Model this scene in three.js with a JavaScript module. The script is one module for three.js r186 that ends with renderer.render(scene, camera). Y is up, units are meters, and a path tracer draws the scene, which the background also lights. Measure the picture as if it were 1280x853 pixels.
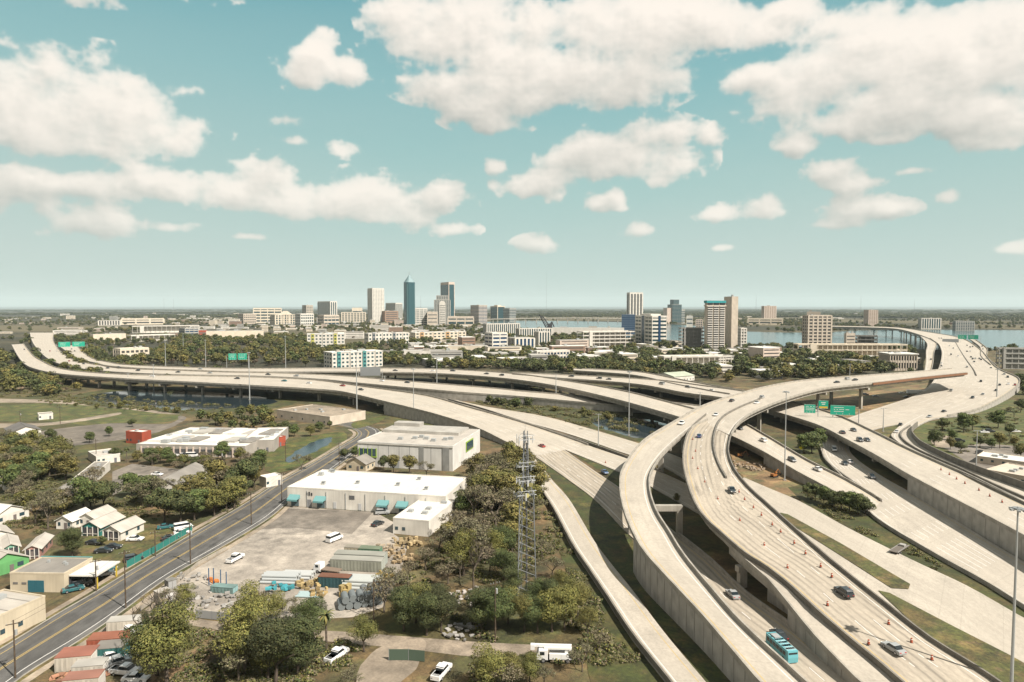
import * as THREE from 'three';
import { mergeGeometries } from 'three/addons/utils/BufferGeometryUtils.js';

// ---------------------------------------------------------------- camera, sky, sun, exposure
const renderer = new THREE.WebGLRenderer({ antialias: true });
renderer.setSize(1024, 682);
renderer.toneMapping = THREE.LinearToneMapping;
renderer.toneMappingExposure = 1.9;
renderer.shadowMap.enabled = true;
const scene = new THREE.Scene();
const camera = new THREE.PerspectiveCamera(53.13, 1024 / 682, 1, 60000);
camera.position.set(0, 70, 0);
camera.lookAt(0, 70 - 42.5, -853);

const SUN_DIR = new THREE.Vector3(0.78 * Math.cos(0.84), Math.sin(0.84), 0.62 * Math.cos(0.84)).normalize();
const sun = new THREE.DirectionalLight(new THREE.Color().setRGB(1, 0.935, 0.85), 5.0);
sun.position.copy(SUN_DIR).multiplyScalar(900).add(new THREE.Vector3(0, 0, -350));
sun.target.position.set(0, 0, -350);
sun.castShadow = true;
sun.shadow.mapSize.set(4096, 4096);
Object.assign(sun.shadow.camera, { left: -700, right: 700, top: 700, bottom: -700, near: 10, far: 2500 });
scene.add(sun, sun.target);

// seeded noise
function rng(seed) {
  let a = seed >>> 0;
  return () => { a = (a + 0x6d2b79f5) | 0; let t = Math.imul(a ^ (a >>> 15), 1 | a); t = (t + Math.imul(t ^ (t >>> 7), 61 | t)) ^ t; return ((t ^ (t >>> 14)) >>> 0) / 4294967296; };
}
const PERM = (() => { const r = rng(77), p = new Float32Array(4096); for (let i = 0; i < 4096; i++) p[i] = r(); return p; })();
const h3 = (x, y, z) => PERM[(Math.imul(x, 73856093) ^ Math.imul(y, 19349663) ^ Math.imul(z, 83492791)) & 4095];
function noise3(x, y, z) {
  const X = Math.floor(x), Y = Math.floor(y), Z = Math.floor(z);
  let u = x - X, v = y - Y, w = z - Z; u = u * u * (3 - 2 * u); v = v * v * (3 - 2 * v); w = w * w * (3 - 2 * w);
  const a = h3(X, Y, Z) * (1 - u) + h3(X + 1, Y, Z) * u, b = h3(X, Y + 1, Z) * (1 - u) + h3(X + 1, Y + 1, Z) * u;
  const c = h3(X, Y, Z + 1) * (1 - u) + h3(X + 1, Y, Z + 1) * u, d = h3(X, Y + 1, Z + 1) * (1 - u) + h3(X + 1, Y + 1, Z + 1) * u;
  return (a * (1 - v) + b * v) * (1 - w) + (c * (1 - v) + d * v) * w;
}
function fbm(x, y, z, o = 5) { let s = 0, a = 0.5; for (let i = 0; i < o; i++) { s += a * noise3(x, y, z); x = x * 2.03 + 17; y = y * 2.03 + 5; z = z * 2.03 + 9; a *= 0.5; } return s / (1 - a * 2 + a); }
const smooth = (a, b, t) => { t = Math.min(1, Math.max(0, (t - a) / (b - a))); return t * t * (3 - 2 * t); };
const lin = (c) => { c /= 255; return c <= 0.04045 ? c / 12.92 : ((c + 0.055) / 1.055) ** 2.4; };

// fair-weather cumulus over a teal sky, an equirectangular picture of the air; azimuth and elevation in degrees
const CLOUDS = [[-33.81, 13.16, 3.11, 2.83, 1], [-30.47, 14.16, 3.81, 2.38, 1], [-27.99, 13.14, 3.52, 2.19, 1], [-26.18, 12.06, 1.98, 1.24, 1], [-36.23, 13.28, 1.67, 2.75, 1], [-32.48, 11.14, 4.17, 1.07, 1], [-35.3, 8.02, 2.63, 1.27, 1], [-31.12, 8.36, 2.22, 1, 1], [-27.05, 8.92, 3.13, 1.26, 1], [-22.4, 8.78, 2.47, 1.31, 1], [-20.07, 10, 1.96, 1.2, 1], [-18.62, 8.08, 3.55, 1.1, 1], [-14.34, 8.07, 2.72, 1.38, 1], [-11.49, 8.79, 2.9, 1.64, 1], [-9.25, 7.45, 2.7, 1.09, 1], [-31.18, 5.9, 2.62, 1.12, 1], [-5.64, 9.05, 2.08, 1.02, 1], [-15.72, 19.7, 1.03, 1.54, 1], [-16.18, 17.99, 1.85, 1.35, 1], [-13.59, 18.07, 1.3, 1.03, 1], [-18.22, 14.38, 1.73, 0.64, 0.72], [-13.35, 12.43, 1.47, 0.61, 0.66], [-21.5, 10.91, 1.35, 0.53, 0.66], [-17.35, 12.8, 1.41, 0.48, 0.6], [-9.12, 22.37, 2.13, 1.52, 1], [-6.55, 20.84, 3.39, 2.35, 1], [-2.63, 22.06, 4.25, 2.43, 1], [-5.27, 17.32, 3, 1.18, 1], [-1.32, 16.61, 3.67, 1.55, 1], [-2.64, 15.4, 2.29, 1.09, 1], [3.3, 18.36, 4.36, 2.33, 1], [6.54, 21.95, 4.8, 1.76, 1], [10.41, 21.2, 3.91, 2.31, 1], [11.71, 18.2, 2.76, 1.72, 1], [8.52, 17.21, 3.57, 1.76, 1], [0, 19.83, 2.48, 1.43, 1], [-1.32, 14.49, 1.92, 0.49, 0.7], [16.61, 20.97, 2.25, 1.62, 1], [19.59, 20.38, 2.19, 1.39, 1], [14.77, 22.38, 2.04, 1.38, 1], [18.77, 17.08, 1.81, 0.9, 1], [21.69, 16.06, 3.07, 1.9, 1], [24.98, 17.84, 2.89, 2.45, 1], [28.37, 18.12, 3.68, 2.88, 1], [32.3, 17.45, 3.59, 2.79, 1], [35.49, 16.36, 3.36, 2.73, 1], [28.23, 13.92, 4.98, 1.52, 1], [33.13, 12.74, 3.62, 1.36, 1], [35.84, 11.84, 2.13, 1.12, 1], [22.33, 12.19, 1.44, 0.75, 1], [22.42, 21.49, 1.57, 0.93, 0.8], [25.89, 13.1, 3.13, 0.67, 0.8], [28.53, 11.98, 1.3, 0.44, 0.8], [9.54, 11.67, 4.17, 2.11, 1], [6.28, 12.2, 2.05, 1.62, 1], [2.86, 10.24, 1.96, 1.27, 1], [12.93, 10.8, 1.49, 1.24, 1], [3.98, 11.99, 1.55, 0.63, 0.8], [1, 9.8, 1.05, 0.77, 1], [-1.2, 11.39, 0.78, 0.63, 0.85], [-1.33, 9.99, 0.79, 0.77, 0.7], [16.52, 7.36, 1.21, 0.56, 1], [20.41, 7.44, 1.62, 0.97, 1], [24.89, 9.78, 1.4, 0.99, 1], [26.09, 8.99, 1.59, 0.64, 1], [26.46, 7.11, 1.8, 1.05, 1], [28.76, 7.08, 1.32, 0.51, 1], [24.69, 6.15, 1.64, 0.42, 0.8], [32.43, 7.59, 0.7, 0.55, 0.9], [36.08, 3.88, 1.09, 0.43, 0.9], [6.63, 8.4, 1.17, 0.83, 0.9], [8.72, 8.74, 0.77, 0.7, 0.9], [10.55, 6.26, 1.09, 0.64, 0.95], [2.14, 5.18, 1.46, 0.59, 0.9], [-4.99, 6.35, 1.58, 0.52, 0.9], [12.52, 13.81, 1.96, 0.9, 0.85], [15.88, 13.25, 0.84, 0.72, 0.85], [30.1, 9.61, 0.88, 0.28, 0.75], [16.86, 4.65, 0.85, 0.25, 0.7], [-21.03, 5.4, 1.04, 0.25, 0.7], [9.24, 7.96, 0.64, 0.32, 0.7], [-26.86, 5.86, 2.11, 0.41, 0.6], [34.77, 10.96, 1.76, 0.62, 0.8]];
{
  const W = 4096, Hh = 2048, up = Hh / 2, dens = new Float32Array(W * up), thick = new Float32Array(W * up), veil = new Float32Array(W * up);
  const r = rng(5), list = CLOUDS.slice();
  for (let i = 0; i < 90; i++) {                    // the same kind of clouds all round, behind the camera too
    const az = 50 + r() * 260, el = 4 + 50 * r() ** 1.3, s = (3 + el * 0.28) * (0.6 + r());
    for (let k = 0; k < 3; k++) list.push([az + (r() - 0.5) * s * 2, el + (r() - 0.5) * s * 0.5, s * (0.7 + r() * 0.6), s * (0.28 + r() * 0.2), 0.9]);
  }
  for (const [az, el, rx, ry, st] of list) {
    const ce = Math.cos(el * Math.PI / 180), R = 1.9;
    const x0 = Math.floor(((az - rx * R / ce) / 360 + 0.25) * W), x1 = Math.ceil(((az + rx * R / ce) / 360 + 0.25) * W);
    const y0 = Math.max(0, Math.floor((el - ry * R) / 90 * up)), y1 = Math.min(up - 1, Math.ceil((el + ry * R) / 90 * up));
    for (let y = y0; y <= y1; y++) for (let x = x0; x <= x1; x++) {
      const da = ((x / W - 0.25) * 360 - az) * ce / rx; let de = (y / up * 90 - el) / ry; if (de < 0) de *= 1.25;
      const q = da * da + de * de; if (q > R * R) continue;
      const v = st * (1 - smooth(0, R, Math.sqrt(q))), i = y * W + ((x % W) + W) % W;
      thick[i] = thick[i] + v - thick[i] * v;
    }
  }
  for (let y = 0; y < up; y++) {
    const el = (y + 0.5) / up * Math.PI / 2, s = Math.sin(el), c = Math.cos(el);
    for (let x = 0; x < W; x++) {
      const i = y * W + x, b = thick[i]; if (b < 0.02) continue;
      const az = ((x + 0.5) / W - 0.25) * 2 * Math.PI, X = Math.sin(az) * c, Z = -Math.cos(az) * c;
      const bil = (f, o) => { let t = 0, am = 0.5, x1 = X * f, y1 = s * f * 1.25, z1 = Z * f; for (let q = 0; q < o; q++) { t += am * (1 - Math.abs(2 * noise3(x1, y1, z1) - 1)); x1 = x1 * 2.1 + 3; y1 = y1 * 2.1 + 7; z1 = z1 * 2.1 + 1; am *= 0.56; } return t; };
      const n = (fbm(X * 10 + 3, s * 16, Z * 10, 3) - 0.5) * 1.5 + (fbm(X * 30, s * 40, Z * 30, 6) - 0.5) * 2.1 + (bil(48, 4) - 0.55) * 0.75;
      veil[i] = smooth(0, 0.6, b * 1.5 - 0.34 + n * 0.9) * 0.34;
      dens[i] = Math.max(0, b * 1.42 - 0.52 + n * (0.62 + 0.5 * (1 - b)));
    }
  }
  const data = new Float32Array(W * Hh * 4);
  const grad = [[-90, 88, 84, 72], [-1, 120, 138, 130], [-0.25, 150, 172, 168], [0, 196, 212, 204], [4, 188, 210, 204], [10, 168, 202, 199], [18, 138, 187, 191], [27, 106, 165, 177], [45, 70, 132, 154], [90, 48, 102, 132]].map(([e, a, b, d]) => [e, lin(a), lin(b), lin(d)]);
  for (let y = 0; y < Hh; y++) {
    const el = ((y + 0.5) / Hh - 0.5) * 180; let k = 0; while (k < grad.length - 2 && grad[k + 1][0] < el) k++;
    const t = Math.min(1, Math.max(0, (el - grad[k][0]) / (grad[k + 1][0] - grad[k][0])));
    for (let x = 0; x < W; x++) {
      let R = grad[k][1] + (grad[k + 1][1] - grad[k][1]) * t, G = grad[k][2] + (grad[k + 1][2] - grad[k][2]) * t, B = grad[k][3] + (grad[k + 1][3] - grad[k][3]) * t;
      const o = (y * W + x) * 4;
      if (y >= up) {
        const yy = y - up, i = yy * W + x, az = ((x + 0.5) / W - 0.25) * 360;
        const whit = 0.30 * smooth(10, 60, Math.abs(((az + 180) % 360 + 360) % 360 - 180)) * Math.exp(-el / 22) + 0.10 * smooth(0.45, 0.7, fbm(az * 0.05, el * 0.16, 4, 4)) * Math.exp(-el / 30);
        R += (0.66 - R) * whit; G += (0.66 - G) * whit; B += (0.61 - B) * whit;
        const d = dens[i];
        if (d > 0 || veil[i] > 0) {
          let sh = 0, below = 0;
          for (let q = 1; q <= 8; q++) { const xx = (x + q * 5) % W, y2 = Math.min(up - 1, yy + q * 12); sh += Math.min(1.1, dens[y2 * W + xx]); below += Math.min(1, dens[Math.max(0, yy - q * 5) * W + x]); }
          const relief = (d - dens[Math.min(up - 1, yy + 9) * W + (x + 6) % W]) * 0.8 + (d - dens[Math.min(up - 1, yy + 3) * W + (x + 2) % W]) * 0.5;
          const lit = Math.max(0, Math.min(1.15, 0.02 + 0.98 * Math.exp(-sh * 0.13) + relief * 0.42 + below * 0.02)), a = Math.max(veil[i], 1 - Math.exp(-d * 4.2)) * (0.8 + 0.2 * smooth(1, 9, el));
          const hz = Math.exp(-el / 7) * 0.35;
          let cr = lin(184) + (lin(250) - lin(184)) * lit, cg = lin(184) + (lin(241) - lin(184)) * lit, cb = lin(177) + (lin(230) - lin(177)) * lit;
          cr += (R - cr) * hz; cg += (G - cg) * hz; cb += (B - cb) * hz;
          R += (cr - R) * a; G += (cg - G) * a; B += (cb - B) * a;
        }
      }
      data[o] = R / 1.9; data[o + 1] = G / 1.9; data[o + 2] = B / 1.9; data[o + 3] = 1;
    }
  }
  const sky = new THREE.DataTexture(data, W, Hh, THREE.RGBAFormat, THREE.FloatType);
  sky.mapping = THREE.EquirectangularReflectionMapping; sky.magFilter = sky.minFilter = THREE.LinearFilter; sky.needsUpdate = true;
  scene.background = sky; scene.environment = sky;
}
scene.fog = new THREE.FogExp2(new THREE.Color(0.74, 0.88, 0.90), 0.000026);
// ---------------------------------------------------------------- helpers
const used = new Map();
function numbered(n) { const k = used.get(n) || 0; used.set(n, k + 1); return k ? `${n}_${String(k).padStart(3, '0')}` : n; }
function tag(o, label, category, group) { o.userData.label = label; o.userData.category = category; if (group) o.userData.group = group; return o; }
function thing(name, label, category, [x, y, z] = [0, 0, 0], turn = 0, group) { const g = new THREE.Group(); g.name = numbered(name); g.position.set(x, y, z); g.rotation.y = turn; scene.add(g); return tag(g, label, category, group); }
function copyOf(src, [x, y, z], turn, label, group, scale) {
  const c = src.clone(); c.name = numbered(src.userData.base || src.name); c.position.set(x, y, z); c.rotation.y = turn; if (scale) c.scale.setScalar(scale);
  c.userData = { ...src.userData }; if (label) c.userData.label = label; if (group) c.userData.group = group; scene.add(c); return c;
}
// collects faces of one piece; uv in metres
class MB {
  constructor() { this.p = []; this.n = []; this.u = []; this.c = []; this.col = null; }
  tri(a, b, c, ua, ub, uc, n) {
    if (!n) { const e = [b[0] - a[0], b[1] - a[1], b[2] - a[2]], f = [c[0] - a[0], c[1] - a[1], c[2] - a[2]]; n = [e[1] * f[2] - e[2] * f[1], e[2] * f[0] - e[0] * f[2], e[0] * f[1] - e[1] * f[0]]; const l = Math.hypot(...n) || 1; n = n.map((v) => v / l); }
    this.p.push(...a, ...b, ...c); this.n.push(...n, ...n, ...n); this.u.push(...(ua || [0, 0]), ...(ub || [1, 0]), ...(uc || [1, 1]));
    if (this.col) this.c.push(...this.col, ...this.col, ...this.col);
  }
  quad(a, b, c, d, uw, uh, u0 = 0, v0 = 0) {
    uw ??= Math.hypot(b[0] - a[0], b[1] - a[1], b[2] - a[2]); uh ??= Math.hypot(d[0] - a[0], d[1] - a[1], d[2] - a[2]);
    this.tri(a, b, c, [u0, v0], [u0 + uw, v0], [u0 + uw, v0 + uh]); this.tri(a, c, d, [u0, v0], [u0 + uw, v0 + uh], [u0, v0 + uh]);
  }
  box(cx, y0, cz, w, h, d, turn = 0, skipBottom = false) {
    const c = Math.cos(turn), s = Math.sin(turn), q = (x, y, z) => [cx + x * c + z * s, y0 + y, cz - x * s + z * c], a = w / 2, b = d / 2, U = cx * 0.7 + cz * 0.3;
    this.quad(q(-a, 0, b), q(a, 0, b), q(a, h, b), q(-a, h, b), w, h, U); this.quad(q(a, 0, -b), q(-a, 0, -b), q(-a, h, -b), q(a, h, -b), w, h, U + 3);
    this.quad(q(a, 0, b), q(a, 0, -b), q(a, h, -b), q(a, h, b), d, h, U + 5); this.quad(q(-a, 0, -b), q(-a, 0, b), q(-a, h, b), q(-a, h, -b), d, h, U + 9);
    this.quad(q(-a, h, b), q(a, h, b), q(a, h, -b), q(-a, h, -b), w, d, U); if (!skipBottom) this.quad(q(-a, 0, -b), q(a, 0, -b), q(a, 0, b), q(-a, 0, b), w, d, U);
    return this;
  }
  rod(a, b, r0, r1 = r0, seg = 6) {
    const d = new THREE.Vector3(b[0] - a[0], b[1] - a[1], b[2] - a[2]), L = d.length(); d.divideScalar(L || 1);
    const s = new THREE.Vector3(Math.abs(d.y) > 0.9 ? 1 : 0, Math.abs(d.y) > 0.9 ? 0 : 1, 0).cross(d).normalize(), t = d.clone().cross(s);
    for (let i = 0; i < seg; i++) {
      const A = i / seg * Math.PI * 2, B = (i + 1) / seg * Math.PI * 2, k = (o, r, g) => [o[0] + (s.x * Math.cos(g) + t.x * Math.sin(g)) * r, o[1] + (s.y * Math.cos(g) + t.y * Math.sin(g)) * r, o[2] + (s.z * Math.cos(g) + t.z * Math.sin(g)) * r];
      this.quad(k(a, r0, A), k(a, r0, B), k(b, r1, B), k(b, r1, A), 2 * r0, L);
      if (seg > 4) { this.tri(b, k(b, r1, A), k(b, r1, B)); this.tri(a, k(a, r0, B), k(a, r0, A)); }
    }
    return this;
  }
  geo() {
    const g = new THREE.BufferGeometry(); g.setAttribute('position', new THREE.Float32BufferAttribute(this.p, 3)); g.setAttribute('normal', new THREE.Float32BufferAttribute(this.n, 3)); g.setAttribute('uv', new THREE.Float32BufferAttribute(this.u, 2));
    if (this.c.length) g.setAttribute('color', new THREE.Float32BufferAttribute(this.c, 3)); return g;
  }
  mesh(name, mat, parent) { const m = new THREE.Mesh(this.geo(), mat); m.name = parent ? name : numbered(name); (parent || scene).add(m); return m; }
}
function structure(m) { m.userData.kind = 'structure'; return m; }
const stuff = (m) => { m.userData.kind = 'stuff'; return m; };

// ---------------------------------------------------------------- materials: grain, stains and relief only
function texture(size, metres, fn, srgb = true) {
  const d = new Uint8Array(size * size * 4);
  for (let y = 0; y < size; y++) for (let x = 0; x < size; x++) { const c = fn(x / size, y / size, x, y), o = (y * size + x) * 4; d[o] = Math.max(0, Math.min(255, c[0])); d[o + 1] = Math.max(0, Math.min(255, c[1])); d[o + 2] = Math.max(0, Math.min(255, c[2])); d[o + 3] = 255; }
  const t = new THREE.DataTexture(d, size, size); t.wrapS = t.wrapT = THREE.RepeatWrapping; t.magFilter = THREE.LinearFilter; t.minFilter = THREE.LinearMipmapLinearFilter; t.generateMipmaps = true;
  const m = Array.isArray(metres) ? metres : [metres, metres]; t.repeat.set(1 / m[0], 1 / m[1]); if (srgb) t.colorSpace = THREE.SRGBColorSpace; t.needsUpdate = true; return t;
}
// noise that tiles: blend of four shifted copies
function tile(u, v, f, o, seed, fy = f) { const a = fbm(u * f, v * fy, seed, o), b = fbm((u - 1) * f, v * fy, seed, o), c = fbm(u * f, (v - 1) * fy, seed, o), d = fbm((u - 1) * f, (v - 1) * fy, seed, o); return (a * (1 - u) + b * u) * (1 - v) + (c * (1 - u) + d * u) * v; }
const grey = (r, g, b, k) => [r * k, g * k, b * k];
const T = {
  road: texture(384, [22, 90], (u, v) => { const s = tile(u, v, 26, 3, 3, 1.6) - 0.5, n = tile(u, v, 60, 3, 8, 200) - 0.5, st = tile(u, v, 7, 4, 12, 14) - 0.5, j = Math.min((v * 15) % 1, 1 - (v * 15) % 1) < 0.012 ? 0.95 : 1; return grey(242, 237, 228, (0.96 + s * 0.11 + n * 0.2 + st * 0.22) * j); }),
  worn: texture(384, [14.8, 120], (u, v) => { const lane = (u * 4) % 1, tr = Math.exp(-(((lane - 0.27) / 0.1) ** 2)) + Math.exp(-(((lane - 0.73) / 0.1) ** 2)), w = smooth(0.3, 0.7, tile(u, v, 4, 4, 16, 9)), s = tile(u, v, 26, 3, 3, 1.6) - 0.5, n = tile(u, v, 60, 3, 8, 200) - 0.5, st = tile(u, v, 7, 4, 12, 14) - 0.5, pt = tile(u, v, 5, 2, 19, 16) > 0.6 ? 0.93 : 1, k = (0.98 + s * 0.12 + n * 0.24 + st * 0.26 - tr * (0.05 + 0.17 * w)) * pt; return [240 * k, 233 * k, 221 * k]; }),
  asphalt: texture(384, [14, 40], (u, v) => { const s = tile(u, v, 12, 3, 4, 2) - 0.5, n = tile(u, v, 120, 2, 5, 300) - 0.5, st = tile(u, v, 6, 5, 6, 12) - 0.5; return grey(220, 218, 214, 0.86 + s * 0.5 + n * 0.3 + st * 0.5); }),
  concrete: texture(384, 9, (u, v) => { const st = tile(u, v, 5, 5, 21) - 0.5, dr = tile(u, v, 40, 3, 22, 3) - 0.5; return grey(236, 232, 224, 0.94 + st * 0.36 + dr * 0.13); }),
  yard: texture(448, 70, (u, v) => { const a = tile(u, v, 6, 6, 31) - 0.5, b = tile(u, v, 30, 4, 32) - 0.5, c = tile(u, v, 220, 2, 34) - 0.5; const k = 0.88 + a * 0.7 + b * 0.45 + c * 0.3; return [238 * k, 231 * k, 220 * k]; }),
  roof: texture(384, 24, (u, v) => { const a = tile(u, v, 5, 5, 41) - 0.5, b = tile(u, v, 60, 2, 42, 4) - 0.5; return grey(244, 241, 235, 0.95 + a * 0.3 + b * 0.12); }),
  soil: texture(448, 46, (u, v) => { const a = tile(u, v, 7, 6, 51) - 0.5, b = tile(u, v, 45, 4, 52) - 0.5, c = tile(u, v, 200, 2, 53) - 0.5, m = smooth(0.42, 0.6, tile(u, v, 11, 5, 54)), k = 0.82 + a * 0.8 + b * 0.6 + c * 0.5; return [(200 + 40 * (1 - m)) * k, (210 + 12 * (1 - m)) * k, (170 + 20 * (1 - m)) * k]; }),
  grass: texture(448, 34, (u, v) => { const a = tile(u, v, 8, 6, 61) - 0.5, b = tile(u, v, 60, 3, 62) - 0.5, m = smooth(0.4, 0.66, tile(u, v, 9, 5, 63)), d = smooth(0.56, 0.7, tile(u, v, 16, 4, 64)), k = 0.8 + a * 0.7 + b * 0.7; return [(190 + 44 * m + 26 * d) * k, (212 + 12 * m + 6 * d) * k, (150 + 34 * m + 40 * d) * k]; }),
  bark: texture(256, 2, (u, v) => grey(230, 224, 214, 0.75 + (tile(u, v, 14, 4, 71, 3) - 0.5) * 1.2)),
};
const bumpGrass = texture(256, 6, (u, v) => { const n = tile(u, v, 40, 4, 91) * 255; return [n, n, n]; }, false);
const waveMap = texture(256, [60, 60], (u, v) => { const n = (tile(u, v, 14, 5, 95, 20)) * 255; return [n, n, n]; }, false);
const mats = new Map();
function mat(r, g, b, o = {}) {
  const k = [r, g, b, JSON.stringify({ ...o, map: o.map ? o.map.id : 0, bumpMap: o.bumpMap ? o.bumpMap.id : 0 })].join();
  if (!mats.has(k)) { const m = new THREE.MeshStandardMaterial({ roughness: 0.85, ...o }); m.color.setRGB(r, g, b); mats.set(k, m); }
  return mats.get(k);
}
const M = {
  road: mat(0.405, 0.378, 0.338, { map: T.road }), roadDark: mat(0.37, 0.342, 0.302, { map: T.worn }), asphalt: mat(0.15, 0.146, 0.14, { map: T.asphalt }), lot: mat(0.188, 0.170, 0.149, { map: T.yard }),
  parapet: mat(0.365, 0.347, 0.315, { map: T.concrete }), girder: mat(0.365, 0.347, 0.315, { map: T.concrete }), wall: mat(0.38, 0.37, 0.35, { map: T.concrete }), pier: mat(0.37, 0.352, 0.32, { map: T.concrete }),
  barrier: mat(0.192, 0.180, 0.160, { map: T.concrete }), yard: mat(0.40, 0.375, 0.345, { map: T.yard }), pave: mat(0.336, 0.292, 0.240, { map: T.yard }), lane: mat(0.58, 0.56, 0.52), yellow: mat(0.38, 0.27, 0.09),
  soil: mat(0.180, 0.144, 0.092, { map: T.soil, bumpMap: bumpGrass, bumpScale: 0.12 }), dirt: mat(0.304, 0.228, 0.152, { map: T.soil }), grass: mat(0.105, 0.1, 0.036, { map: T.grass, bumpMap: bumpGrass, bumpScale: 0.1 }), lawn: mat(0.15, 0.15, 0.06, { map: T.grass, bumpMap: bumpGrass, bumpScale: 0.08 }), dryGrass: mat(0.185, 0.152, 0.078, { map: T.grass, bumpMap: bumpGrass, bumpScale: 0.1 }),
  water: mat(0.045, 0.085, 0.095, { roughness: 0.16, bumpMap: waveMap, bumpScale: 0.25 }), pond: mat(0.02, 0.03, 0.035, { roughness: 0.06, bumpMap: waveMap, bumpScale: 0.03 }), canal: mat(0.02, 0.035, 0.045, { roughness: 0.22 }),
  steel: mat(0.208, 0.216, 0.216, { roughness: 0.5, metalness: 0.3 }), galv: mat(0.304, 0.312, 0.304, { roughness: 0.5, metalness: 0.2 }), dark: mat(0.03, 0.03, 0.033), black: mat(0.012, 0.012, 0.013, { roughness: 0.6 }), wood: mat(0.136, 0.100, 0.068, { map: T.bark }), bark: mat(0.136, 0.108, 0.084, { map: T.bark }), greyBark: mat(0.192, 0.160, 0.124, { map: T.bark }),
  white: mat(0.60, 0.58, 0.55, { map: T.roof }), whiteRoof: mat(0.62, 0.61, 0.585, { map: T.roof }), greyRoof: mat(0.216, 0.204, 0.188, { map: T.roof }), paleRoof: mat(0.368, 0.356, 0.332, { map: T.roof }), glass: mat(0.03, 0.055, 0.065, { roughness: 0.08 }), orange: mat(0.62, 0.10, 0.025), sign: mat(0.0, 0.25, 0.16, { roughness: 0.5 }),
};
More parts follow.
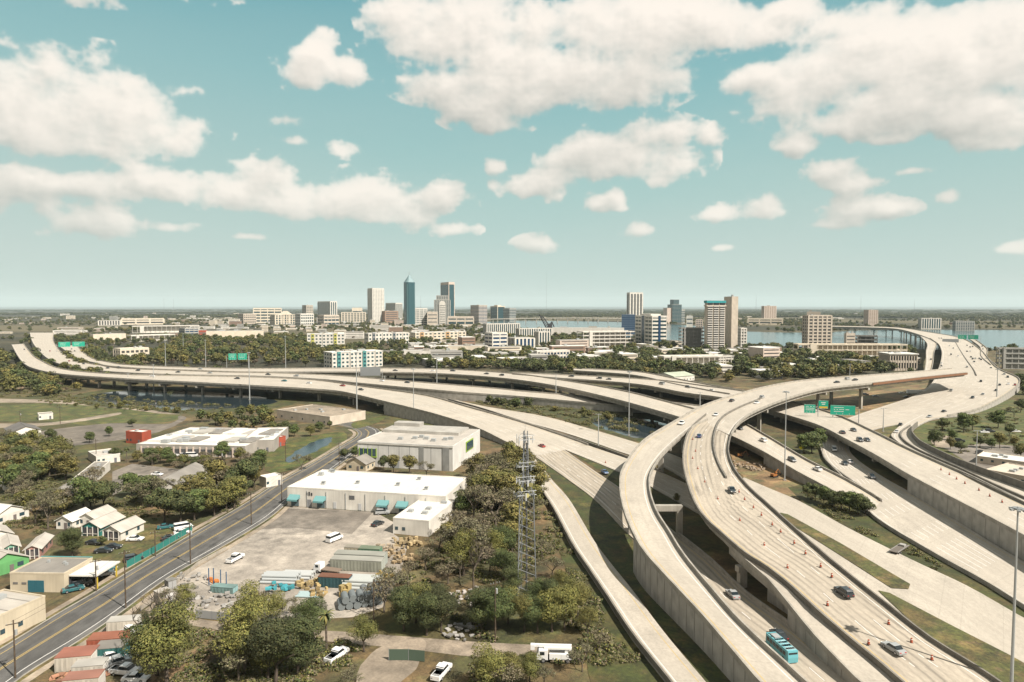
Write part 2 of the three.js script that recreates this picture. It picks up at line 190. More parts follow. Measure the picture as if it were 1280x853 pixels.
// ---------------------------------------------------------------- survey of the place, metres
// carriageway edges: x, z of one edge, x, z of the other, deck height
const ROADS = {
  curved_flyover: [[45.23, -104.01, 53.51, -103, 4], [42.41, -115.53, 50.34, -115.53, 5], [38.96, -135.5, 45.91, -132.04, 6.6], [35.91, -150.22, 43.87, -146.78, 7.6], [32.9, -165.22, 42.09, -164.15, 8.8], [32.03, -176.99, 41.81, -178.26, 9.8], [32.42, -194.8, 41.68, -194.8, 10.8], [34.81, -217.31, 43.96, -215.38, 11.8], [40.17, -242.18, 48.99, -236.23, 12.4], [55.38, -285.57, 61.85, -269.46, 13], [77.36, -327.52, 83.22, -314.48, 13.6], [98.34, -365.57, 97.82, -336.83, 14]],
  merged_flyover: [[91.11, -354.12, 96.02, -296.48, 13.65], [107.94, -381.34, 110.38, -327.99, 14.3], [134.72, -415.67, 127.75, -354.98, 15.2], [173.01, -459.07, 162.2, -398.84, 16], [213.42, -489.98, 200.93, -437.37, 17], [269.4, -514.46, 244.05, -460.6, 18], [317.47, -539.68, 298.35, -497.03, 18], [369.49, -571.17, 356.3, -533.15, 18]],
  cone_flyover: [[70.98, -108.86, 88.07, -108.86, 1.6], [69.91, -120.5, 87.32, -120.5, 2.2], [67.12, -133.18, 83.3, -132.2, 3.6], [64.91, -141.89, 81.35, -144.59, 5], [63.14, -150.9, 79.5, -157.73, 6.4], [60.87, -159.33, 78.37, -169.85, 7.5], [57.72, -165.76, 77.84, -185.8, 8.6], [55.55, -176.04, 77.59, -204.08, 9.7], [53.82, -191.01, 77.37, -221.05, 10.8], [56, -212.55, 79.41, -241.06, 11.8], [62.64, -247.14, 84.5, -263.44, 12.7], [71.84, -281.21, 92.08, -286.28, 13.2], [83.22, -314.48, 101.57, -310.36, 13.6], [101.91, -353.94, 115.94, -338.65, 14.1]],
  closed_slip_lane: [[64.69, -109.33, 71.03, -109.33, 1.3], [62.65, -121.04, 69.93, -121.04, 1.9], [61, -133.78, 67.1, -133.78, 3.3], [60.38, -146.23, 64.24, -144.25, 4.8], [59.5, -155.63, 62.69, -151.13, 6.3], [57.46, -164.95, 60.49, -159.84, 7.3], [55.98, -177.37, 57.11, -166.31, 8.6]],
  lower_roadway: [[20.06, -353.53, 5.82, -327.74, 0.28], [25.48, -331.37, 11.82, -311.88, 0.3], [35.57, -285.86, 23.15, -271.19, 0.3], [41.69, -260.25, 30.28, -242.82, 0.3], [47.71, -229.35, 35.14, -210.92, 0.3], [50.87, -206.39, 39.75, -185.14, 0.3], [54.69, -183.37, 41.91, -163.01, 0.3], [56.76, -162.55, 43.84, -146.28, 0.3], [61.11, -144.79, 46.68, -127.23, 0.3], [64.87, -123.88, 49.16, -113.16, 0.3], [66.27, -112.03, 50.89, -100, 0.3]],
  left_viaduct: [[-811.24, -1130.92, -813.48, -1106.79, 9], [-610.76, -866.33, -608.79, -838.29, 9], [-528.12, -764.05, -508.69, -711.51, 9], [-458.07, -683.31, -450.43, -648.99, 9], [-403.83, -635.68, -399.08, -605.63, 9.5], [-339.24, -600.62, -327.07, -567.09, 10], [-277.8, -590.16, -257.46, -539.94, 10], [-214.31, -578.06, -201.26, -517.89, 10], [-160.78, -557.47, -156.4, -501.04, 9.7], [-112.99, -518.58, -123.3, -486.75, 9], [-60.4, -474.54, -83.46, -442.43, 8], [-25.23, -427.74, -47.82, -405.23, 6], [0, -399.99, -22.19, -375.79, 3.5], [21.84, -369.68, -4.06, -343.19, 1.5], [38.32, -341, 9.33, -315.21, 0.31]],
  inner_roadway: [[30.65, -360.06, 20.29, -343.15, 0.28], [39.28, -338.82, 26.49, -329.26, 0.35], [53.26, -310.22, 41.03, -296.03, 0.3], [63.75, -283.07, 52.34, -267.44, 0.3], [75.29, -243.84, 62.7, -229.35, 0.3], [82.4, -216.46, 70.27, -203.48, 0.3]],
  outer_roadway: [[-70.44, -553.55, -58.41, -521.65, 0.3], [-22.69, -481.09, -21.47, -455, 0.3], [18.99, -434.77, 11.95, -404.76, 0.3], [45.61, -386.08, 33.81, -366.72, 0.3], [65.3, -345.08, 51.18, -327.65, 0.3], [77.95, -313.56, 66.3, -294.54, 0.3], [87.23, -272.46, 72.51, -254.54, 0.3], [92.45, -251.24, 78.93, -233.04, 0.3]],
  exit_ramp: [[5.8, -326.94, 0, -334.45, 0.45], [11.54, -304.47, 7.42, -298.22, 0.5], [16.04, -270.51, 10.94, -256.09, 0.8], [20.64, -241.39, 14.3, -227.04, 1], [24.22, -199.32, 17.39, -194.56, 1], [26.82, -179.8, 20.01, -176.45, 1], [29.36, -163.71, 22.39, -160.01, 1], [32.33, -141.89, 25.21, -140.12, 1], [35.72, -122.64, 28.79, -122.64, 1], [38.45, -109.81, 31.52, -108.74, 1]],
  new_roadway: [[94.93, -276.11, 68.09, -229.15, 0.36], [98.73, -260.03, 73.33, -216.27, 0.36], [103.3, -241.59, 75.38, -197.71, 0.36], [106.11, -212.29, 76.58, -168.64, 0.36], [110.33, -184.98, 80.32, -142.49, 0.36], [113.88, -167.16, 82.9, -122.96, 0.36], [115.03, -147.67, 84.28, -105.6, 0.36], [118.1, -134.7, 86.88, -91.66, 0.36]],
  viaduct_ramp: [[-716.2, -1119.2, -746.42, -1119.2, 7], [-528.65, -851.98, -546.68, -851.98, 7], [-449.28, -759.75, -458.75, -748.93, 8], [-397.41, -711.51, -395.34, -686.03, 9], [-309.62, -675.03, -295.3, -643.67, 9.5], [-250.12, -664.53, -237.26, -630.21, 9.5], [-188.81, -668.86, -177.94, -630.21, 9.5], [-125.87, -668.86, -132.97, -627.9, 9.5], [-61.73, -656.03, -72.54, -616.56, 9.5], [0, -616.56, -6.73, -571.81, 9.5], [45.59, -553.27, 36.16, -511.76, 9.5], [80.38, -487.36, 66.84, -442.97, 9.5], [98.34, -439.01, 84.85, -395.15, 9], [110.04, -409.12, 94.2, -371.12, 8.3], [125.18, -375.96, 106.45, -333.58, 6.6], [126.98, -335.68, 111.33, -298.64, 5.4], [128.03, -292.2, 114.62, -270.89, 3.3], [132.14, -265.28, 118.7, -246.91, 1.5], [132.3, -241.11, 120.1, -226, 0.5]],
  middle_viaduct: [[-986.07, -1466.99, -1037.69, -1466.99, 15], [-841.04, -1248.4, -880.6, -1248.4, 10], [-683.54, -1024.67, -745.92, -1065.78, 7.5], [-555.69, -851.98, -573.62, -838.62, 7], [-478.9, -762.82, -478.31, -726.34, 7.3], [-409.71, -703.81, -403.5, -659.63, 8], [-323.48, -654.74, -318.03, -614.26, 9], [-238.34, -633.08, -224.65, -596.53, 9], [-157.52, -608.44, -162.4, -574.84, 8.5], [-98.63, -577.81, -123.85, -553.6, 7.5], [-22.21, -538.67, -41.92, -508.28, 6], [6.17, -523.61, 0, -493.03, 5], [35.93, -508.25, 30.83, -475.46, 4.5], [69.56, -491.78, 62.04, -457.43, 4], [107.11, -478.11, 96.58, -442.52, 3], [140.33, -457.52, 122.65, -424.12, 1], [153.72, -434.15, 134.19, -398.67, 0.4]],
  right_overpass: [[0, -627.4, 0, -609.51, 9.4], [43.11, -610.63, 34.31, -583.05, 9], [83.97, -594.55, 72.83, -562.42, 8.5], [124.83, -573.19, 103.99, -535.16, 8], [151.46, -535.87, 124.38, -490.96, 7.6], [171.75, -502.69, 143.18, -467.19, 7.3], [179.65, -476.35, 150.49, -437.05, 7.2], [186.61, -445.8, 156.49, -408.1, 7], [188.77, -392.98, 161.96, -360.86, 7], [181.65, -337.83, 157.7, -317.53, 7], [175.97, -300.47, 153.97, -285.85, 6.8], [173.54, -273.88, 149.15, -254.18, 6.5], [170.72, -248.22, 145.59, -224.99, 6.5], [165.41, -217.57, 142.58, -196.47, 6.5], [160.64, -190.07, 138.83, -168.67, 6.5]],
  slip_viaduct: [[62.58, -690.97, 60.23, -664.95, 7.5], [119.56, -655.65, 109.61, -620.98, 7.6], [145.89, -576.42, 131.93, -546.55, 7.65], [163.93, -525.2, 149.12, -500.28, 7.6], [172.15, -503.87, 158.28, -483.13, 7.45]],
  river_bridge: [[766.47, -1766.82, 721.88, -1686.73, 22], [873.81, -1693.71, 819.84, -1607.24, 22], [916.81, -1615.35, 856.33, -1521.22, 21], [848.34, -1390.78, 751.89, -1261.55, 19], [786.43, -1196.7, 651.26, -1046.77, 16], [640.95, -934.5, 567.54, -899.78, 13], [488.64, -686.78, 492.86, -780.84, 9.5], [444.35, -595.44, 409.24, -653.84, 7], [386.76, -526.12, 350.9, -569.78, 5], [311.31, -451.13, 301.71, -512, 2.5], [269.11, -425.35, 251.85, -466.19, 0.8], [212.29, -390.68, 216.18, -430.96, 0.4], [179.8, -355.32, 184.4, -396.25, 0.35], [165.33, -331.13, 159.81, -351.05, 0.35], [157.18, -305.13, 143.12, -308.36, 0.35], [152.18, -274.84, 133.98, -272.27, 0.35], [149.44, -246.78, 120.36, -226.49, 0.35], [143.72, -210, 118.51, -191.17, 0.35], [139.9, -180.35, 119.21, -166.21, 0.35], [137.25, -154.93, 117.34, -139.7, 0.35]],
  left_loop_ramp: [[698.2, -1137.57, 737.58, -1232.58, 18], [635.68, -1019.68, 621.31, -1019.68, 15], [528.65, -852.28, 527.9, -867.55, 13], [457.82, -739, 450, -739, 11], [390.29, -633.08, 384.33, -633.08, 9]],
  right_side_ramp: [[764.85, -1123.56, 781.58, -1166.33, 16], [646.2, -926.3, 661.87, -963.47, 13.5], [556.98, -797.88, 559.29, -810.8, 11], [502.02, -704.51, 496.23, -704.51, 9.6]],
  walled_ramp: [[285.93, -432.64, 283.77, -458.19, 0.9], [264.95, -423.49, 242.22, -414.47, 0.6], [236.44, -394.83, 218, -384.42, 0.6], [217.25, -367.65, 202.14, -360.78, 1], [201.48, -334.68, 191.59, -334.68, 2], [189.72, -300.14, 182.08, -303.44, 4], [181.69, -268.07, 174.08, -270.09, 5.6], [178.75, -235.36, 167.75, -236.41, 6.4], [176.61, -209.27, 162.73, -198.26, 6.4]],
  city_road: [[-106.35, -126.27, -92.26, -115.91, 0.05], [-104.73, -136.27, -92.98, -126.27, 0.05], [-103.6, -152.28, -90.91, -140.3, 0.05], [-102.44, -162.21, -89.84, -153.1, 0.05], [-101.26, -176.68, -89.1, -173.48, 0.05], [-98.69, -205.66, -84.93, -195.24, 0.05], [-95.25, -235.78, -80.69, -223.95, 0.05], [-93.28, -268.4, -80.56, -253.23, 0.05], [-89.33, -301.7, -77.52, -286.88, 0.05], [-86.05, -338.32, -75.07, -326.99, 0.05], [-83.96, -368.04, -72.6, -361.24, 0.05], [-90.64, -387.47, -78.33, -390.04, 0.05], [-107.93, -406.21, -103.58, -417.75, 0.05], [-126.66, -420.74, -122.69, -433.12, 0.05]],
  side_lane: [[-84.72, -159.1, -85.03, -154.38, 0.03], [-72.22, -150.72, -71.47, -147.23, 0.03], [-60.15, -147.61, -58.38, -143.16, 0.03], [-46.94, -144.98, -45.58, -140.69, 0.03], [-36.24, -143.88, -35.03, -138.97, 0.03], [-20.36, -141.39, -19.6, -135.98, 0.03], [-6.69, -139.31, -6.4, -133.12, 0.03], [3.32, -138.3, 3.21, -133.74, 0.03], [12.33, -136.97, 12, -133.12, 0.03]],
};
// far buildings: name, label, x, z, width, depth, height, turn, style, wall, glass, floors, bays
const CITY = [
  ['glass_skyscraper', 'tallest teal glass skyscraper with a pointed pyramid crown', -363, -2418.3, 26.7, 48.9, 157, 0.57, 'pyramid', 'grey', 'teal', 42, 5],
  ['white_tower', 'tall white gridded office tower with a dark teal side', -602.4, -3022.6, 52.7, 50.6, 150.7, 0.62, 'grid', 'white', 'teal', 26, 7],
  ['twin_glass_tower', 'tall green glass tower with a pinkish top band and a flared foot', -286.3, -3034.4, 26, 87.3, 178.7, 0.51, 'capped', 'pink', 'teal', 34, 3],
  ['arched_office', 'grey stepped office block with a tall white arch in its front', -266.6, -2614, 60.6, 30, 112.7, 0.1, 'arch', 'grey', 'dkteal', 20, 3],
  ['striped_office', 'dark office block with white vertical fins', -657.9, -3805.7, 39.7, 133.4, 92, 0.59, 'vstripes', 'white', 'dkteal', 10, 8],
  ['dark_glass_block', 'broad dark teal glass block with a white end wall', -1181.7, -4365.4, 40.7, 193.5, 105.2, 0.68, 'vstripes', 'white', 'dkteal', 10, 3],
  ['brown_office', 'squat brown brick office block below the skyscrapers', -551.8, -3036.8, 63.8, 77, 52.6, 0.6, 'plain', 'brown', 'dkteal', 6, 8],
  ['banded_office', 'white office block with thin horizontal window bands beside a beige wall', -344.8, -2513.2, 59.2, 23.4, 64.2, 0.56, 'bands', 'white', 'dkteal', 9, 4],
  ['beige_block', 'plain beige windowless block joined to the banded white office', -292.3, -2505.5, 37.7, 30, 52.6, 0.12, 'plain', 'tan', 'grey', 4, 4],
  ['stepped_courthouse', 'cream stepped building with a raised centre between teal and white towers', -733.8, -3161.6, 107.8, 30, 44.3, 0.23, 'grid', 'cream', 'dkteal', 5, 8],
  ['cream_rear_block', 'small cream block rising behind the stepped building', -732.4, -3229.3, 47.8, 30, 66.3, 0.22, 'plain', 'cream', 'dkteal', 3, 4],
  ['beige_tower', 'slim beige office tower left of the dark glass block', -1128.3, -3768.1, 35.9, 53.5, 78.9, 0.71, 'grid', 'tan', 'dkteal', 9, 4],
  ['cream_hall', 'long cream hall with a classical pediment in front', -924.7, -2753.1, 82, 45.9, 51, 0.74, 'pediment', 'cream', 'dkteal', 4, 7],
  ['cream_annex', 'cream long office at the edge of the downtown cluster', -1075.6, -3003.5, 115.5, 30, 63.1, 0.34, 'bands', 'cream', 'dkteal', 5, 4],
  ['white_annex', 'white lower block beside the classical pediment', -767, -2520.9, 49.3, 47.3, 43.8, 0.72, 'grid', 'white', 'dkteal', 4, 6],
  ['pavilion_block', 'low building with a flat overhanging roof below the dark glass block', -679.9, -2526.8, 58.4, 56, 38, 0.68, 'bands', 'tan', 'dkteal', 3, 4],
  ['dark_blue_tower', 'office tower with a dark blue shaded side and a beige front', -128.5, -2641.9, 35, 78.4, 76.2, 0.47, 'bands', 'tan', 'blue', 14, 1],
  ['cream_top_tower', 'dark teal glass block with a cream stepped top', -75.3, -3567.4, 40.6, 91, 74.2, 0.44, 'capped', 'cream', 'dkteal', 9, 3],
  ['teal_low_block', 'lower teal glass block beside the cream topped tower', -11.8, -3363.8, 34.1, 76.4, 62.3, 0.42, 'bands', 'grey', 'dkteal', 8, 1],
  ['long_white_podium', 'long pale podium building at the foot of the pink topped tower', -188, -2505.6, 93.2, 30, 32.1, 0.07, 'bands', 'tan', 'dkteal', 2, 3],
  ['yellow_trim_apartments', 'white apartment block with yellow stair panels among the trees', -329.9, -1208.1, 63.5, 30, 22.4, 0.27, 'apart', 'white', 'dkteal', 4, 10],
  ['teal_trim_offices', 'long white office with teal panels standing behind the viaduct', -185.7, -797.3, 62.5, 24.7, 18.1, 0.65, 'apart', 'white', 'teal', 4, 12],
  ['grey_apartments', 'long grey and white apartment row beyond the woods', -238.1, -1295.8, 82.3, 20.5, 20.8, 0.6, 'apart', 'white', 'dkteal', 3, 12],
  ['orange_trim_apartments', 'pale apartment row with orange panels right of the grey row', -153.9, -1424.8, 114.9, 28.6, 17.9, 0.53, 'apart', 'cream', 'dkteal', 3, 12],
  ['arcade_block', 'long white block with a row of tall arched recesses', -25.7, -1687.2, 88.2, 21.9, 29.2, 0.44, 'vstripes', 'white', 'dkteal', 3, 16],
  ['white_slab_offices', 'white slab offices with a row of upright windows near the river', 49, -1517.6, 77.6, 19.3, 22.8, 0.39, 'vstripes', 'white', 'dkteal', 2, 14],
  ['blue_glass_offices', 'pair of dark blue glass office blocks with white frames', -25, -1065.1, 24.5, 29.5, 29.4, 0.44, 'bands', 'white', 'blue', 5, 2],
  ['blue_frame_offices', 'blue glass office block with white frames beside the pale car park', 14, -1086.3, 32.6, 31.2, 21.2, 0.41, 'vstripes', 'white', 'blue', 4, 5],
  ['white_fin_building', 'white building with dark upright slots by the river', 55.4, -1257.2, 21.2, 20.4, 24.8, 0.38, 'vstripes', 'white', 'dkteal', 3, 4],
  ['low_blue_window_shop', 'long low white building with blue windows by the ramps', 51.1, -878.2, 44.9, 11.2, 13.2, 0.36, 'grid', 'white', 'blue', 2, 10],
  ['long_car_park', 'long white parking structure with open decks near the river', 170.2, -1228.2, 101.5, 31, 25.2, 0.28, 'garage', 'white', 'open', 4, 10],
  ['finned_white_tower', 'tall white residential tower with dark vertical recesses', 678.2, -3770.1, 71.8, 40.2, 149, 0.24, 'vstripes', 'white', 'dkgrey', 14, 4],
  ['navy_glass_block', 'square navy glass block in front of the finned tower', 302.3, -1770.7, 34.5, 27.6, 49.4, -0.17, 'bands', 'blue', 'blue', 9, 1],
  ['balcony_office', 'white banded office with a central dark blue glass strip', 250.3, -1232.2, 27, 74, 53.2, 0.22, 'bandsmid', 'white', 'blue', 8, 3],
  ['teal_stepped_tower', 'stepped teal glass tower across the river', 684.8, -2877.4, 41.6, 50.2, 100.1, 0.19, 'stepped', 'grey', 'teal', 18, 3],
  ['white_river_cube', 'small white cube building by the river bank', 600.5, -2306.8, 20.9, 16.7, 40.4, -0.25, 'plain', 'white', 'dkteal', 3, 3],
  ['pink_river_tower', 'small pinkish tower on the river bank', 587.8, -2141.8, 19.3, 15.4, 30, -0.27, 'grid', 'pink', 'dkteal', 5, 3],
  ['grey_car_park', 'large grey parking structure with dark open decks', 295.4, -1117.9, 42, 10.4, 35, 0.16, 'garage', 'dkgrey', 'open', 6, 6],
  ['hotel_tower', 'tall hotel slab with balcony bays and a teal roof edge', 325.4, -1094.9, 30.6, 9.3, 80.1, 0.13, 'hotel', 'tan', 'dkgrey', 20, 3],
  ['hotel_stair_tower', 'blank pale concrete stair tower joined to the hotel slab', 359.2, -1120.1, 10.9, 30, 86.8, 0.11, 'plain', 'tan', 'grey', 20, 3],
  ['small_white_block', 'small white block right of the hotel stair tower', 405.7, -1201.7, 9.6, 14.3, 32.2, 0.09, 'grid', 'white', 'dkgrey', 6, 2],
  ['beige_river_tower', 'beige apartment tower with a broad podium across the river', 1133.3, -3011.7, 51.7, 29, 73.6, 0.06, 'grid', 'pink', 'tan', 14, 5],
  ['river_podium', 'low pale podium at the foot of the beige river tower', 1013.5, -2731.4, 128.4, 30, 22.3, -0.36, 'bands', 'cream', 'dkgrey', 2, 3],
  ['gridded_office', 'square beige office tower with a deep dark window grid', 520.8, -1163.9, 38.7, 21.7, 55.2, 0, 'grid', 'tan', 'dkgrey', 10, 5],
  ['beige_rear_block', 'plain beige block rising just behind the gridded office', 542.1, -1226.2, 22.2, 17.8, 61.4, -0.42, 'plain', 'tan', 'grey', 2, 2],
  ['cream_car_park', 'very long cream parking deck among trees below the gridded office', 487, -982, 153.2, 18.1, 15.5, -0.04, 'garage', 'cream', 'open', 2, 22],
  ['beige_cube_office', 'beige block with a dark deck wing beside it', 594.7, -1200, 15.4, 8.6, 23.8, -0.04, 'plain', 'tan', 'dkgrey', 4, 3],
  ['dark_deck_wing', 'dark banded wing of the beige block by the river', 626.9, -1206.5, 36, 28.8, 18.2, -0.48, 'garage', 'dkgrey', 'open', 3, 4],
  ['pink_tower_far', 'pinkish tower beside the far end of the river bridge', 1320.7, -2511.5, 31.3, 37.7, 58.4, -0.06, 'grid', 'pink', 'tan', 12, 4],
  ['white_striped_flats', 'white apartment slab with vertical stripes beyond the bridge', 1317.8, -2152.5, 55.6, 22, 35, -0.13, 'vstripes', 'white', 'teal', 10, 8],
  ['grey_flats_far', 'pair of hazy grey apartment slabs on the far shore', 1329.2, -2007.5, 48.9, 19.3, 28, -0.16, 'grid', 'grey', 'dkteal', 6, 8],
  ['institution_building', 'beige building with a white roof and columns among the trees', 431.1, -760.4, 28, 26.8, 17.5, -0.09, 'colonnade', 'tan', 'dkgrey', 2, 10],
  ['riverside_car_park', 'parking structure with dark decks at the water on the right', 569.6, -772.3, 32.7, 8.1, 22.4, -0.21, 'garage', 'grey', 'open', 4, 5],
  ['low_white_school', 'long low white building with a flat roof beside the wooded lots', 217.2, -809.9, 84, 20.9, 11, 0.16, 'garage', 'white', 'open', 1, 12],
  ['blue_mirror_block', 'blue mirrored cube on the left edge of the city', -734.2, -1548.7, 29.9, 28.6, 21.5, 0.86, 'bands', 'grey', 'blue', 4, 3],
  ['red_shed_far', 'small red shed next to the blue mirrored cube', -735.3, -1621.2, 19, 15.2, 15.1, 0.43, 'plain', 'red', 'grey', 2, 2],
  ['long_white_depot', 'long white depot with a flat roof beyond the left woods', -953, -1880.5, 164, 30, 17.5, 0.47, 'garage', 'white', 'open', 1, 14],
  ['wide_white_depot', 'very wide pale depot roof beside the left woods', -597.1, -1470.4, 113.9, 30, 18.8, 0.39, 'plain', 'cream', 'grey', 1, 8],
  ['cream_mill', 'cream building behind white sheds beside the left interchange', -498.4, -890.7, 34.6, 19.4, 15.4, 0.93, 'grid', 'cream', 'dkgrey', 2, 6],
  ['pale_low_shops', 'low pale shops in a row left of the woods', -833.4, -1405.9, 63.5, 15.8, 14.7, 0.95, 'plain', 'cream', 'grey', 1, 6],
  ['dark_low_shops', 'low grey shops with a blue end in the left city', -748.2, -1413.2, 87.9, 21.9, 11.4, 0.91, 'garage', 'white', 'open', 1, 8],
  ['white_far_row', 'white row of slotted walls far left of downtown', -1541.9, -2612, 70.8, 30, 18.3, 0.53, 'vstripes', 'white', 'dkgrey', 1, 8],
  ['cream_far_block', 'cream low block among trees far left', -1477.4, -2730.5, 148.5, 30, 22.3, 0.5, 'bands', 'cream', 'dkgrey', 2, 3],
  ['tan_far_block', 'tan low block left of downtown', -1116.9, -2878.3, 52.5, 50.4, 40.1, 0.79, 'grid', 'tan', 'dkgrey', 4, 6],
  ['white_warehouse_far', 'broad white warehouse roof in the mid city', -67.4, -1043.5, 60.2, 30, 10.9, 0.06, 'plain', 'cream', 'grey', 1, 6],
  ['pale_mall_roof', 'pale mall roofs right of the teal trimmed offices', -112.9, -946.7, 72.7, 30, 9.8, 0.12, 'plain', 'white', 'grey', 1, 6],
  ['white_river_hall', 'large white river hall with a low curved roof beside the bridge', 197.5, -1772, 184.2, 30, 16.5, -0.11, 'plain', 'white', 'grey', 1, 6],
];
// near buildings: name, label, x, z, width, depth, height, turn, style, wall, roof
const NEAR = [
  ['white_warehouse', 'long white flat roofed warehouse with teal awnings over its dock doors', -47.9, -243.8, 58.2, 26, 6.5, -0.21, 'warehouse', 'white', 'whiteRoof'],
  ['warehouse_annex', 'lower plain white box annex standing before the warehouse end', -27.9, -217.7, 11.9, 23.7, 4.6, -0.27, 'plainflat', 'white', 'whiteRoof'],
  ['grey_panel_building', 'large pale grey panel building with lime green framed corner window', -41.8, -312.8, 44.1, 40.9, 10.5, -0.24, 'panels', 'pale', 'paleRoof'],
  ['flat_school', 'wide low building with patched pale roofs and a dark window band', -148.7, -339.8, 53.9, 45.6, 5, -0.1, 'lowband', 'grey2', 'whiteRoof'],
  ['flat_school_wing', 'pale wing with rooftop units joined to the low building', -125.4, -344.3, 15.6, 35.8, 5.4, 0.13, 'plainflat', 'grey2', 'whiteRoof'],
  ['red_cube_hut', 'small red cube at the far corner of the low pale building', -193.1, -349.8, 10.6, 5.8, 5.8, -0.32, 'plainflat', 'red', 'whiteRoof'],
  ['red_wall_shop', 'low shop with a bright red wall by the canal', -124.7, -338.8, 16.8, 13.4, 4.5, 1.02, 'plainflat', 'red', 'whiteRoof'],
  ['white_gate_house', 'white house with a dark low roof beside the lawn', -264.9, -366.4, 13.3, 18.7, 4.2, 0.78, 'gable', 'white', 'dkroof'],
  ['small_white_shed', 'small white shed on the far lawn', -293, -425.3, 7.4, 8, 3.2, 0.69, 'plainflat', 'white', 'greyRoof'],
  ['long_white_store', 'white low store with a long side wall behind the bare trees', -170.9, -274.5, 5.9, 32, 3.6, 0.31, 'plainflat', 'white', 'greyRoof'],
  ['grey_roof_bungalow', 'bungalow with a weathered grey roof beside the car lot', -130.5, -264.9, 11.3, 26.5, 3.5, 0, 'gable', 'white', 'greyRoof'],
  ['corner_garage', 'pale corner garage with teal double doors and a grey flat roof', -116.5, -169.8, 13.7, 10.7, 4.4, -0.04, 'garagefront', 'cream2', 'greyRoof'],
  ['yellow_store', 'pale yellow store with a long blank side along the road', -113.1, -142, 19.3, 12.4, 5.2, 1.28, 'plainflat', 'cream2', 'paleRoof'],
  ['teal_gable_house', 'white roofed bungalow with a teal porch gable', -128.4, -211, 6.4, 10.6, 2.9, -0.12, 'gable', 'teal', 'paleRoof'],
  ['white_gable_house', 'white bungalow with a pale gable roof and open porch', -119.4, -206.5, 6.3, 9.7, 2.9, -0.18, 'gable', 'white', 'paleRoof'],
  ['rear_gable_house', 'pale gable roof behind the teal porch bungalow', -135.1, -218.9, 5.9, 9, 2.9, -0.14, 'gable', 'white', 'paleRoof'],
  ['pink_gable_house', 'pink bungalow with a pale metal gable roof', -135.3, -191.9, 3.8, 11.1, 2.9, 0.34, 'gable', 'pink2', 'paleRoof'],
  ['mint_gable_house', 'mint green bungalow beside the pink one', -143.8, -192, 4, 10.7, 2.9, 0.7, 'gable', 'mint', 'paleRoof'],
  ['green_side_house', 'bungalow with a bright green long side wall', -136.9, -178.2, 10.6, 9.4, 3, 1.11, 'gable', 'green', 'paleRoof'],
  ['far_left_long_house', 'long white roofed cottage behind the bungalows', -166.7, -220.4, 11.8, 7.1, 3, 1.25, 'gable', 'white', 'whiteRoof'],
  ['hidden_roof_house', 'grey roofed bungalow half hidden by the bare tree', -154.5, -201.4, 5.8, 10, 2.9, 0.83, 'gable', 'white', 'paleRoof'],
  ['tin_roof_cottage', 'small cottage with a tin roof behind the tall oaks at the far left', -196.8, -263.5, 5, 12.1, 2.9, 0.8, 'gable', 'white', 'paleRoof'],
  ['grey_gable_cottage', 'grey roofed cottage between the bare trees and the long white store', -165.4, -248.5, 5.7, 12.5, 2.9, 0.18, 'gable', 'grey2', 'greyRoof'],
  ['pale_school_annex', 'pale flat annex beside the school car park', -216, -318.6, 9.1, 15, 3.6, 0.89, 'plainflat', 'cream2', 'whiteRoof'],
  ['brown_roof_house', 'brown walled house under trees by the city road', -106.2, -249.7, 6.4, 12.8, 3, 0.34, 'gable', 'brown', 'greyRoof'],
  ['long_pale_shed', 'long pale shed between the school and the car lot', -186.3, -308.4, 9.5, 15.3, 3.4, 0.76, 'plainflat', 'white', 'paleRoof'],
  ['white_back_cottage', 'white cottage behind the row of porch bungalows', -140.6, -216.2, 5.6, 8.7, 2.9, -0.14, 'gable', 'white', 'whiteRoof'],
  ['left_edge_house', 'white roofed house at the edge beside the mint bungalow', -146.5, -189.4, 4.2, 9.9, 2.9, 0.63, 'gable', 'cream2', 'paleRoof'],
  ['roadside_workshop', 'low grey workshop opposite the warehouse beside the road', -117.3, -242.3, 11.1, 11, 3.6, 1.23, 'plainflat', 'grey2', 'whiteRoof'],
  ['yellow_cottage', 'little cream cottage with a grey hipped roof beside the panel building', -65.5, -292.4, 9.4, 7.8, 3.4, -0.32, 'gable', 'cream2', 'greyRoof'],
  ['tan_row_building', 'long tan flat roofed building in front of the viaduct piers', -119.9, -425.2, 49.5, 28.3, 5, -0.6, 'plainflat', 'tan', 'pave'],
  ['pale_roadside_hut', 'white hut with a blank wall beside the city road', -94.9, -265.4, 6.8, 5.1, 3.6, 0.85, 'plainflat', 'white', 'whiteRoof'],
  ['white_small_office', 'white cottage among trees beside the wooded ramps', 336.2, -717, 13.3, 19, 6, 0, 'plainflat', 'white', 'whiteRoof'],
  ['flat_roof_pavilion', 'low pale flat roofed pavilion near the right ramp', 220.4, -300.9, 19.9, 13.9, 3, -0.79, 'plainflat', 'tan', 'whiteRoof'],
  ['brick_back_building', 'tan low building behind the noise wall on the right', 207.3, -273.6, 18.6, 21.4, 3.5, -0.99, 'plainflat', 'tan', 'tan'],
  ['green_roof_chapel', 'chapel with a pale green gable roof amid the ramps', 156.2, -654, 26.7, 26.6, 5, -1.02, 'gable', 'white', 'greenroof'],
];
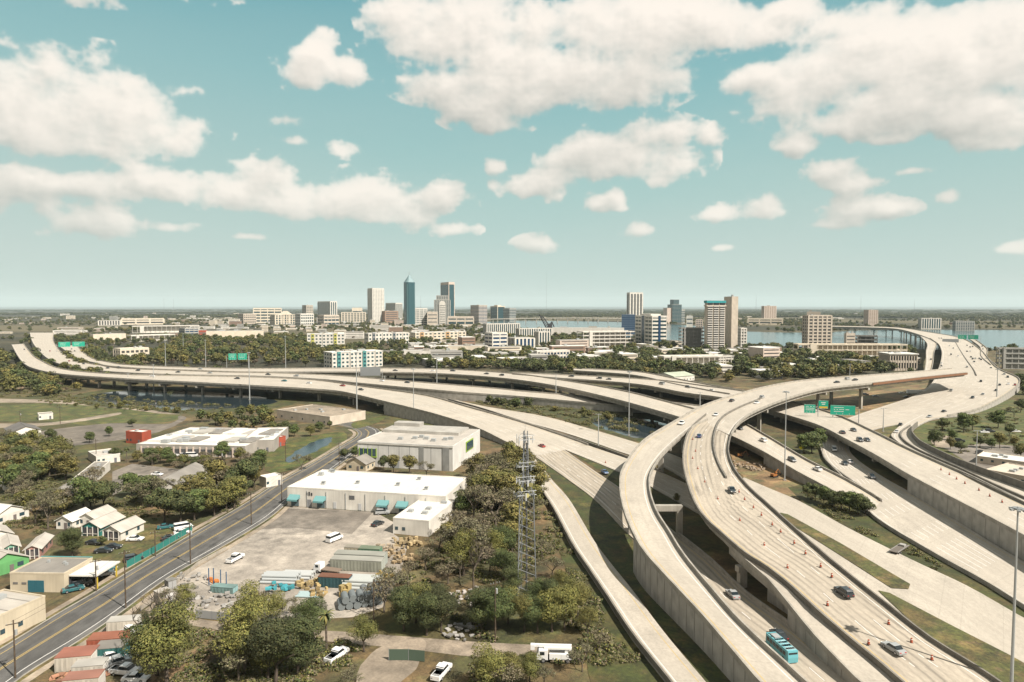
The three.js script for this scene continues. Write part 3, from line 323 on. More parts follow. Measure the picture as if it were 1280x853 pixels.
// trees: x, z, height, kind
const TREES = [[-188, -253.4, 12, 'o'], [-181.1, -273.6, 12, 'y'], [-146.8, -212.6, 13, 'b'], [-154.1, -217.4, 10, 'b'], [-140.2, -231.3, 11, 'o'], [-147.7, -235.9, 9, 'y'], [-113.3, -219, 11, 'o'], [-106.9, -216.6, 12, 'o'], [-104.2, -220.7, 11, 'o'], [-99.5, -225, 10, 'y'], [-129.5, -235.9, 9, 'b'], [-123.2, -187.8, 8, 'o'], [-120.2, -196.7, 3, 'o'], [-239.3, -350.7, 8, 'o'], [-217.7, -348.6, 6, 'o'], [-218, -366, 6, 'o'], [-221.9, -395.6, 5, 'o'], [-180.7, -308.3, 6, 'o'], [-174.1, -305.1, 7, 'p'], [-169.1, -305.1, 6, 'y'], [-160.8, -300.4, 8, 'o'], [-157.3, -301.9, 6, 'b'], [-149.7, -297.3, 6, 'o'], [-142.6, -294.3, 6, 'o'], [-136.7, -292.8, 6, 'o'], [-131.5, -306.7, 9, 'o'], [-122.8, -305.1, 7, 'y'], [-112.2, -291.4, 9, 'b'], [-99.1, -236.9, 9, 'y'], [-99.2, -248, 9, 'o'], [-99.4, -260.2, 10, 'y'], [-107.7, -288.5, 10, 'o'], [-90.4, -289.9, 8, 'b'], [-117.7, -366, 7, 'o'], [-126.4, -375.4, 7, 'o'], [-109, -366, 7, 'y'], [-108.3, -380.2, 6, 'o'], [-105.1, -390.3, 5, 'o'], [-133.9, -377.8, 6, 'o'], [-76.3, -308.3, 6, 'o'], [-72.7, -313.2, 6, 'o'], [-64.2, -309.9, 6, 'o'], [-49.9, -284.3, 9, 'y'], [-42.7, -281.6, 9, 'y'], [-35.4, -278.9, 8, 'b'], [-55, -289.9, 7, 'o'], [-12.6, -221.5, 13, 'b'], [-8.9, -225.9, 14, 'b'], [-5.1, -212.6, 14, 'b'], [-1.6, -217.4, 14, 'b'], [-16.3, -201.5, 11, 'b'], [-20.6, -187.8, 10, 'b'], [-11.2, -187.8, 12, 'b'], [-8, -198.1, 12, 'b'], [-18.3, -192.1, 9, 'y'], [-2.9, -187.8, 9, 'o'], [-23, -178.5, 8, 'b'], [-26, -167, 8, 'b'], [0, -192.1, 9, 'y'], [-16.6, -225.9, 9, 'o'], [0, -230.3, 12, 'b'], [-4.3, -239.8, 10, 'o'], [-11, -250.1, 9, 'b'], [-16.2, -273.6, 6, 'o'], [0, -267.4, 7, 'o'], [4.4, -244.9, 7, 'o'], [-6.8, -287.1, 6, 'o'], [-23.4, -144.3, 9, 'o'], [-18.2, -142.2, 10, 'o'], [-21.3, -148.1, 9, 'y'], [-15.2, -143.6, 9, 'o'], [-17, -149.6, 8, 'o'], [-6.6, -143.9, 9, 'o'], [-3.5, -144.7, 10, 'o'], [-0.9, -147.7, 9, 'y'], [-30.1, -135.4, 8, 'y'], [-37.7, -135.4, 10, 'p'], [-43, -143.9, 8, 'o'], [-44.1, -124.1, 12, 'o'], [-40.7, -126.1, 12, 'o'], [-45.9, -125, 10, 'y'], [-52.2, -147.7, 7, 'y'], [-57, -151.2, 7, 'b'], [-48.3, -149.2, 6, 'b'], [-29.4, -153.2, 9, 'b'], [-27.4, -159.2, 9, 'b'], [-9.5, -165.6, 12, 'd'], [-4.4, -120.7, 9, 'y'], [-1.7, -120.7, 8, 'b'], [-28.6, -121.7, 5, 'b'], [-64, -123.1, 16, 'y'], [-67.5, -126.4, 12, 'o'], [-71.2, -129.2, 15, 'd'], [-78.6, -154.4, 6, 'b'], [-75.8, -154.9, 6, 'y'], [-56.4, -132.9, 10, 'b'], [-51.1, -127.2, 16, 'y'], [-56.3, -143.6, 12, 'y'], [-51.3, -124.7, 9, 'b'], [-50.4, -133.2, 9, 'b'], [2.6, -143.9, 9, 'y'], [5.5, -143.2, 9, 'o'], [8.6, -143.9, 10, 'y'], [11.4, -144.7, 10, 'y'], [14.7, -149.2, 9, 'y'], [10.4, -173.6, 7, 'b'], [8.4, -185.9, 6, 'b'], [11.6, -162.3, 7, 'y'], [13.4, -155.7, 8, 'y'], [9.2, -153.6, 8, 'o'], [6, -155.7, 8, 'o'], [17.1, -135.4, 6, 'b'], [13.5, -127.8, 6, 'b'], [16.2, -142.2, 7, 'y'], [3.3, -123.3, 6, 'y'], [5.9, -122.8, 5, 'b'], [0, -122.8, 7, 'y'], [-16.2, -169.5, 7, 'b'], [-13.5, -173.6, 8, 'b'], [-5.9, -177.4, 8, 'b'], [-2.1, -172, 8, 'o'], [-7.4, -153.6, 7, 'b'], [-9.7, -147.7, 6, 'b'], [0, -162.3, 7, 'o'], [243.3, -382.7, 8, 'o'], [252.2, -377.8, 11, 'o'], [262.1, -385.2, 9, 'y'], [213.9, -342.5, 9, 'o'], [280.3, -390.3, 11, 'o'], [214.9, -323.6, 6, 'o'], [215.8, -332.8, 6, 'y'], [241.5, -334.7, 8, 'y'], [248.7, -334.7, 7, 'y'], [337.7, -450, 9, 'o'], [230.8, -354.9, 6, 'o'], [318.9, -430.3, 9, 'b'], [236.2, -332.8, 6, 'o'], [233, -336.6, 6, 'o'], [269.1, -366, 7, 'o'], [233.4, -309.9, 8, 'y'], [108.1, -245.9, 6, 'o'], [109.3, -242.8, 6.5, 'o'], [110.7, -238.9, 6.5, 'o'], [112.4, -235.9, 6, 'o'], [113.7, -232.2, 7, 'o'], [115.1, -229.4, 7.5, 'o'], [116.7, -226.7, 7.5, 'o'], [118.2, -225, 6, 'o'], [143.6, -323.6, 11, 'o'], [139.8, -323.6, 9, 'o'], [150.8, -332.8, 10, 'o'], [59.2, -241.8, 3.5, 'y'], [-252.9, -336.6, 10, 'b'], [-178.9, -244.9, 9, 'b'], [-214.6, -301.9, 9, 'y'], [-168.7, -273.6, 7, 'b']];
const WOODS = [
  ['trees between the bungalows and the school', [[-169.7, -230.3], [-207.7, -273.6], [-234.8, -309.9], [-231, -336.6], [-187.1, -287.1], [-163.3, -267.4], [-139.6, -255.6], [-124.4, -255.6], [-107.8, -267.4], [-102.2, -273.6], [-95.8, -230.3], [-102.2, -223.2], [-123.2, -230.3], [-144.1, -237.9], [-147.7, -225.9]], 92, 8, 13, 'obyby'],
  ['thicket trees beside the warehouse wall', [[-16.4, -230.3], [-15.3, -287.1], [0, -294.3], [8.1, -273.6], [12.3, -230.3], [14.9, -192.1], [4.1, -169.5], [-10.4, -174.7], [-19.2, -169.5], [-25, -174.7], [-18.9, -198.7]], 74, 9, 14, 'bybyb'],
  ['trees along the gravel track', [[-194.7, -412.2], [-154.6, -436.6], [-128.4, -368.3], [-132.5, -361.5], [-189.4, -401]], 34, 5, 9, 'oyb'],
  ['trees around the school car park', [[-129.3, -287.1], [-158, -289.9], [-165.1, -309.9], [-132.3, -301.9], [-117.4, -309.9], [-102.1, -287.1], [-110.3, -273.6]], 12, 5, 8, 'oyb'],
  ['thick olive woods behind the viaduct', [[-514.3, -962], [-700.9, -1456.5], [-557.1, -1531.3], [-420.5, -1493], [-302.9, -1065.4], [-269.6, -1147.6], [-200.2, -1065.4], [-159.9, -839.6], [-219.5, -784.1], [-289.7, -794.6], [-420.5, -794.6]], 620, 10, 15, 'oybyb'],
  ['wooded lots in the mid city', [[-151.5, -805.4], [-200.2, -1065.4], [-137.9, -977.8], [0, -1147.6], [14.8, -839.6], [-36.4, -773.9]], 110, 8, 13, 'oyo'],
  ['dark trees between the ramps', [[0, -744.7], [0, -827.9], [58.4, -827.9], [157.7, -744.7], [143.4, -676.7], [97.8, -692.5], [51.3, -726.5]], 90, 8, 12, 'oo'],
  ['trees by the institution building', [[232.3, -692.5], [327.5, -977.8], [407, -962], [520, -962], [447.8, -827.9], [446.8, -744.7], [438, -744.7], [367.1, -709.1], [288.1, -661.6], [231.2, -613.6]], 150, 9, 14, 'ooy'],
  ['trees around the low school', [[118.5, -839.6], [125.2, -1065.4], [215.7, -1147.6], [275.3, -1065.4], [362.9, -1065.4], [309.2, -876.8], [222.2, -726.5], [211.7, -620], [182.8, -647.1], [188, -726.5]], 100, 8, 13, 'ooy'],
  ['bushes before the pale retaining wall', [[0, -471.6], [-17.4, -491.2], [-24.6, -521.6], [12.1, -512.5], [17, -479.2]], 14, 4, 6.5, 'oo'],
  ['scrub trees left of the lawn', [[-423.2, -561.2], [-521.6, -692.5], [-512.8, -726.5], [-442, -676.7], [-386.9, -620], [-356.9, -550.8], [-359.7, -526.2]], 60, 6, 11, 'oyb'],
  ['city trees in front of downtown', [[-525.7, -2134.3], [-207.7, -2213.5], [-113.4, -1757], [-121.9, -1297.8], [-191.1, -1356.9], [-341.9, -1456.5]], 80, 8, 13, 'oyb'],
  ['trees in the left suburbs', [[-3204, -4272.1], [-2603.2, -4272.1], [-1985.8, -4984.7], [-623, -1659.2], [-700.9, -1493], [-807.5, -1297.8], [-1070.8, -1659.2], [-1019.4, -1356.9]], 220, 8, 13, 'oyb'],
  ['trees on the near river bank', [[79.6, -1356.9], [175.2, -1243.6], [251.3, -1125.9], [450.6, -1065.4], [565.2, -962], [638.3, -1065.4], [519.2, -1105], [280.3, -1193.7], [140.2, -1493]], 150, 9, 14, 'ooy'],
  ['scrub by the pond', [[-336, -491.2], [-289.2, -471.6], [-313.5, -521.6], [-265.7, -479.2], [-215.7, -457], [-219.7, -443.2], [-317.6, -464.2]], 22, 2.5, 5, 'yb'],
  ['scrub along the lagoon', [[21.9, -464.2], [61.8, -436.6], [62.4, -406.5], [30.5, -430.3]], 14, 2.5, 5, 'yb'],
  ['trees beside the right car park', [[406.6, -561.2], [463.8, -633.3], [481.8, -620], [398.8, -512.5], [370.7, -491.2]], 14, 7, 10, 'oo'],
  ['trees around the far cream mill', [[-568.1, -903.5], [-773.9, -1243.6], [-780.5, -1356.9], [-606.5, -1147.6], [-453.5, -876.8], [-483.7, -839.6]], 40, 7, 11, 'oyb'],
];
const PATCHES = [
  ['lawn', 'lawn', [[-372.3, -464.2], [-338.8, -495.3], [-270.4, -467.8], [-218.7, -446.6], [-211.7, -412.2], [-246.3, -401], [-284.3, -415.1], [-335.6, -418]]],
  ['lawn_path', 'pave', [[-326.4, -406.5], [-281.3, -410.8], [-260.2, -450], [-256.3, -443.2], [-273.7, -401], [-315.6, -392.9]]],
  ['gravel_track', 'pave', [[-414.4, -517], [-350.4, -512.5], [-279.2, -483.2], [-225.5, -460.5], [-192.7, -495.3], [-187.3, -512.5], [-182.6, -499.5], [-213.4, -443.2], [-270.4, -467.8], [-338.8, -495.3], [-400.5, -499.5]]],
  ['car_park', 'lot', [[-269.9, -368.3], [-244.8, -406.5], [-206.4, -406.5], [-213.9, -436.6], [-205.7, -427.1], [-200.2, -368.3], [-231, -336.6], [-252.6, -344.5]]],
  ['yard', 'yard', [[-84.2, -228.5], [-79.7, -236.9], [-46.4, -229.4], [-37.5, -217.4], [-36.5, -207.3], [-30.8, -198.7], [-29.2, -174.7], [-30.2, -155.7], [-36.1, -150.8], [-55.1, -148.4], [-73, -152.4], [-86.1, -165.6], [-87.6, -183.6]]],
  ['dark_lot', 'lot2', [[-80.2, -211.8], [-79.3, -234], [-47.4, -230.3], [-49.4, -207.3], [-68.6, -213.4]]],
  ['front_lot', 'lot2', [[-148.5, -250.1], [-149.3, -264.9], [-128.6, -271.1], [-132.7, -287.1], [-169.9, -301.9], [-170.1, -287.1]]],
  ['gravel_path', 'pave', [[-27.8, -136.4], [-19.4, -140.4], [-17.7, -133.8], [-20.9, -124.1], [-23.1, -112.5], [-27.2, -112.5]]],
  ['worn_dirt', 'dirt', [[-71.6, -140.4], [-67.3, -143.9], [-60.8, -133.8], [-58.3, -124.1], [-63.5, -124.1]]],
  ['dirt_yard', 'dirt2', [[-87.6, -133.8], [-86.3, -146.9], [-77.6, -142.2], [-67.2, -124.1], [-82.2, -119.7]]],
  ['house_yard', 'dryGrass', [[-127.9, -198.7], [-126.5, -221.5], [-112, -221.5], [-100.7, -207.3], [-101.9, -192.1], [-103.4, -176.8], [-110.1, -177.4], [-118.7, -185.9]]],
  ['verge', 'grass', [[11.8, -311.6], [23.9, -272.4], [30.9, -242.8], [35.2, -217.4], [36.6, -192.1], [36.5, -174.7], [41.8, -133.8], [43, -111.4], [39, -111.4], [36.4, -125], [29.8, -166.1], [24.6, -202.2], [20.9, -244.9]]],
  ['sloping_verge', 'grass', [[13.7, -230.3], [16.9, -197.4], [20.2, -177.9], [22.6, -161.4], [25.5, -141.4], [29.1, -123.9], [30.9, -111.4], [16.1, -111.4], [16, -140.4], [16.7, -164.7], [13.7, -192.1]]],
  ['sliver_verge', 'grass', [[29.4, -327.2], [35.8, -318.3], [45.9, -287.1], [45.6, -268.6], [42.2, -273.6], [36.6, -294.3]]],
  ['median_verge', 'grass', [[35.9, -370.6], [45.2, -382.7], [64.4, -340.5], [52, -325.4]]],
  ['canal_bank', 'grass', [[-67.9, -607.3], [0, -512.5], [34.8, -491.2], [94.1, -443.2], [105.6, -406.5], [73.3, -344.5], [66.4, -350.7], [46.4, -392.9], [19.4, -443.2], [-11.3, -479.2], [-51, -540.7]]],
  ['lagoon', 'pond', [[51.1, -424.1], [76.2, -430.3], [92.2, -406.5], [87.6, -380.2], [68.4, -361.5], [58, -377.8], [49.4, -398.2]]],
  ['pond_bank', 'grass', [[-347.2, -540.7], [-332.9, -595.1], [-261.1, -583.4], [-178.4, -540.7], [-158, -487.2], [-171.1, -460.5], [-211.8, -443.2], [-251.9, -464.2], [-302, -483.2]]],
  ['pond', 'pond', [[-333.4, -535.8], [-320.1, -572.1], [-257.9, -561.2], [-192.3, -526.2], [-173.7, -499.5], [-180.9, -479.2], [-220, -460.5], [-260, -479.2], [-297.9, -495.3]]],
  ['canal_lawn', 'lawn2', [[-110.9, -301.9], [-117.5, -336.6], [-108.8, -368.3], [-96.6, -380.2], [-86.8, -352.8], [-90.9, -313.2], [-99.4, -284.3]]],
  ['canal_water', 'canal', [[-103.7, -308.3], [-104.9, -330.9], [-103, -352.8], [-98, -363.7], [-93.9, -352.8], [-95.1, -330.9], [-98.9, -311.6], [-100.6, -303.5]]],
  ['corner_lawn', 'lawn2', [[-96, -406.5], [-82.5, -436.6], [-80, -418], [-89.9, -390.3]]],
  ['ramp_verge', 'lawn', [[239.9, -398.2], [265.4, -421], [289.6, -433.4], [318.9, -460.5], [373.4, -512.5], [383.8, -471.6], [300.4, -368.3], [227.5, -309.9], [199, -287.1], [201.3, -314.9], [208.6, -344.5], [219, -368.3]]],
  ['ramp_car_park', 'lot2', [[215, -336.6], [241.8, -346.6], [262.8, -336.6], [209.3, -267.4], [201, -289.9]]],
  ['white_court', 'pave', [[224.4, -361.5], [237.3, -368.3], [221.5, -340.5], [213, -336.6]]],
  ['works_dirt', 'dirt', [[117.5, -361.5], [117.4, -309.9], [120.1, -273.6], [106.1, -244.9], [98.4, -259], [95.4, -277.5], [100.9, -309.9]]],
  ['works_ground', 'dirt', [[214.3, -491.2], [310, -572.1], [402.6, -633.3], [326.3, -512.5], [275.8, -487.2], [221.6, -436.6], [192, -406.5], [193.3, -436.6]]],
  ['tree_strip', 'grass', [[107, -261.4], [117.3, -267.4], [120.8, -225.9], [119.1, -192.1], [121.2, -157], [121.3, -140.4], [117.1, -135.4], [113.8, -148.4], [110.2, -184.7], [106.7, -213.4], [104, -239.8]]],
  ['gore_grass', 'dryGrass', [[203.1, -377.8], [232.8, -406.5], [250, -421], [206.8, -368.3], [194, -352.8]]],
  ['median_strip', 'dryGrass', [[90.7, -227.6], [92.6, -225.9], [96.8, -198.1], [100, -168], [97.9, -165.1], [94, -165.6], [91.9, -190.2], [89.5, -215]]],
  ['shoulder_strip', 'dryGrass', [[89.9, -164.2], [91.9, -162.8], [96.1, -145.8], [99.5, -133.2], [101.6, -122.3], [92.8, -111.4], [90.1, -120.2], [88, -133.2], [88, -143.9]]],
];
const RIVER = [[-140.2, -2989.4], [0, -3517.6], [516.4, -3146.9], [700.9, -2298.8], [666.4, -1959.1], [788.5, -1867.1], [1087.6, -2060.6], [1328, -2096.8], [1546.7, -2060.6], [2078.4, -2060.6], [3037.1, -1659.2], [1271.3, -692.5], [913.3, -903.5], [826, -1065.4], [793.4, -1125.9], [687.6, -1125.9], [637.8, -1193.7], [504.6, -1193.7], [439.9, -1270.1], [316.1, -1170.2], [277.4, -1243.6], [247.4, -1757], [116.8, -1991.8], [0, -2060.6], [-116.8, -2490.6]];
const SCATTER = [
  ['low pale flat roofed building among the left suburbs trees', 'low buildings in the left suburbs', [[-3738, -4984.7], [-2383, -5982.3], [-569.5, -1493], [-606.5, -1147.6], [-773.9, -1243.6], [-801, -1065.4]], 72],
  ['low pale building in the blocks before downtown', 'low buildings before downtown', [[-1708.4, -3737.7], [-116.8, -2490.6], [0, -1659.2], [-116.8, -1243.6], [-335.2, -1297.8], [-700.9, -1757]], 105],
  ['low warehouse roof in the lots behind the ramps', 'warehouses behind the ramps', [[-200.2, -1065.4], [-127.4, -1356.9], [12.5, -1065.4], [100.1, -1065.4], [123.7, -876.8], [0, -805.4], [-146, -827.9]], 42],
  ['small building among trees in the wooded riverside lots', 'small buildings in the riverside lots', [[85, -903.5], [175.2, -1243.6], [450.6, -1065.4], [531, -903.5], [440.3, -763.9], [293.4, -692.5], [223.7, -633.3], [170.7, -763.9]], 40],
  ['distant building on the far river shore', 'buildings on the far shore', [[0, -4984.7], [1051.3, -7478.8], [3224, -5982.3], [3204, -4272.1], [1794.2, -2390.8], [1343.3, -2490.6], [804.7, -2213.5], [0, -4272.1]], 24],
  ['distant pale building far beyond downtown', 'far buildings beyond downtown', [[-4730.9, -7478.8], [0, -8547.7], [0, -4984.7], [-2911.3, -4601]], 16],
];
// vehicles on the roads: x, z, height, heading, kind, colour, road
const TRAFFIC = [
  [81.5, -294.5, 13.33, 2.79, 'sedan', 'blue', 'cone_flyover'],
  [70, -214.5, 11.24, 3.04, 'sedan', 'black', 'cone_flyover'],
  [74.1, -149.3, 5.81, -2.98, 'suv', 'black', 'cone_flyover'],
  [74.1, -129.4, 3.25, -2.88, 'sedan', 'grey', 'cone_flyover'],
  [81.4, -325.1, 13.65, 2.63, 'suv', 'white', 'curved_flyover'],
  [104.9, -348.5, 14.14, 2.65, 'sedan', 'white', 'merged_flyover'],
  [127.7, -393.9, 15.27, 2.47, 'sedan', 'black', 'merged_flyover'],
  [138.6, -384.1, 15.27, 2.47, 'sedan', 'white', 'merged_flyover'],
  [149.5, -405.3, 15.6, 2.45, 'suv', 'grey', 'merged_flyover'],
  [225.4, -471.4, 17.33, 2.02, 'sedan', 'black', 'merged_flyover'],
  [241.5, -488.4, 17.75, 2.02, 'suv', 'grey', 'merged_flyover'],
  [243.9, -483, 17.75, 2.02, 'sedan', 'black', 'merged_flyover'],
  [53.2, -161.2, 0.3, 0.11, 'sedan', 'grey', 'lower_roadway'],
  [54.2, -133.9, 0.3, 0.18, 'bus', 'teal', 'lower_roadway'],
  [56.4, -140.8, 0.3, 0.19, 'sedan', 'black', 'lower_roadway'],
  [164.9, -337.8, 7, -0.11, 'sedan', 'black', 'right_overpass'],
  [173.8, -344.4, 7, -0.12, 'sedan', 'black', 'right_overpass'],
  [163.5, -317.8, 6.95, -0.14, 'suv', 'black', 'right_overpass'],
  [167.3, -318.7, 6.95, -0.14, 'sedan', 'black', 'right_overpass'],
  [120.2, -289.9, 3.83, 0.07, 'suv', 'black', 'viaduct_ramp'],
  [125.6, -277.5, 3, 0.14, 'sedan', 'white', 'viaduct_ramp'],
  [118.4, -351.7, 6.5, 0.17, 'sedan', 'black', 'viaduct_ramp'],
  [120.5, -324.4, 5.67, 0.09, 'suv', 'white', 'viaduct_ramp'],
  [156.1, -327.4, 0.35, -0.35, 'van', 'white', 'river_bridge'],
  [147.3, -298.9, 0.35, -0.21, 'sedan', 'black', 'river_bridge'],
  [151.3, -302, 0.35, -0.25, 'sedan', 'white', 'river_bridge'],
  [146.6, -274.8, 0.35, -0.21, 'suv', 'black', 'river_bridge'],
  [228.2, -397.5, 0.6, -0.71, 'sedan', 'black', 'walled_ramp'],
  [212, -372.9, 0.9, -0.6, 'sedan', 'white', 'walled_ramp'],
  [535.6, -830.2, 11.54, -0.55, 'suv', 'black', 'river_bridge'],
  [529.4, -807.4, 11.25, -0.55, 'sedan', 'white', 'river_bridge'],
  [460.3, -729, 9.15, -0.54, 'sedan', 'white', 'river_bridge'],
  [442.6, -700.9, 8.67, -0.53, 'sedan', 'black', 'river_bridge'],
  [654.9, -980.2, 14.25, -0.51, 'sedan', 'black', 'river_bridge'],
  [639, -949.7, 13.75, -0.51, 'sedan', 'black', 'river_bridge'],
  [646.9, -956.4, 13.83, -0.51, 'suv', 'black', 'river_bridge'],
  [585.8, -876.4, 12.42, -0.55, 'sedan', 'black', 'river_bridge'],
  [589.9, -876.4, 12.42, -0.55, 'sedan', 'white', 'river_bridge'],
  [538.6, -798.4, 10.96, -0.55, 'sedan', 'black', 'river_bridge'],
  [523.2, -772.7, 10.62, -0.55, 'suv', 'black', 'river_bridge'],
  [505, -743.2, 9.79, -0.55, 'sedan', 'black', 'river_bridge'],
  [529.6, -777.6, 10.67, -0.55, 'sedan', 'grey', 'river_bridge'],
  [534.2, -777.6, 10.67, -0.55, 'sedan', 'black', 'river_bridge'],
  [526.5, -763.7, 10.37, -0.55, 'suv', 'black', 'river_bridge'],
  [478.3, -678.8, 8.53, -0.53, 'sedan', 'black', 'river_bridge'],
  [453.7, -626.5, 7.42, -0.55, 'suv', 'grey', 'river_bridge'],
  [442.9, -607, 6.93, -0.59, 'suv', 'black', 'river_bridge'],
  [401.1, -580.9, 6, -0.65, 'suv', 'black', 'river_bridge'],
  [400.9, -558.1, 5.67, -0.65, 'sedan', 'black', 'river_bridge'],
  [376.5, -527.8, 4.79, -0.72, 'sedan', 'black', 'river_bridge'],
  [354.1, -510.1, 3.96, -0.75, 'sedan', 'grey', 'river_bridge'],
  [335.8, -494.6, 3.33, -0.76, 'suv', 'black', 'river_bridge'],
  [411.3, -562.5, 5.83, -0.65, 'sedan', 'white', 'river_bridge'],
  [412.4, -556.7, 5.83, -0.65, 'sedan', 'red', 'river_bridge'],
  [343.9, -531.2, 4.38, -0.75, 'suv', 'grey', 'river_bridge'],
  [625.9, -974.5, 14, -0.51, 'sedan', 'white', 'river_bridge'],
  [603.2, -930.4, 13.25, -0.53, 'sedan', 'grey', 'river_bridge'],
  [462.8, -691.6, 8.67, -0.53, 'sedan', 'grey', 'river_bridge'],
  [282.6, -443.2, 1.35, -0.91, 'sedan', 'black', 'river_bridge'],
  [262.5, -426, 0.7, -0.87, 'sedan', 'grey', 'walled_ramp'],
  [724.2, -1155.5, 16.5, -0.4, 'sedan', 'black', 'river_bridge'],
  [728.2, -1155.5, 16.5, -0.4, 'sedan', 'black', 'river_bridge'],
  [466.4, -757.2, 11.33, -0.55, 'sedan', 'black', 'left_loop_ramp'],
  [667, -966.1, 13.92, -0.55, 'sedan', 'black', 'right_side_ramp'],
  [633.3, -915.5, 13.08, -0.59, 'sedan', 'grey', 'right_side_ramp'],
  [14.7, -335.1, 0.71, 0.49, 'sedan', 'red', 'left_viaduct'],
  [38.9, -283.1, 0.3, 0.24, 'sedan', 'blue', 'lower_roadway'],
  [-184.5, -549.8, 9.87, 1.21, 'sedan', 'teal', 'left_viaduct'],
  [-130.2, -521.3, 9.29, 0.99, 'sedan', 'red', 'left_viaduct'],
  [-111.1, -499.2, 8.92, 0.85, 'sedan', 'black', 'left_viaduct'],
  [-159.7, -533.9, 9.72, 1.13, 'sedan', 'white', 'left_viaduct'],
  [-219.5, -611.5, 8.92, 1.27, 'sedan', 'black', 'middle_viaduct'],
  [-190.5, -599.4, 8.71, 1.26, 'suv', 'grey', 'middle_viaduct'],
  [-86.8, -562.8, 7.12, 1.08, 'sedan', 'black', 'middle_viaduct'],
  [-109.7, -571.6, 7.5, 1.08, 'sedan', 'white', 'middle_viaduct'],
  [-55.7, -639.7, 9.5, 1.1, 'suv', 'black', 'viaduct_ramp'],
  [-23.1, -612.9, 9.5, 0.99, 'sedan', 'black', 'viaduct_ramp'],
  [-9.2, -598.6, 9.5, 0.86, 'suv', 'black', 'viaduct_ramp'],
  [-75.2, -639.7, 9.5, 1.3, 'sedan', 'white', 'viaduct_ramp'],
  [-110.5, -643.7, 9.5, 1.38, 'sedan', 'black', 'viaduct_ramp'],
  [51.8, -594.3, 8.87, 1.14, 'suv', 'black', 'right_overpass'],
  [74.5, -580.9, 8.54, 1.08, 'suv', 'black', 'right_overpass'],
  [81.9, -575.2, 8.46, 1.03, 'sedan', 'black', 'right_overpass'],
  [119.9, -544.4, 7.9, 0.52, 'van', 'grey', 'right_overpass'],
  [135.9, -524.4, 7.7, 0.53, 'suv', 'black', 'right_overpass'],
  [148.4, -505.9, 7.5, 0.6, 'sedan', 'white', 'right_overpass'],
  [-672.8, -970.7, 7.37, 0.64, 'sedan', 'black', 'middle_viaduct'],
  [-653.4, -962.4, 7.33, 0.64, 'sedan', 'red', 'middle_viaduct'],
  [-512.5, -786.9, 7.17, 0.71, 'sedan', 'red', 'middle_viaduct'],
  [-470.2, -746.1, 7.36, 0.8, 'sedan', 'black', 'middle_viaduct'],
  [-395.1, -682.8, 9.04, 1.08, 'sedan', 'black', 'viaduct_ramp'],
  [-621.7, -967.5, 7, 0.63, 'sedan', 'black', 'viaduct_ramp'],
  [-655.8, -1013.3, 7, 0.63, 'sedan', 'black', 'viaduct_ramp'],
  [-696.4, -972, 9, 0.65, 'sedan', 'black', 'left_viaduct'],
  [-408.3, -686.1, 7.94, 0.93, 'sedan', 'black', 'middle_viaduct'],
  [-360.2, -654.3, 8.5, 1.07, 'suv', 'black', 'middle_viaduct'],
  [-311.3, -633.1, 9, 1.26, 'sedan', 'black', 'middle_viaduct'],
  [-302.9, -660.2, 9.5, 1.25, 'sedan', 'grey', 'viaduct_ramp'],
  [-229.6, -567.1, 10, 1.29, 'sedan', 'black', 'left_viaduct'],
  [-278.2, -625.4, 9, 1.35, 'sedan', 'grey', 'middle_viaduct'],
  [-310.7, -586.7, 10, 1.29, 'sedan', 'white', 'left_viaduct'],
];
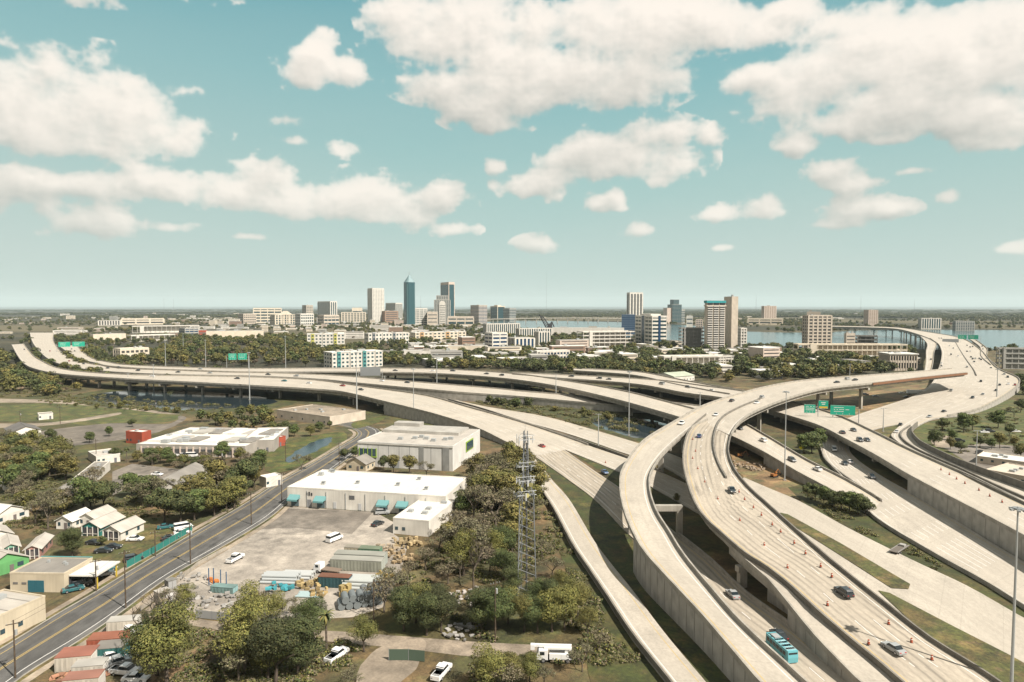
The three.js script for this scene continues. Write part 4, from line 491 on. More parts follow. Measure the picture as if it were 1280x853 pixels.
const PARKED = [
  [-113, -201.3, 1.66, 'sedan', 'white', 'on the dry grass lot'],
  [-116.5, -191.3, 1.75, 'sedan', 'black', 'on the dry grass lot'],
  [-115.7, -194.5, 1.75, 'sedan', 'black', 'on the dry grass lot'],
  [-123.3, -197.9, 1.4, 'sedan', 'black', 'on the dry grass lot'],
  [-104.5, -185.1, 2.18, 'suv', 'black', 'against the green fence'],
  [-103.5, -211.7, 2.18, 'van', 'white', 'at the end of the green fence'],
  [-101.8, -207.1, 2.18, 'sedan', 'white', 'at the end of the green fence'],
  [-103, -202.1, 2.18, 'sedan', 'black', 'against the green fence'],
  [-109.7, -212.5, 2.09, 'sedan', 'teal', 'under the oak by the fence'],
  [-147.5, -280.3, 1.4, 'sedan', 'white', 'on the dark car lot'],
  [-108.2, -164.9, 2.27, 'sedan', 'teal', 'beside the corner garage'],
  [-108.1, -167.8, 2.27, 'suv', 'black', 'beside the corner garage'],
  [-107.5, -177.7, 2.27, 'sedan', 'teal', 'behind the garage canopy'],
  [-106.2, -174.4, 2.27, 'sedan', 'grey', 'behind the garage canopy'],
  [-109.3, -176.1, 2.27, 'suv', 'black', 'behind the garage canopy'],
  [-43.1, -215.7, 2.62, 'sedan', 'black', 'beside the warehouse ramp'],
  [-43.8, -227.5, 1.75, 'suv', 'grey', 'by the dock doors'],
  [-81.8, -142.6, 2.44, 'pickup', 'white', 'beside the red container'],
  [-79.6, -131.4, 2.27, 'pickup', 'white', 'in the dirt yard'],
  [-77.1, -129.6, 2.27, 'pickup', 'grey', 'in the dirt yard'],
  [-73.7, -126.7, 1.4, 'pickup', 'white', 'in the dirt yard'],
  [-74.3, -134.2, 1.75, 'suv', 'white', 'in the dirt yard'],
  [-70.4, -124.4, 1.57, 'sedan', 'white', 'in the dirt yard'],
  [-34.9, -132.6, 2.71, 'pickup', 'white', 'on the verge by the palm'],
  [-13.4, -126.4, 2.79, 'pickup', 'white', 'beside the gravel path'],
  [-76.4, -185.1, 2.88, 'pickup', 'white', 'on the bare yard'],
  [-53.2, -201.3, 2.62, 'van', 'white', 'alone in the middle of the yard'],
  [-230.7, -327.6, 1.57, 'sedan', 'grey', 'in the school car park'],
  [-223, -320.4, 1.57, 'suv', 'black', 'in the school car park'],
  [-238.7, -335.2, 1.57, 'sedan', 'white', 'in the school car park'],
  [-164.1, -318.7, 1.57, 'sedan', 'teal', 'in front of the low school'],
  [-159.9, -318.7, 1.57, 'van', 'white', 'in front of the low school'],
  [-154.6, -317, 1.57, 'sedan', 'white', 'in front of the low school'],
  [-149.3, -315.3, 1.57, 'van', 'white', 'in front of the low school'],
  [-142.5, -310.2, 1.57, 'sedan', 'white', 'in front of the low school'],
  [-135.3, -302.2, 1.57, 'suv', 'grey', 'in front of the low school'],
  [223.9, -322.2, 1.4, 'suv', 'black', 'by the flat pavilion'],
  [262.7, -376.2, 1.4, 'sedan', 'white', 'under the dark tree on the right'],
  [267.5, -378.6, 1.4, 'suv', 'black', 'under the dark tree on the right'],
  [281.8, -378.6, 1.4, 'sedan', 'white', 'under the dark tree on the right'],
  [232.6, -351.3, 1.05, 'suv', 'black', 'on the pale court'],
  [305.1, -524, 1.31, 'sedan', 'black', 'on the works road'],
  [311.9, -524, 1.31, 'sedan', 'grey', 'on the works road'],
  [315.3, -548.4, 1.31, 'sedan', 'white', 'on the works road'],
  [280.4, -538.4, 1.4, 'suv', 'black', 'on the works road'],
  [283.5, -528.7, 1.4, 'sedan', 'grey', 'on the works road'],
];
const CONES = [
  ['cone_flyover', [[77.34, -289.42, 13.27], [72.48, -266.88, 12.91], [68.24, -255.03, 12.7], [66.22, -240.39, 12.25], [64.02, -223.96, 11.63], [63.28, -206.94, 10.82], [72.05, -213.74, 11.22], [71.32, -206.38, 10.88], [71.73, -199.87, 10.34], [71.84, -193.67, 9.97], [64.2, -189.4, 9.7], [65.06, -173.06, 8.42], [72.31, -186.72, 9.42], [72.7, -181.76, 9.06], [73.53, -174.84, 8.42], [73.89, -168.85, 7.87], [74.69, -162.12, 7.16], [75.03, -157.05, 6.67], [66.22, -161.03, 7.22], [68.37, -144.79, 5.35], [78.04, -138.24, 4.3], [70.26, -131.24, 3.6], [79.21, -132.11, 3.48], [79.89, -126.62, 2.9], [76.04, -150.7, 5.93]]],
  ['right_overpass', [[167.21, -263.01, 6.5], [165.61, -255.41, 6.5], [164.04, -248.81, 6.5], [162.97, -242.54, 6.5], [161.79, -233.44, 6.5], [160.29, -225.95, 6.5], [159.4, -218.92, 6.5], [158.26, -211.04, 6.5]]],
  ['inner_roadway', [[41.87, -302.16, 0.3]]],
];
const BARRIERS = [[[145.6, 15.6, -398.3], [124.6, 15, -370.5], [105.7, 14.2, -340.5], [89.2, 13.3, -298.3], [80.1, 12.8, -267.4], [75.1, 12, -243.9], [73, 11.5, -229.8]], [[-44.1, 6.2, -467.1], [-20.6, 4.6, -437.1], [0, 3.1, -405.3], [22, 1.3, -373.2], [40.4, 0.4, -341.6], [53.5, 0.3, -311.9], [63.7, 0.3, -283.1]], [[231.9, 0.7, -394.3], [216.4, 0.9, -375.3], [204, 1.4, -354.3], [190.3, 3, -318.5], [183.5, 4.4, -293.5], [178.2, 5.5, -268.5], [172.6, 6.2, -242.6], [169.7, 6.4, -221.6]], [[152.5, 0.35, -333], [142.8, 0.35, -308.4], [138.8, 0.35, -291.4], [134.5, 0.35, -262.4], [132, 0.35, -240.6]], [[709.5, 15, -1091], [615.7, 12.8, -937.8], [517, 10, -774.4], [450, 7.8, -661.8], [426.1, 7, -623.3]]];
const BRUSH = [[[[-18, -244.9], [-16.2, -273.6], [0, -287.1], [9.1, -273.6], [13.7, -230.3], [17.2, -192.1], [22.4, -155.7], [24.1, -133.8], [14.9, -124.1], [0, -130.7], [-14.5, -151.6], [-24.2, -155.7], [-30.4, -169.5], [-22.9, -192.1]], 620, 1.1], [[[-77.7, -143.9], [-56.7, -143.2], [-31.6, -138.4], [-30.3, -119.7], [-63.5, -119.7]], 380, 1.0], [[[-8, -133.8], [12.8, -133.2], [24.4, -112.5], [-8.1, -112.5]], 220, 0.9], [[[-228.9, -301.9], [-218.6, -318.3], [-167.5, -261.4], [-136.5, -261.4], [-110.3, -273.6], [-100.6, -273.6], [-95.8, -230.3], [-106.7, -213.4], [-139.7, -217.4], [-151.5, -198.7]], 420, 1.0], [[[-55.5, -589.2], [0, -499.5], [53.5, -453.4], [91.4, -430.3], [87.1, -368.3], [46.4, -392.9], [-23.2, -491.2]], 300, 1.4], [[[-368.6, -512.5], [-293.9, -479.2], [-214.4, -443.2], [-192.2, -479.2], [-350.4, -550.8], [-395.9, -550.8]], 260, 1.3], [[[13.7, -192.1], [23, -160.1], [28.3, -123.6], [17.7, -122.3], [16, -140.4]], 260, 0.6], [[[-631.8, -839.6], [-472.7, -692.5], [-379, -607.3], [-350.4, -512.5], [-393.5, -521.6]], 200, 1.4], [[[229.1, -380.2], [280.3, -424.1], [356.1, -479.2], [262.8, -336.6], [211, -318.3]], 160, 0.9], [[[110.7, -259], [119.5, -223.2], [115.1, -172], [110.9, -185.9], [106.2, -223.2]], 160, 0.8]];
const SPOTS = {
  bent: [[51.4, -206.5], [39.3, -206.5], [33.7, -206.5], [137.5, -380.2]],
  bucket_truck: [8.7, -131.9, -1.62], semi_trailer: [322.4, -540.7, 1.3], flatbed: [-48.6, -176.3, -1.9], low_trailer: [110.9, -192.1, 2.3],
  tower: [3.2, -164.2], sign_a: [188, -385.2], sign_b: [171.5, -390.3], sign_c: [186.7, -406.5], sign_d: [753.8, -1125.9], sign_e: [685.8, -1065.4], sign_f: [-621.7, -962], sign_g: [-296.8, -735.5], sign_h: [-127.9, -613.6], warning: [138.1, -322.7],
  lift_bridge: [116, -2060.6], far_bridge_a: [-273.5, -2916.4], far_bridge_b: [681.9, -3232.1],
  green_fence: [[-103.3, -179.6], [-101.7, -192.1], [-100.1, -210.3]], yard_fence: [[-85.6, -154], [-84.7, -165.6], [-85.2, -181.3], [-82.5, -193.4]], gate: [[-24.4, -131.9], [-20.5, -131.9], [-17.2, -131.3]], back_fence: [[-71.2, -150.4], [-63.3, -148.8], [-56.6, -148.4]],
  blue_posts: [[-76.1, -168], [-74.9, -168], [-72.7, -167], [-70.7, -165.6]],
  diggers: [[106.6, -314.9, 1.2, 'orange excavator on the bare works ground beside the flyover'], [107.9, -277.5, 2.0, 'yellow orange excavator on the sandy strip below the ramp wall']],
};
const RADIO = [[376.7, -7478.8, 455.9], [1781.4, -4984.7, 146.1], [-665.8, -4984.7, 140.2], [2778, -5438.2, 146.6], [3525.4, -5982.3, 126.2], [-3387.5, -6647.4, 148.1], [-3294.1, -6647.4, 140.3]];
const CONTAINERS = [
  ['long grey green container with pale ridged roof, middle of the stacked row', -41.24, -179.01, 1.45, 3.2, 2.9, 14, [0.36, 0.38, 0.33], [0.55, 0.55, 0.5]],
  ['grey green container with a pale ridged roof, back of the row', -41.27, -182.99, 1.45, 3.2, 2.9, 14, [0.33, 0.36, 0.32], [0.5, 0.51, 0.46]],
  ['dark teal container with a rusty roof in front of the row', -44.38, -168.03, 1.45, 2.5, 2.6, 8, [0.03, 0.1, 0.12], [0.28, 0.12, 0.07]],
  ['green container behind the stacked beams', -39.63, -187.75, 1.45, 2.6, 2.7, 6, [0.1, 0.22, 0.14], [0.25, 0.32, 0.22]],
  ['cream container beside the green one', -43.95, -188.98, 1.45, 2.5, 2.6, 6, [0.5, 0.46, 0.36], [0.45, 0.42, 0.35]],
  ['white box container with a rust red roof by the road fence', -84.76, -129.83, 1.75, 4.2, 2.8, 6.4, [0.66, 0.62, 0.55], [0.5, 0.2, 0.14]],
  ['rust red container beside the white trucks', -82.53, -136.37, 1.75, 3.4, 2.8, 7, [0.42, 0.11, 0.06], [0.46, 0.17, 0.1]],
  ['teal sided shed with a pale roof in the dirt yard', -80.01, -133.17, 1.75, 3.6, 2.6, 5.4, [0.03, 0.16, 0.16], [0.36, 0.34, 0.31]],
  ['white trailer box beside the side lane corner', -83.72, -143.95, 1.75, 2.8, 2.8, 6, [0.68, 0.64, 0.57], [0.72, 0.7, 0.65]],
  ['white low container at the edge of the dirt yard', -80.47, -126.92, 1.75, 3, 2.2, 5.5, [0.66, 0.63, 0.58], [0.66, 0.64, 0.6]],
  ['rust topped white container at the lower road edge', -78.44, -121.74, 1.75, 3, 2.6, 6, [0.62, 0.58, 0.52], [0.5, 0.24, 0.18]],
  ['pale site box behind the fence at the yard edge', -82.85, -159.17, 0.9, 3, 2.4, 4, [0.55, 0.53, 0.5], null],
  ['grey site box beside the yard wall', -84.78, -166.08, 0.9, 2, 2.4, 2, [0.3, 0.3, 0.29], null],
  ['blue tinted low skip in the yard corner', -70.87, -164.65, 1.4, 2.2, 1.4, 6, [0.22, 0.36, 0.36], null],
];
const PIPES = [
  ['stack of long pale grey pipes beside the teal container', -37.55, -168.03, 1.45, 7, 3, 9, 0.42, [0.46, 0.48, 0.45]],
  ['stack of pale grey pipes on the left of the yard', -58.85, -171.03, 1.5, 6, 3, 9, 0.38, [0.42, 0.44, 0.43]],
  ['low stack of grey pipes beside the first stack', -55.57, -173.61, 1.5, 5, 2, 8, 0.38, [0.47, 0.48, 0.46]],
  ['large dark grey culvert pipes in a double row', -35.7, -156.99, 0.35, 6, 2, 3.6, 0.85, [0.17, 0.19, 0.19]],
  ['large dark culvert pipes nearest the bare trees', -32.93, -160.96, 0.35, 5, 2, 3.6, 0.85, [0.2, 0.21, 0.21]],
  ['small bundle of pale blue pipes', -48.92, -162.32, 1.5, 6, 1, 6, 0.25, [0.35, 0.45, 0.45]],
];
const PILES = [
  ['heap of yellow fittings beside the pipe stack', -51.2, -168, 5, 16, 1.6, [0.42, 0.31, 0.14]],
  ['heap of yellow fittings in front of the blue pipes', -47.1, -162.8, 4, 14, 1.6, [0.42, 0.3, 0.13]],
  ['stack of turquoise wrapped goods', -57.4, -166.1, 5, 10, 1.8, [0.05, 0.3, 0.34]],
  ['tall yellow pallet stack standing alone', -40.6, -162.3, 2, 12, 3.2, [0.4, 0.3, 0.12]],
  ['yellow pallet stacks by the annex wall', -31.1, -198.1, 8, 26, 2, [0.45, 0.34, 0.18]],
  ['yellow and brown goods behind the container row', -32.4, -187.1, 9, 26, 1.6, [0.4, 0.29, 0.16]],
  ['brown timber heap at the yard edge', -32.3, -167, 4, 14, 1.4, [0.4, 0.24, 0.1]],
  ['pale pallets and boards beside the annex', -37.1, -192.1, 7, 18, 1.6, [0.42, 0.34, 0.24]],
  ['scrap heap of rusty parts in the dirt yard', -81.2, -125, 8, 22, 1, [0.4, 0.2, 0.12]],
  ['white block stacks along the yard road side', -81.5, -170.5, 9, 14, 1.2, [0.34, 0.32, 0.29]],
  ['grey block stacks near the blue posts', -72.4, -160.1, 8, 14, 1.1, [0.36, 0.34, 0.31]],
  ['orange barrier parts in the open yard', -76, -171.5, 3, 5, 0.9, [0.6, 0.2, 0.04]],
  ['white pale debris on the back yard ground', -64.2, -157.9, 8, 18, 0.8, [0.36, 0.34, 0.31]],
  ['yellow loader parts by the teal container', -33.4, -172.6, 4, 10, 1.4, [0.42, 0.29, 0.07]],
  ['concrete rubble under the dead tree', -9.6, -161, 9, 24, 0.9, [0.42, 0.38, 0.34]],
  ['pale rubble beside the tall pole', -11.2, -143.9, 7, 20, 0.8, [0.36, 0.34, 0.31]],
  ['soil and rubble heaps on the works strip', 102.9, -294.3, 14, 30, 1.4, [0.42, 0.33, 0.24]],
  ['construction materials under the flyover edge', 121.5, -336.6, 12, 24, 1.5, [0.45, 0.3, 0.2]],
];
const MASTS = [[90.4, -120.2, 34.4], [110.1, -272.4, 36.4], [63.6, -368.3, 35.4], [43, -336.6, 17], [187.3, -272.4, 20.4], [208.5, -380.2, 13.4], [356.9, -499.5, 24.6], [-103.8, -453.4, 39.9], [-61.1, -421, 32.1], [-65.2, -589.2, 29.7], [-254.3, -763.9, 37.6], [-108.2, -577.7, 11.5], [-365.6, -717.7, 35.3], [-353.2, -784.1, 32.2], [-198.2, -512.5, 36.1], [-301.9, -572.1, 22.1], [-514.4, -1065.4, 28.7], [-329.8, -583.4, 13], [174.3, -401, 8], [298.8, -601.1, 19.7], [33.2, -512.5, 19.2], [125.7, -453.4, 13.3]];
const POLES = [[-93.8, -125.5, 11.2], [-89.8, -155.3, 13.8], [-102.4, -164.7, 8.3], [-100.2, -188.4, 7.5], [-87.5, -182.4, 11.1], [-84, -216.6, 10.7], [-118.9, -276.2, 12], [-82.7, -241.8, 10.8], [-76.1, -297.3, 10.8], [-103.3, -308.3, 8.7], [-3.5, -139.4, 13.2], [-30.9, -149.2, 9.4], [-219.4, -309.9, 5.4], [-188.8, -306.7, 10.4], [-295.2, -406.5, 8.1], [-271.2, -406.5, 10.5], [-244.2, -464.2, 6.5]];
// ---------------------------------------------------------------- roads and flyovers
function part(name, parent, m, cx, y, cz, w, h, d, turn = 0) { const o = new THREE.Mesh(new MB().box(cx, y, cz, w, h, d, turn).geo(), m); o.name = name; parent.add(o); return o; }
function spline(rows, step) {
  const out = [], n = rows.length, c = (a, b, d, e, t) => { const t2 = t * t, t3 = t2 * t; return 0.5 * (2 * b + (d - a) * t + (2 * a - 5 * b + 4 * d - e) * t2 + (3 * b - a - 3 * d + e) * t3); };
  for (let i = 0; i < n - 1; i++) {
    const A = rows[Math.max(0, i - 1)], B = rows[i], C = rows[i + 1], D = rows[Math.min(n - 1, i + 2)];
    const L = Math.hypot(C[0] - B[0], C[1] - B[1]) / 2 + Math.hypot(C[2] - B[2], C[3] - B[3]) / 2, k = Math.max(2, Math.round(L / step));
    for (let j = 0; j < k; j++) { const t = j / k; out.push([0, 1, 2, 3].map((q) => c(A[q], B[q], C[q], D[q], t)).concat(B[4] + (C[4] - B[4]) * t)); }
  }
  out.push(rows[n - 1].slice(0, 5)); return out;
}
const roadSamples = {};
// a strip of box section along a path: p = [x, y, z] base points, to one side
function sweep(path, w, h, mb = new MB(), low = 0) {
  let v = 0; const off = path.map((p, i) => { const a = path[Math.max(0, i - 1)], b = path[Math.min(path.length - 1, i + 1)], l = Math.hypot(b[0] - a[0], b[2] - a[2]) || 1; return [-(b[2] - a[2]) / l, (b[0] - a[0]) / l]; });
  for (let i = 0; i < path.length - 1; i++) {
    const A = path[i], B = path[i + 1], oa = off[i], ob = off[i + 1], L = Math.hypot(B[0] - A[0], B[2] - A[2]);
    const k = (P, o, s, y) => [P[0] + o[0] * w * s, P[1] + y, P[2] + o[1] * w * s];
    mb.quad(k(A, oa, -0.5, -low), k(B, ob, -0.5, -low), k(B, ob, -0.5, h), k(A, oa, -0.5, h), L, h + low, v); mb.quad(k(B, ob, 0.5, -low), k(A, oa, 0.5, -low), k(A, oa, 0.5, h), k(B, ob, 0.5, h), L, h + low, v);
    mb.quad(k(A, oa, -0.5, h), k(B, ob, -0.5, h), k(B, ob, 0.5, h), k(A, oa, 0.5, h), L, w, v);
    if (low > 0) mb.quad(k(A, oa, 0.5, -low), k(B, ob, 0.5, -low), k(B, ob, -0.5, -low), k(A, oa, -0.5, -low), L, w, v);
    if (i === 0) mb.quad(k(A, oa, 0.5, -low), k(A, oa, -0.5, -low), k(A, oa, -0.5, h), k(A, oa, 0.5, h)); if (i === path.length - 2) mb.quad(k(B, ob, -0.5, -low), k(B, ob, 0.5, -low), k(B, ob, 0.5, h), k(B, ob, -0.5, h));
    v += L;
  }
  return mb;
}
function inRoad(x, z, skip, hMax) {
  for (const [k, s] of Object.entries(roadSamples)) {
    if (k === skip || x < s.box[0] || x > s.box[1] || z < s.box[2] || z > s.box[3]) continue;
    for (let i = 0; i < s.length - 1; i++) {
      const a = s[i], b = s[i + 1]; if (a[4] > hMax || Math.abs(x - a[0]) + Math.abs(z - a[1]) > 160) continue;
      const q = [[a[0], a[1]], [b[0], b[1]], [b[2], b[3]], [a[2], a[3]]]; let inside = false;
      for (let m = 0, n = 3; m < 4; n = m++) if ((q[m][1] > z) !== (q[n][1] > z) && x < (q[n][0] - q[m][0]) * (z - q[m][1]) / (q[n][1] - q[m][1]) + q[m][0]) inside = !inside;
      if (inside) return true;
    }
  }
  return false;
}
// spec: bridge = [from, to] control-row ranges carried on piers; the rest stands on walls or the ground. rails: which edges carry parapets, by row range
function buildRoad(key, o) {
  const rows = ROADS[key], s = roadSamples[key], elevated = !!o.bridge;
  const g = thing(key, o.label, elevated ? 'overpass' : 'road'); if (o.road) { delete g.userData.category; delete g.userData.label; g.userData.kind = 'structure'; }
  const rowAt = (i) => s[i][5];
  const onBridge = (i) => elevated && o.bridge.some(([a, b]) => rowAt(i) >= a && rowAt(i) < b);
  const deck = new MB(), soffit = new MB(), walls = [], ribs = [], lines = new MB(), edge = new MB();
  const cen = (p) => [(p[0] + p[2]) / 2, (p[1] + p[3]) / 2];
  let v = 0; const lift = o.lift || 0, inset = 1.4;
  for (let i = 0; i < s.length - 1; i++) {
    const a = s[i], b = s[i + 1], ca = cen(a), cb = cen(b), L = Math.hypot(cb[0] - ca[0], cb[1] - ca[1]);
    const dx = (cb[0] - ca[0]) / (L || 1), dz = (cb[1] - ca[1]) / (L || 1), wA = Math.abs((a[2] - a[0]) * -dz + (a[3] - a[1]) * dx), wB = Math.abs((b[2] - b[0]) * -dz + (b[3] - b[1]) * dx);
    const ya = a[4] + lift, yb = b[4] + lift, A = [a[0], ya, a[1]], B = [b[0], yb, b[1]], C = [b[2], yb, b[3]], D = [a[2], ya, a[3]];
    // top, several strips across so that the grain keeps its size
    const up = (A[0] - D[0]) * (B[2] - A[2]) - (A[2] - D[2]) * (B[0] - A[0]) > 0;
    const qd = (m, p, q, r, t, uv) => { if (up) { m.tri(p, q, r, uv[0], uv[1], uv[2]); m.tri(p, r, t, uv[0], uv[2], uv[3]); } else { m.tri(p, r, q, uv[0], uv[2], uv[1]); m.tri(p, t, r, uv[0], uv[3], uv[2]); } };
    qd(deck, A, B, C, D, [[0, v], [0, v + L], [wB, v + L], [wA, v]]);
    const dn = (p, y) => [p[0], y, p[2]], mix = (p, q, t) => [p[0] + (q[0] - p[0]) * t, p[1] + (q[1] - p[1]) * t, p[2] + (q[2] - p[2]) * t];
    if (onBridge(i)) {
      const th = 0.55, gd = o.depth || 1.9, t1 = Math.min(0.3, inset / wA), t2 = Math.min(0.3, inset / wB);
      deck.quad(dn(A, ya - th), dn(B, yb - th), B, A, L, th, v); deck.quad(dn(C, yb - th), dn(D, ya - th), D, C, L, th, v); deck.quad(dn(B, yb - th), dn(A, ya - th), dn(D, ya - th), dn(C, yb - th), L, wA);
      const gA = dn(mix(A, D, t1), ya - th), gB = dn(mix(B, C, t2), yb - th), gC = dn(mix(C, B, t2), yb - th), gD = dn(mix(D, A, t1), ya - th), lo = (p) => [p[0], p[1] - gd, p[2]];
      soffit.quad(lo(gA), lo(gB), gB, gA, L, gd, v); soffit.quad(lo(gC), lo(gD), gD, gC, L, gd, v); soffit.quad(lo(gB), lo(gA), lo(gD), lo(gC), L, wA, v);
    } else if (ya > 0.25 || yb > 0.25) {
      const side = (p, q, list, o2) => { list.quad(dn(p, -0.3), dn(q, -0.3), q, p, L, ya, v); if (ya > 2.2 && Math.hypot(p[0], p[2]) < 470) { const ux = (q[0] - p[0]) / (Math.hypot(q[0] - p[0], q[2] - p[2]) || 1), uz = (q[2] - p[2]) / (Math.hypot(q[0] - p[0], q[2] - p[2]) || 1); ribs.push([p[0] + uz * 0.05 * o2, p[2] - ux * 0.05 * o2, ya - 0.5, Math.atan2(-uz, ux)]); } }; if (!walls.length || walls.last !== i - 1) walls.push(new MB(), new MB()); walls.last = i; side(A, B, walls[walls.length - 2], 1); side(C, D, walls[walls.length - 1], 1);
    }
    if (elevated && i && onBridge(i) !== onBridge(i - 1)) { const ab = new MB(); ab.quad(dn(A, -0.3), dn(D, -0.3), D, A, wA, ya); ab.mesh('abutment', M.wall, g); }
    // lane lines
    const n = o.lanes ?? Math.max(1, Math.round((wA - 4) / 4.2)), y = 0.012;
    const strip = (m, t, w, la, lb) => { const P = mix(A, D, t - w / 2 / wA), Q = mix(A, D, t + w / 2 / wA), R2 = mix(B, C, t - w / 2 / wB), S2 = mix(B, C, t + w / 2 / wB); const e = (p, q, k) => { const r = mix(p, q, k); r[1] += y; return r; }; qd(m, e(P, R2, la), e(P, R2, lb), e(Q, S2, lb), e(Q, S2, la), [[0, 0], [0, 1], [1, 1], [1, 0]]); };
    if (!o.noLines) {
      for (let q = 1; q < n; q++) { const ph = (v % 12) / 12; if (ph < 0.34) strip(lines, 2 / wA + (1 - 4 / wA) * q / n, 0.14, 0, 1); }
      strip(lines, 1 - Math.min(0.2, 1.7 / wA), 0.16, 0, 1); strip(edge, Math.min(0.2, 1.7 / wA), 0.16, 0, 1);
    }
    v += L;
  }
  deck.mesh(o.road ? 'surface' : 'deck', o.mat || M.road, g);
  if (soffit.p.length) soffit.mesh('girder', M.girder, g); for (const w of walls) if (w.p.length) w.mesh('retaining_wall', o.wallMat || M.wall, g); for (const [x, z, h, t] of ribs) part('wall_rib', g, M.wall, x, 0, z, 0.14, h, 0.08, t);
  if (lines.p.length) stuff(lines.mesh('lane_markings', M.lane, g)); if (edge.p.length) edge.mesh('edge_line', M.yellow, g);
  for (const [side, a, b, hh] of o.rails || []) {
    const path = []; for (let i = 0; i < s.length; i++) if (rowAt(i) >= a && rowAt(i) <= b) { const p = s[i], q = side === 'U' ? [p[0], p[1]] : [p[2], p[3]]; path.push([q[0], p[4] + lift, q[1]]); }
    if (path.length > 1) sweep(path, 0.42, hh || 0.95, new MB(), 0.25).mesh('parapet', o.railMat || M.parapet, g);
  }
  // piers with cap beams
  if (elevated) {
    let acc = (o.pierStart ?? 12), gap = o.span || 36;
    for (let i = 0; i < s.length - 1; i++) {
      const a = s[i], b = s[i + 1], ca = cen(a), cb = cen(b), L = Math.hypot(cb[0] - ca[0], cb[1] - ca[1]); acc += L;
      if (!onBridge(i) || acc < gap || a[4] < 3) continue;
      const ang = Math.atan2(cb[0] - ca[0], cb[1] - ca[1]), px = Math.cos(ang), pz = -Math.sin(ang), W = Math.abs((a[2] - a[0]) * px + (a[3] - a[1]) * pz);
      const wide = Math.max(3, W - 4), n = o.columns || (W > 22 ? 2 : 1), spots = []; let ok = true;
      for (let k = 0; k < n; k++) { const t = n === 1 ? 0 : (k / (n - 1) - 0.5) * wide * 0.66, x = ca[0] + px * t, z = ca[1] + pz * t; if (inRoad(x, z, key, a[4] - 4) || inRoad(x + px, z + pz, key, a[4] - 4) || inRoad(x - px, z - pz, key, a[4] - 4)) ok = false; spots.push([x, z]); }
      if (!ok) continue; acc = 0;
      const top = a[4] + lift - 0.55 - (o.depth || 1.9), m = new MB();
      m.box(ca[0], top - 1.5, ca[1], wide, 1.5, 1.7, ang); for (const [x, z] of spots) m.box(x, -0.3, z, 2.0, top - 1.2, 1.5, ang);
      m.mesh('pier', M.pier, g);
    }
  }
  return g;
}
for (const [k, rows] of Object.entries(ROADS)) {
  const st = rows[0][1] < -500 || rows[rows.length - 1][1] < -500 ? 8 : 4, s = spline(rows, st); roadSamples[k] = s; s.box = [Math.min(...s.map((p) => Math.min(p[0], p[2]))), Math.max(...s.map((p) => Math.max(p[0], p[2]))), Math.min(...s.map((p) => Math.min(p[1], p[3]))), Math.max(...s.map((p) => Math.max(p[1], p[3])))];
  let r = 0; for (let i = 0; i < s.length; i++) { while (r < rows.length - 1 && s[i] !== s[s.length - 1] && Math.hypot(s[i][0] - rows[r + 1][0], s[i][1] - rows[r + 1][1]) < 0.01) r++; s[i][5] = i === s.length - 1 ? rows.length - 1 : r; }
}
buildRoad('curved_flyover', { label: 'single lane pale concrete flyover sweeping in a tight curve on a tall retaining wall', bridge: [[5, 12]], rails: [['U', 0, 12], ['L', 0, 10]], lanes: 1, span: 40, pierStart: 36 });
buildRoad('merged_flyover', { label: 'wide high flyover deck where two ramps join, ending in an unfinished tip', bridge: [[0, 9]], rails: [['U', 0, 9], ['L', 0, 9]], lift: 0.03, span: 44, lanes: 4, pierStart: 30 });
buildRoad('cone_flyover', { label: 'curving multilane flyover with orange cones set out across its lanes', bridge: [[5, 13]], rails: [['U', 0, 12], ['L', 0, 13]], lanes: 3, mat: M.roadDark, span: 42, railMat: M.barrier });
buildRoad('closed_slip_lane', { label: 'narrow closed slip lane of grooved concrete beside the coned flyover', bridge: [[3, 7]], rails: [['U', 0, 6]], noLines: true, lift: -0.05, span: 60, pierStart: 0 });
buildRoad('left_viaduct', { label: 'long curving viaduct on paired piers coming down to grade by the grey building', bridge: [[0, 10]], rails: [['U', 0, 14], ['L', 0, 14]], span: 34, lift: 0.02 });
buildRoad('viaduct_ramp', { label: 'ramp viaduct crossing over the canal and sinking beneath the curved flyover', bridge: [[2, 15]], rails: [['U', 0, 18], ['L', 0, 18]], span: 42, depth: 2.2 });
buildRoad('middle_viaduct', { label: 'middle carriageway between two viaducts with a pale retaining wall', bridge: [[3, 9]], rails: [['U', 0, 15], ['L', 0, 15]], span: 38, lift: -0.03 });
buildRoad('right_overpass', { label: 'broad overpass with a line of cones leading onto a long panelled retaining wall', bridge: [[0, 11]], rails: [['U', 0, 14], ['L', 0, 14]], span: 40, lift: -0.04 });
buildRoad('slip_viaduct', { label: 'slender slip viaduct curving past the trees to join the broad overpass', bridge: [[0, 5]], rails: [['U', 0, 4], ['L', 0, 3]], span: 40, lift: -0.08, depth: 1.5 });
buildRoad('river_bridge', { label: 'long river bridge fanning out into many lanes as it comes ashore', bridge: [[0, 5]], rails: [['U', 0, 9], ['L', 0, 6], ['L', 12, 15], ['L', 16, 19]], span: 60, lift: -0.02, lanes: 8, depth: 3, columns: 2 });
buildRoad('left_loop_ramp', { label: 'short ramp curling off the left side of the river bridge', bridge: [[0, 5]], rails: [['U', 0, 4], ['L', 0, 4]], span: 40, lift: 0.05 });
buildRoad('right_side_ramp', { label: 'short ramp curling off the right side of the river bridge', bridge: [[0, 4]], rails: [['U', 0, 3], ['L', 0, 3]], span: 40, lift: 0.06 });
buildRoad('walled_ramp', { label: 'ramp bending along a tall grey noise wall', bridge: [[9, 9]], rails: [['L', 3, 8], ['U', 2, 8, 2.6]], lift: 0.05, railMat: M.barrier });
buildRoad('lower_roadway', { road: true, rails: [['U', 5, 10]], mat: M.roadDark });
buildRoad('inner_roadway', { road: true, lift: 0.01 });
buildRoad('outer_roadway', { road: true, lift: 0.02 });
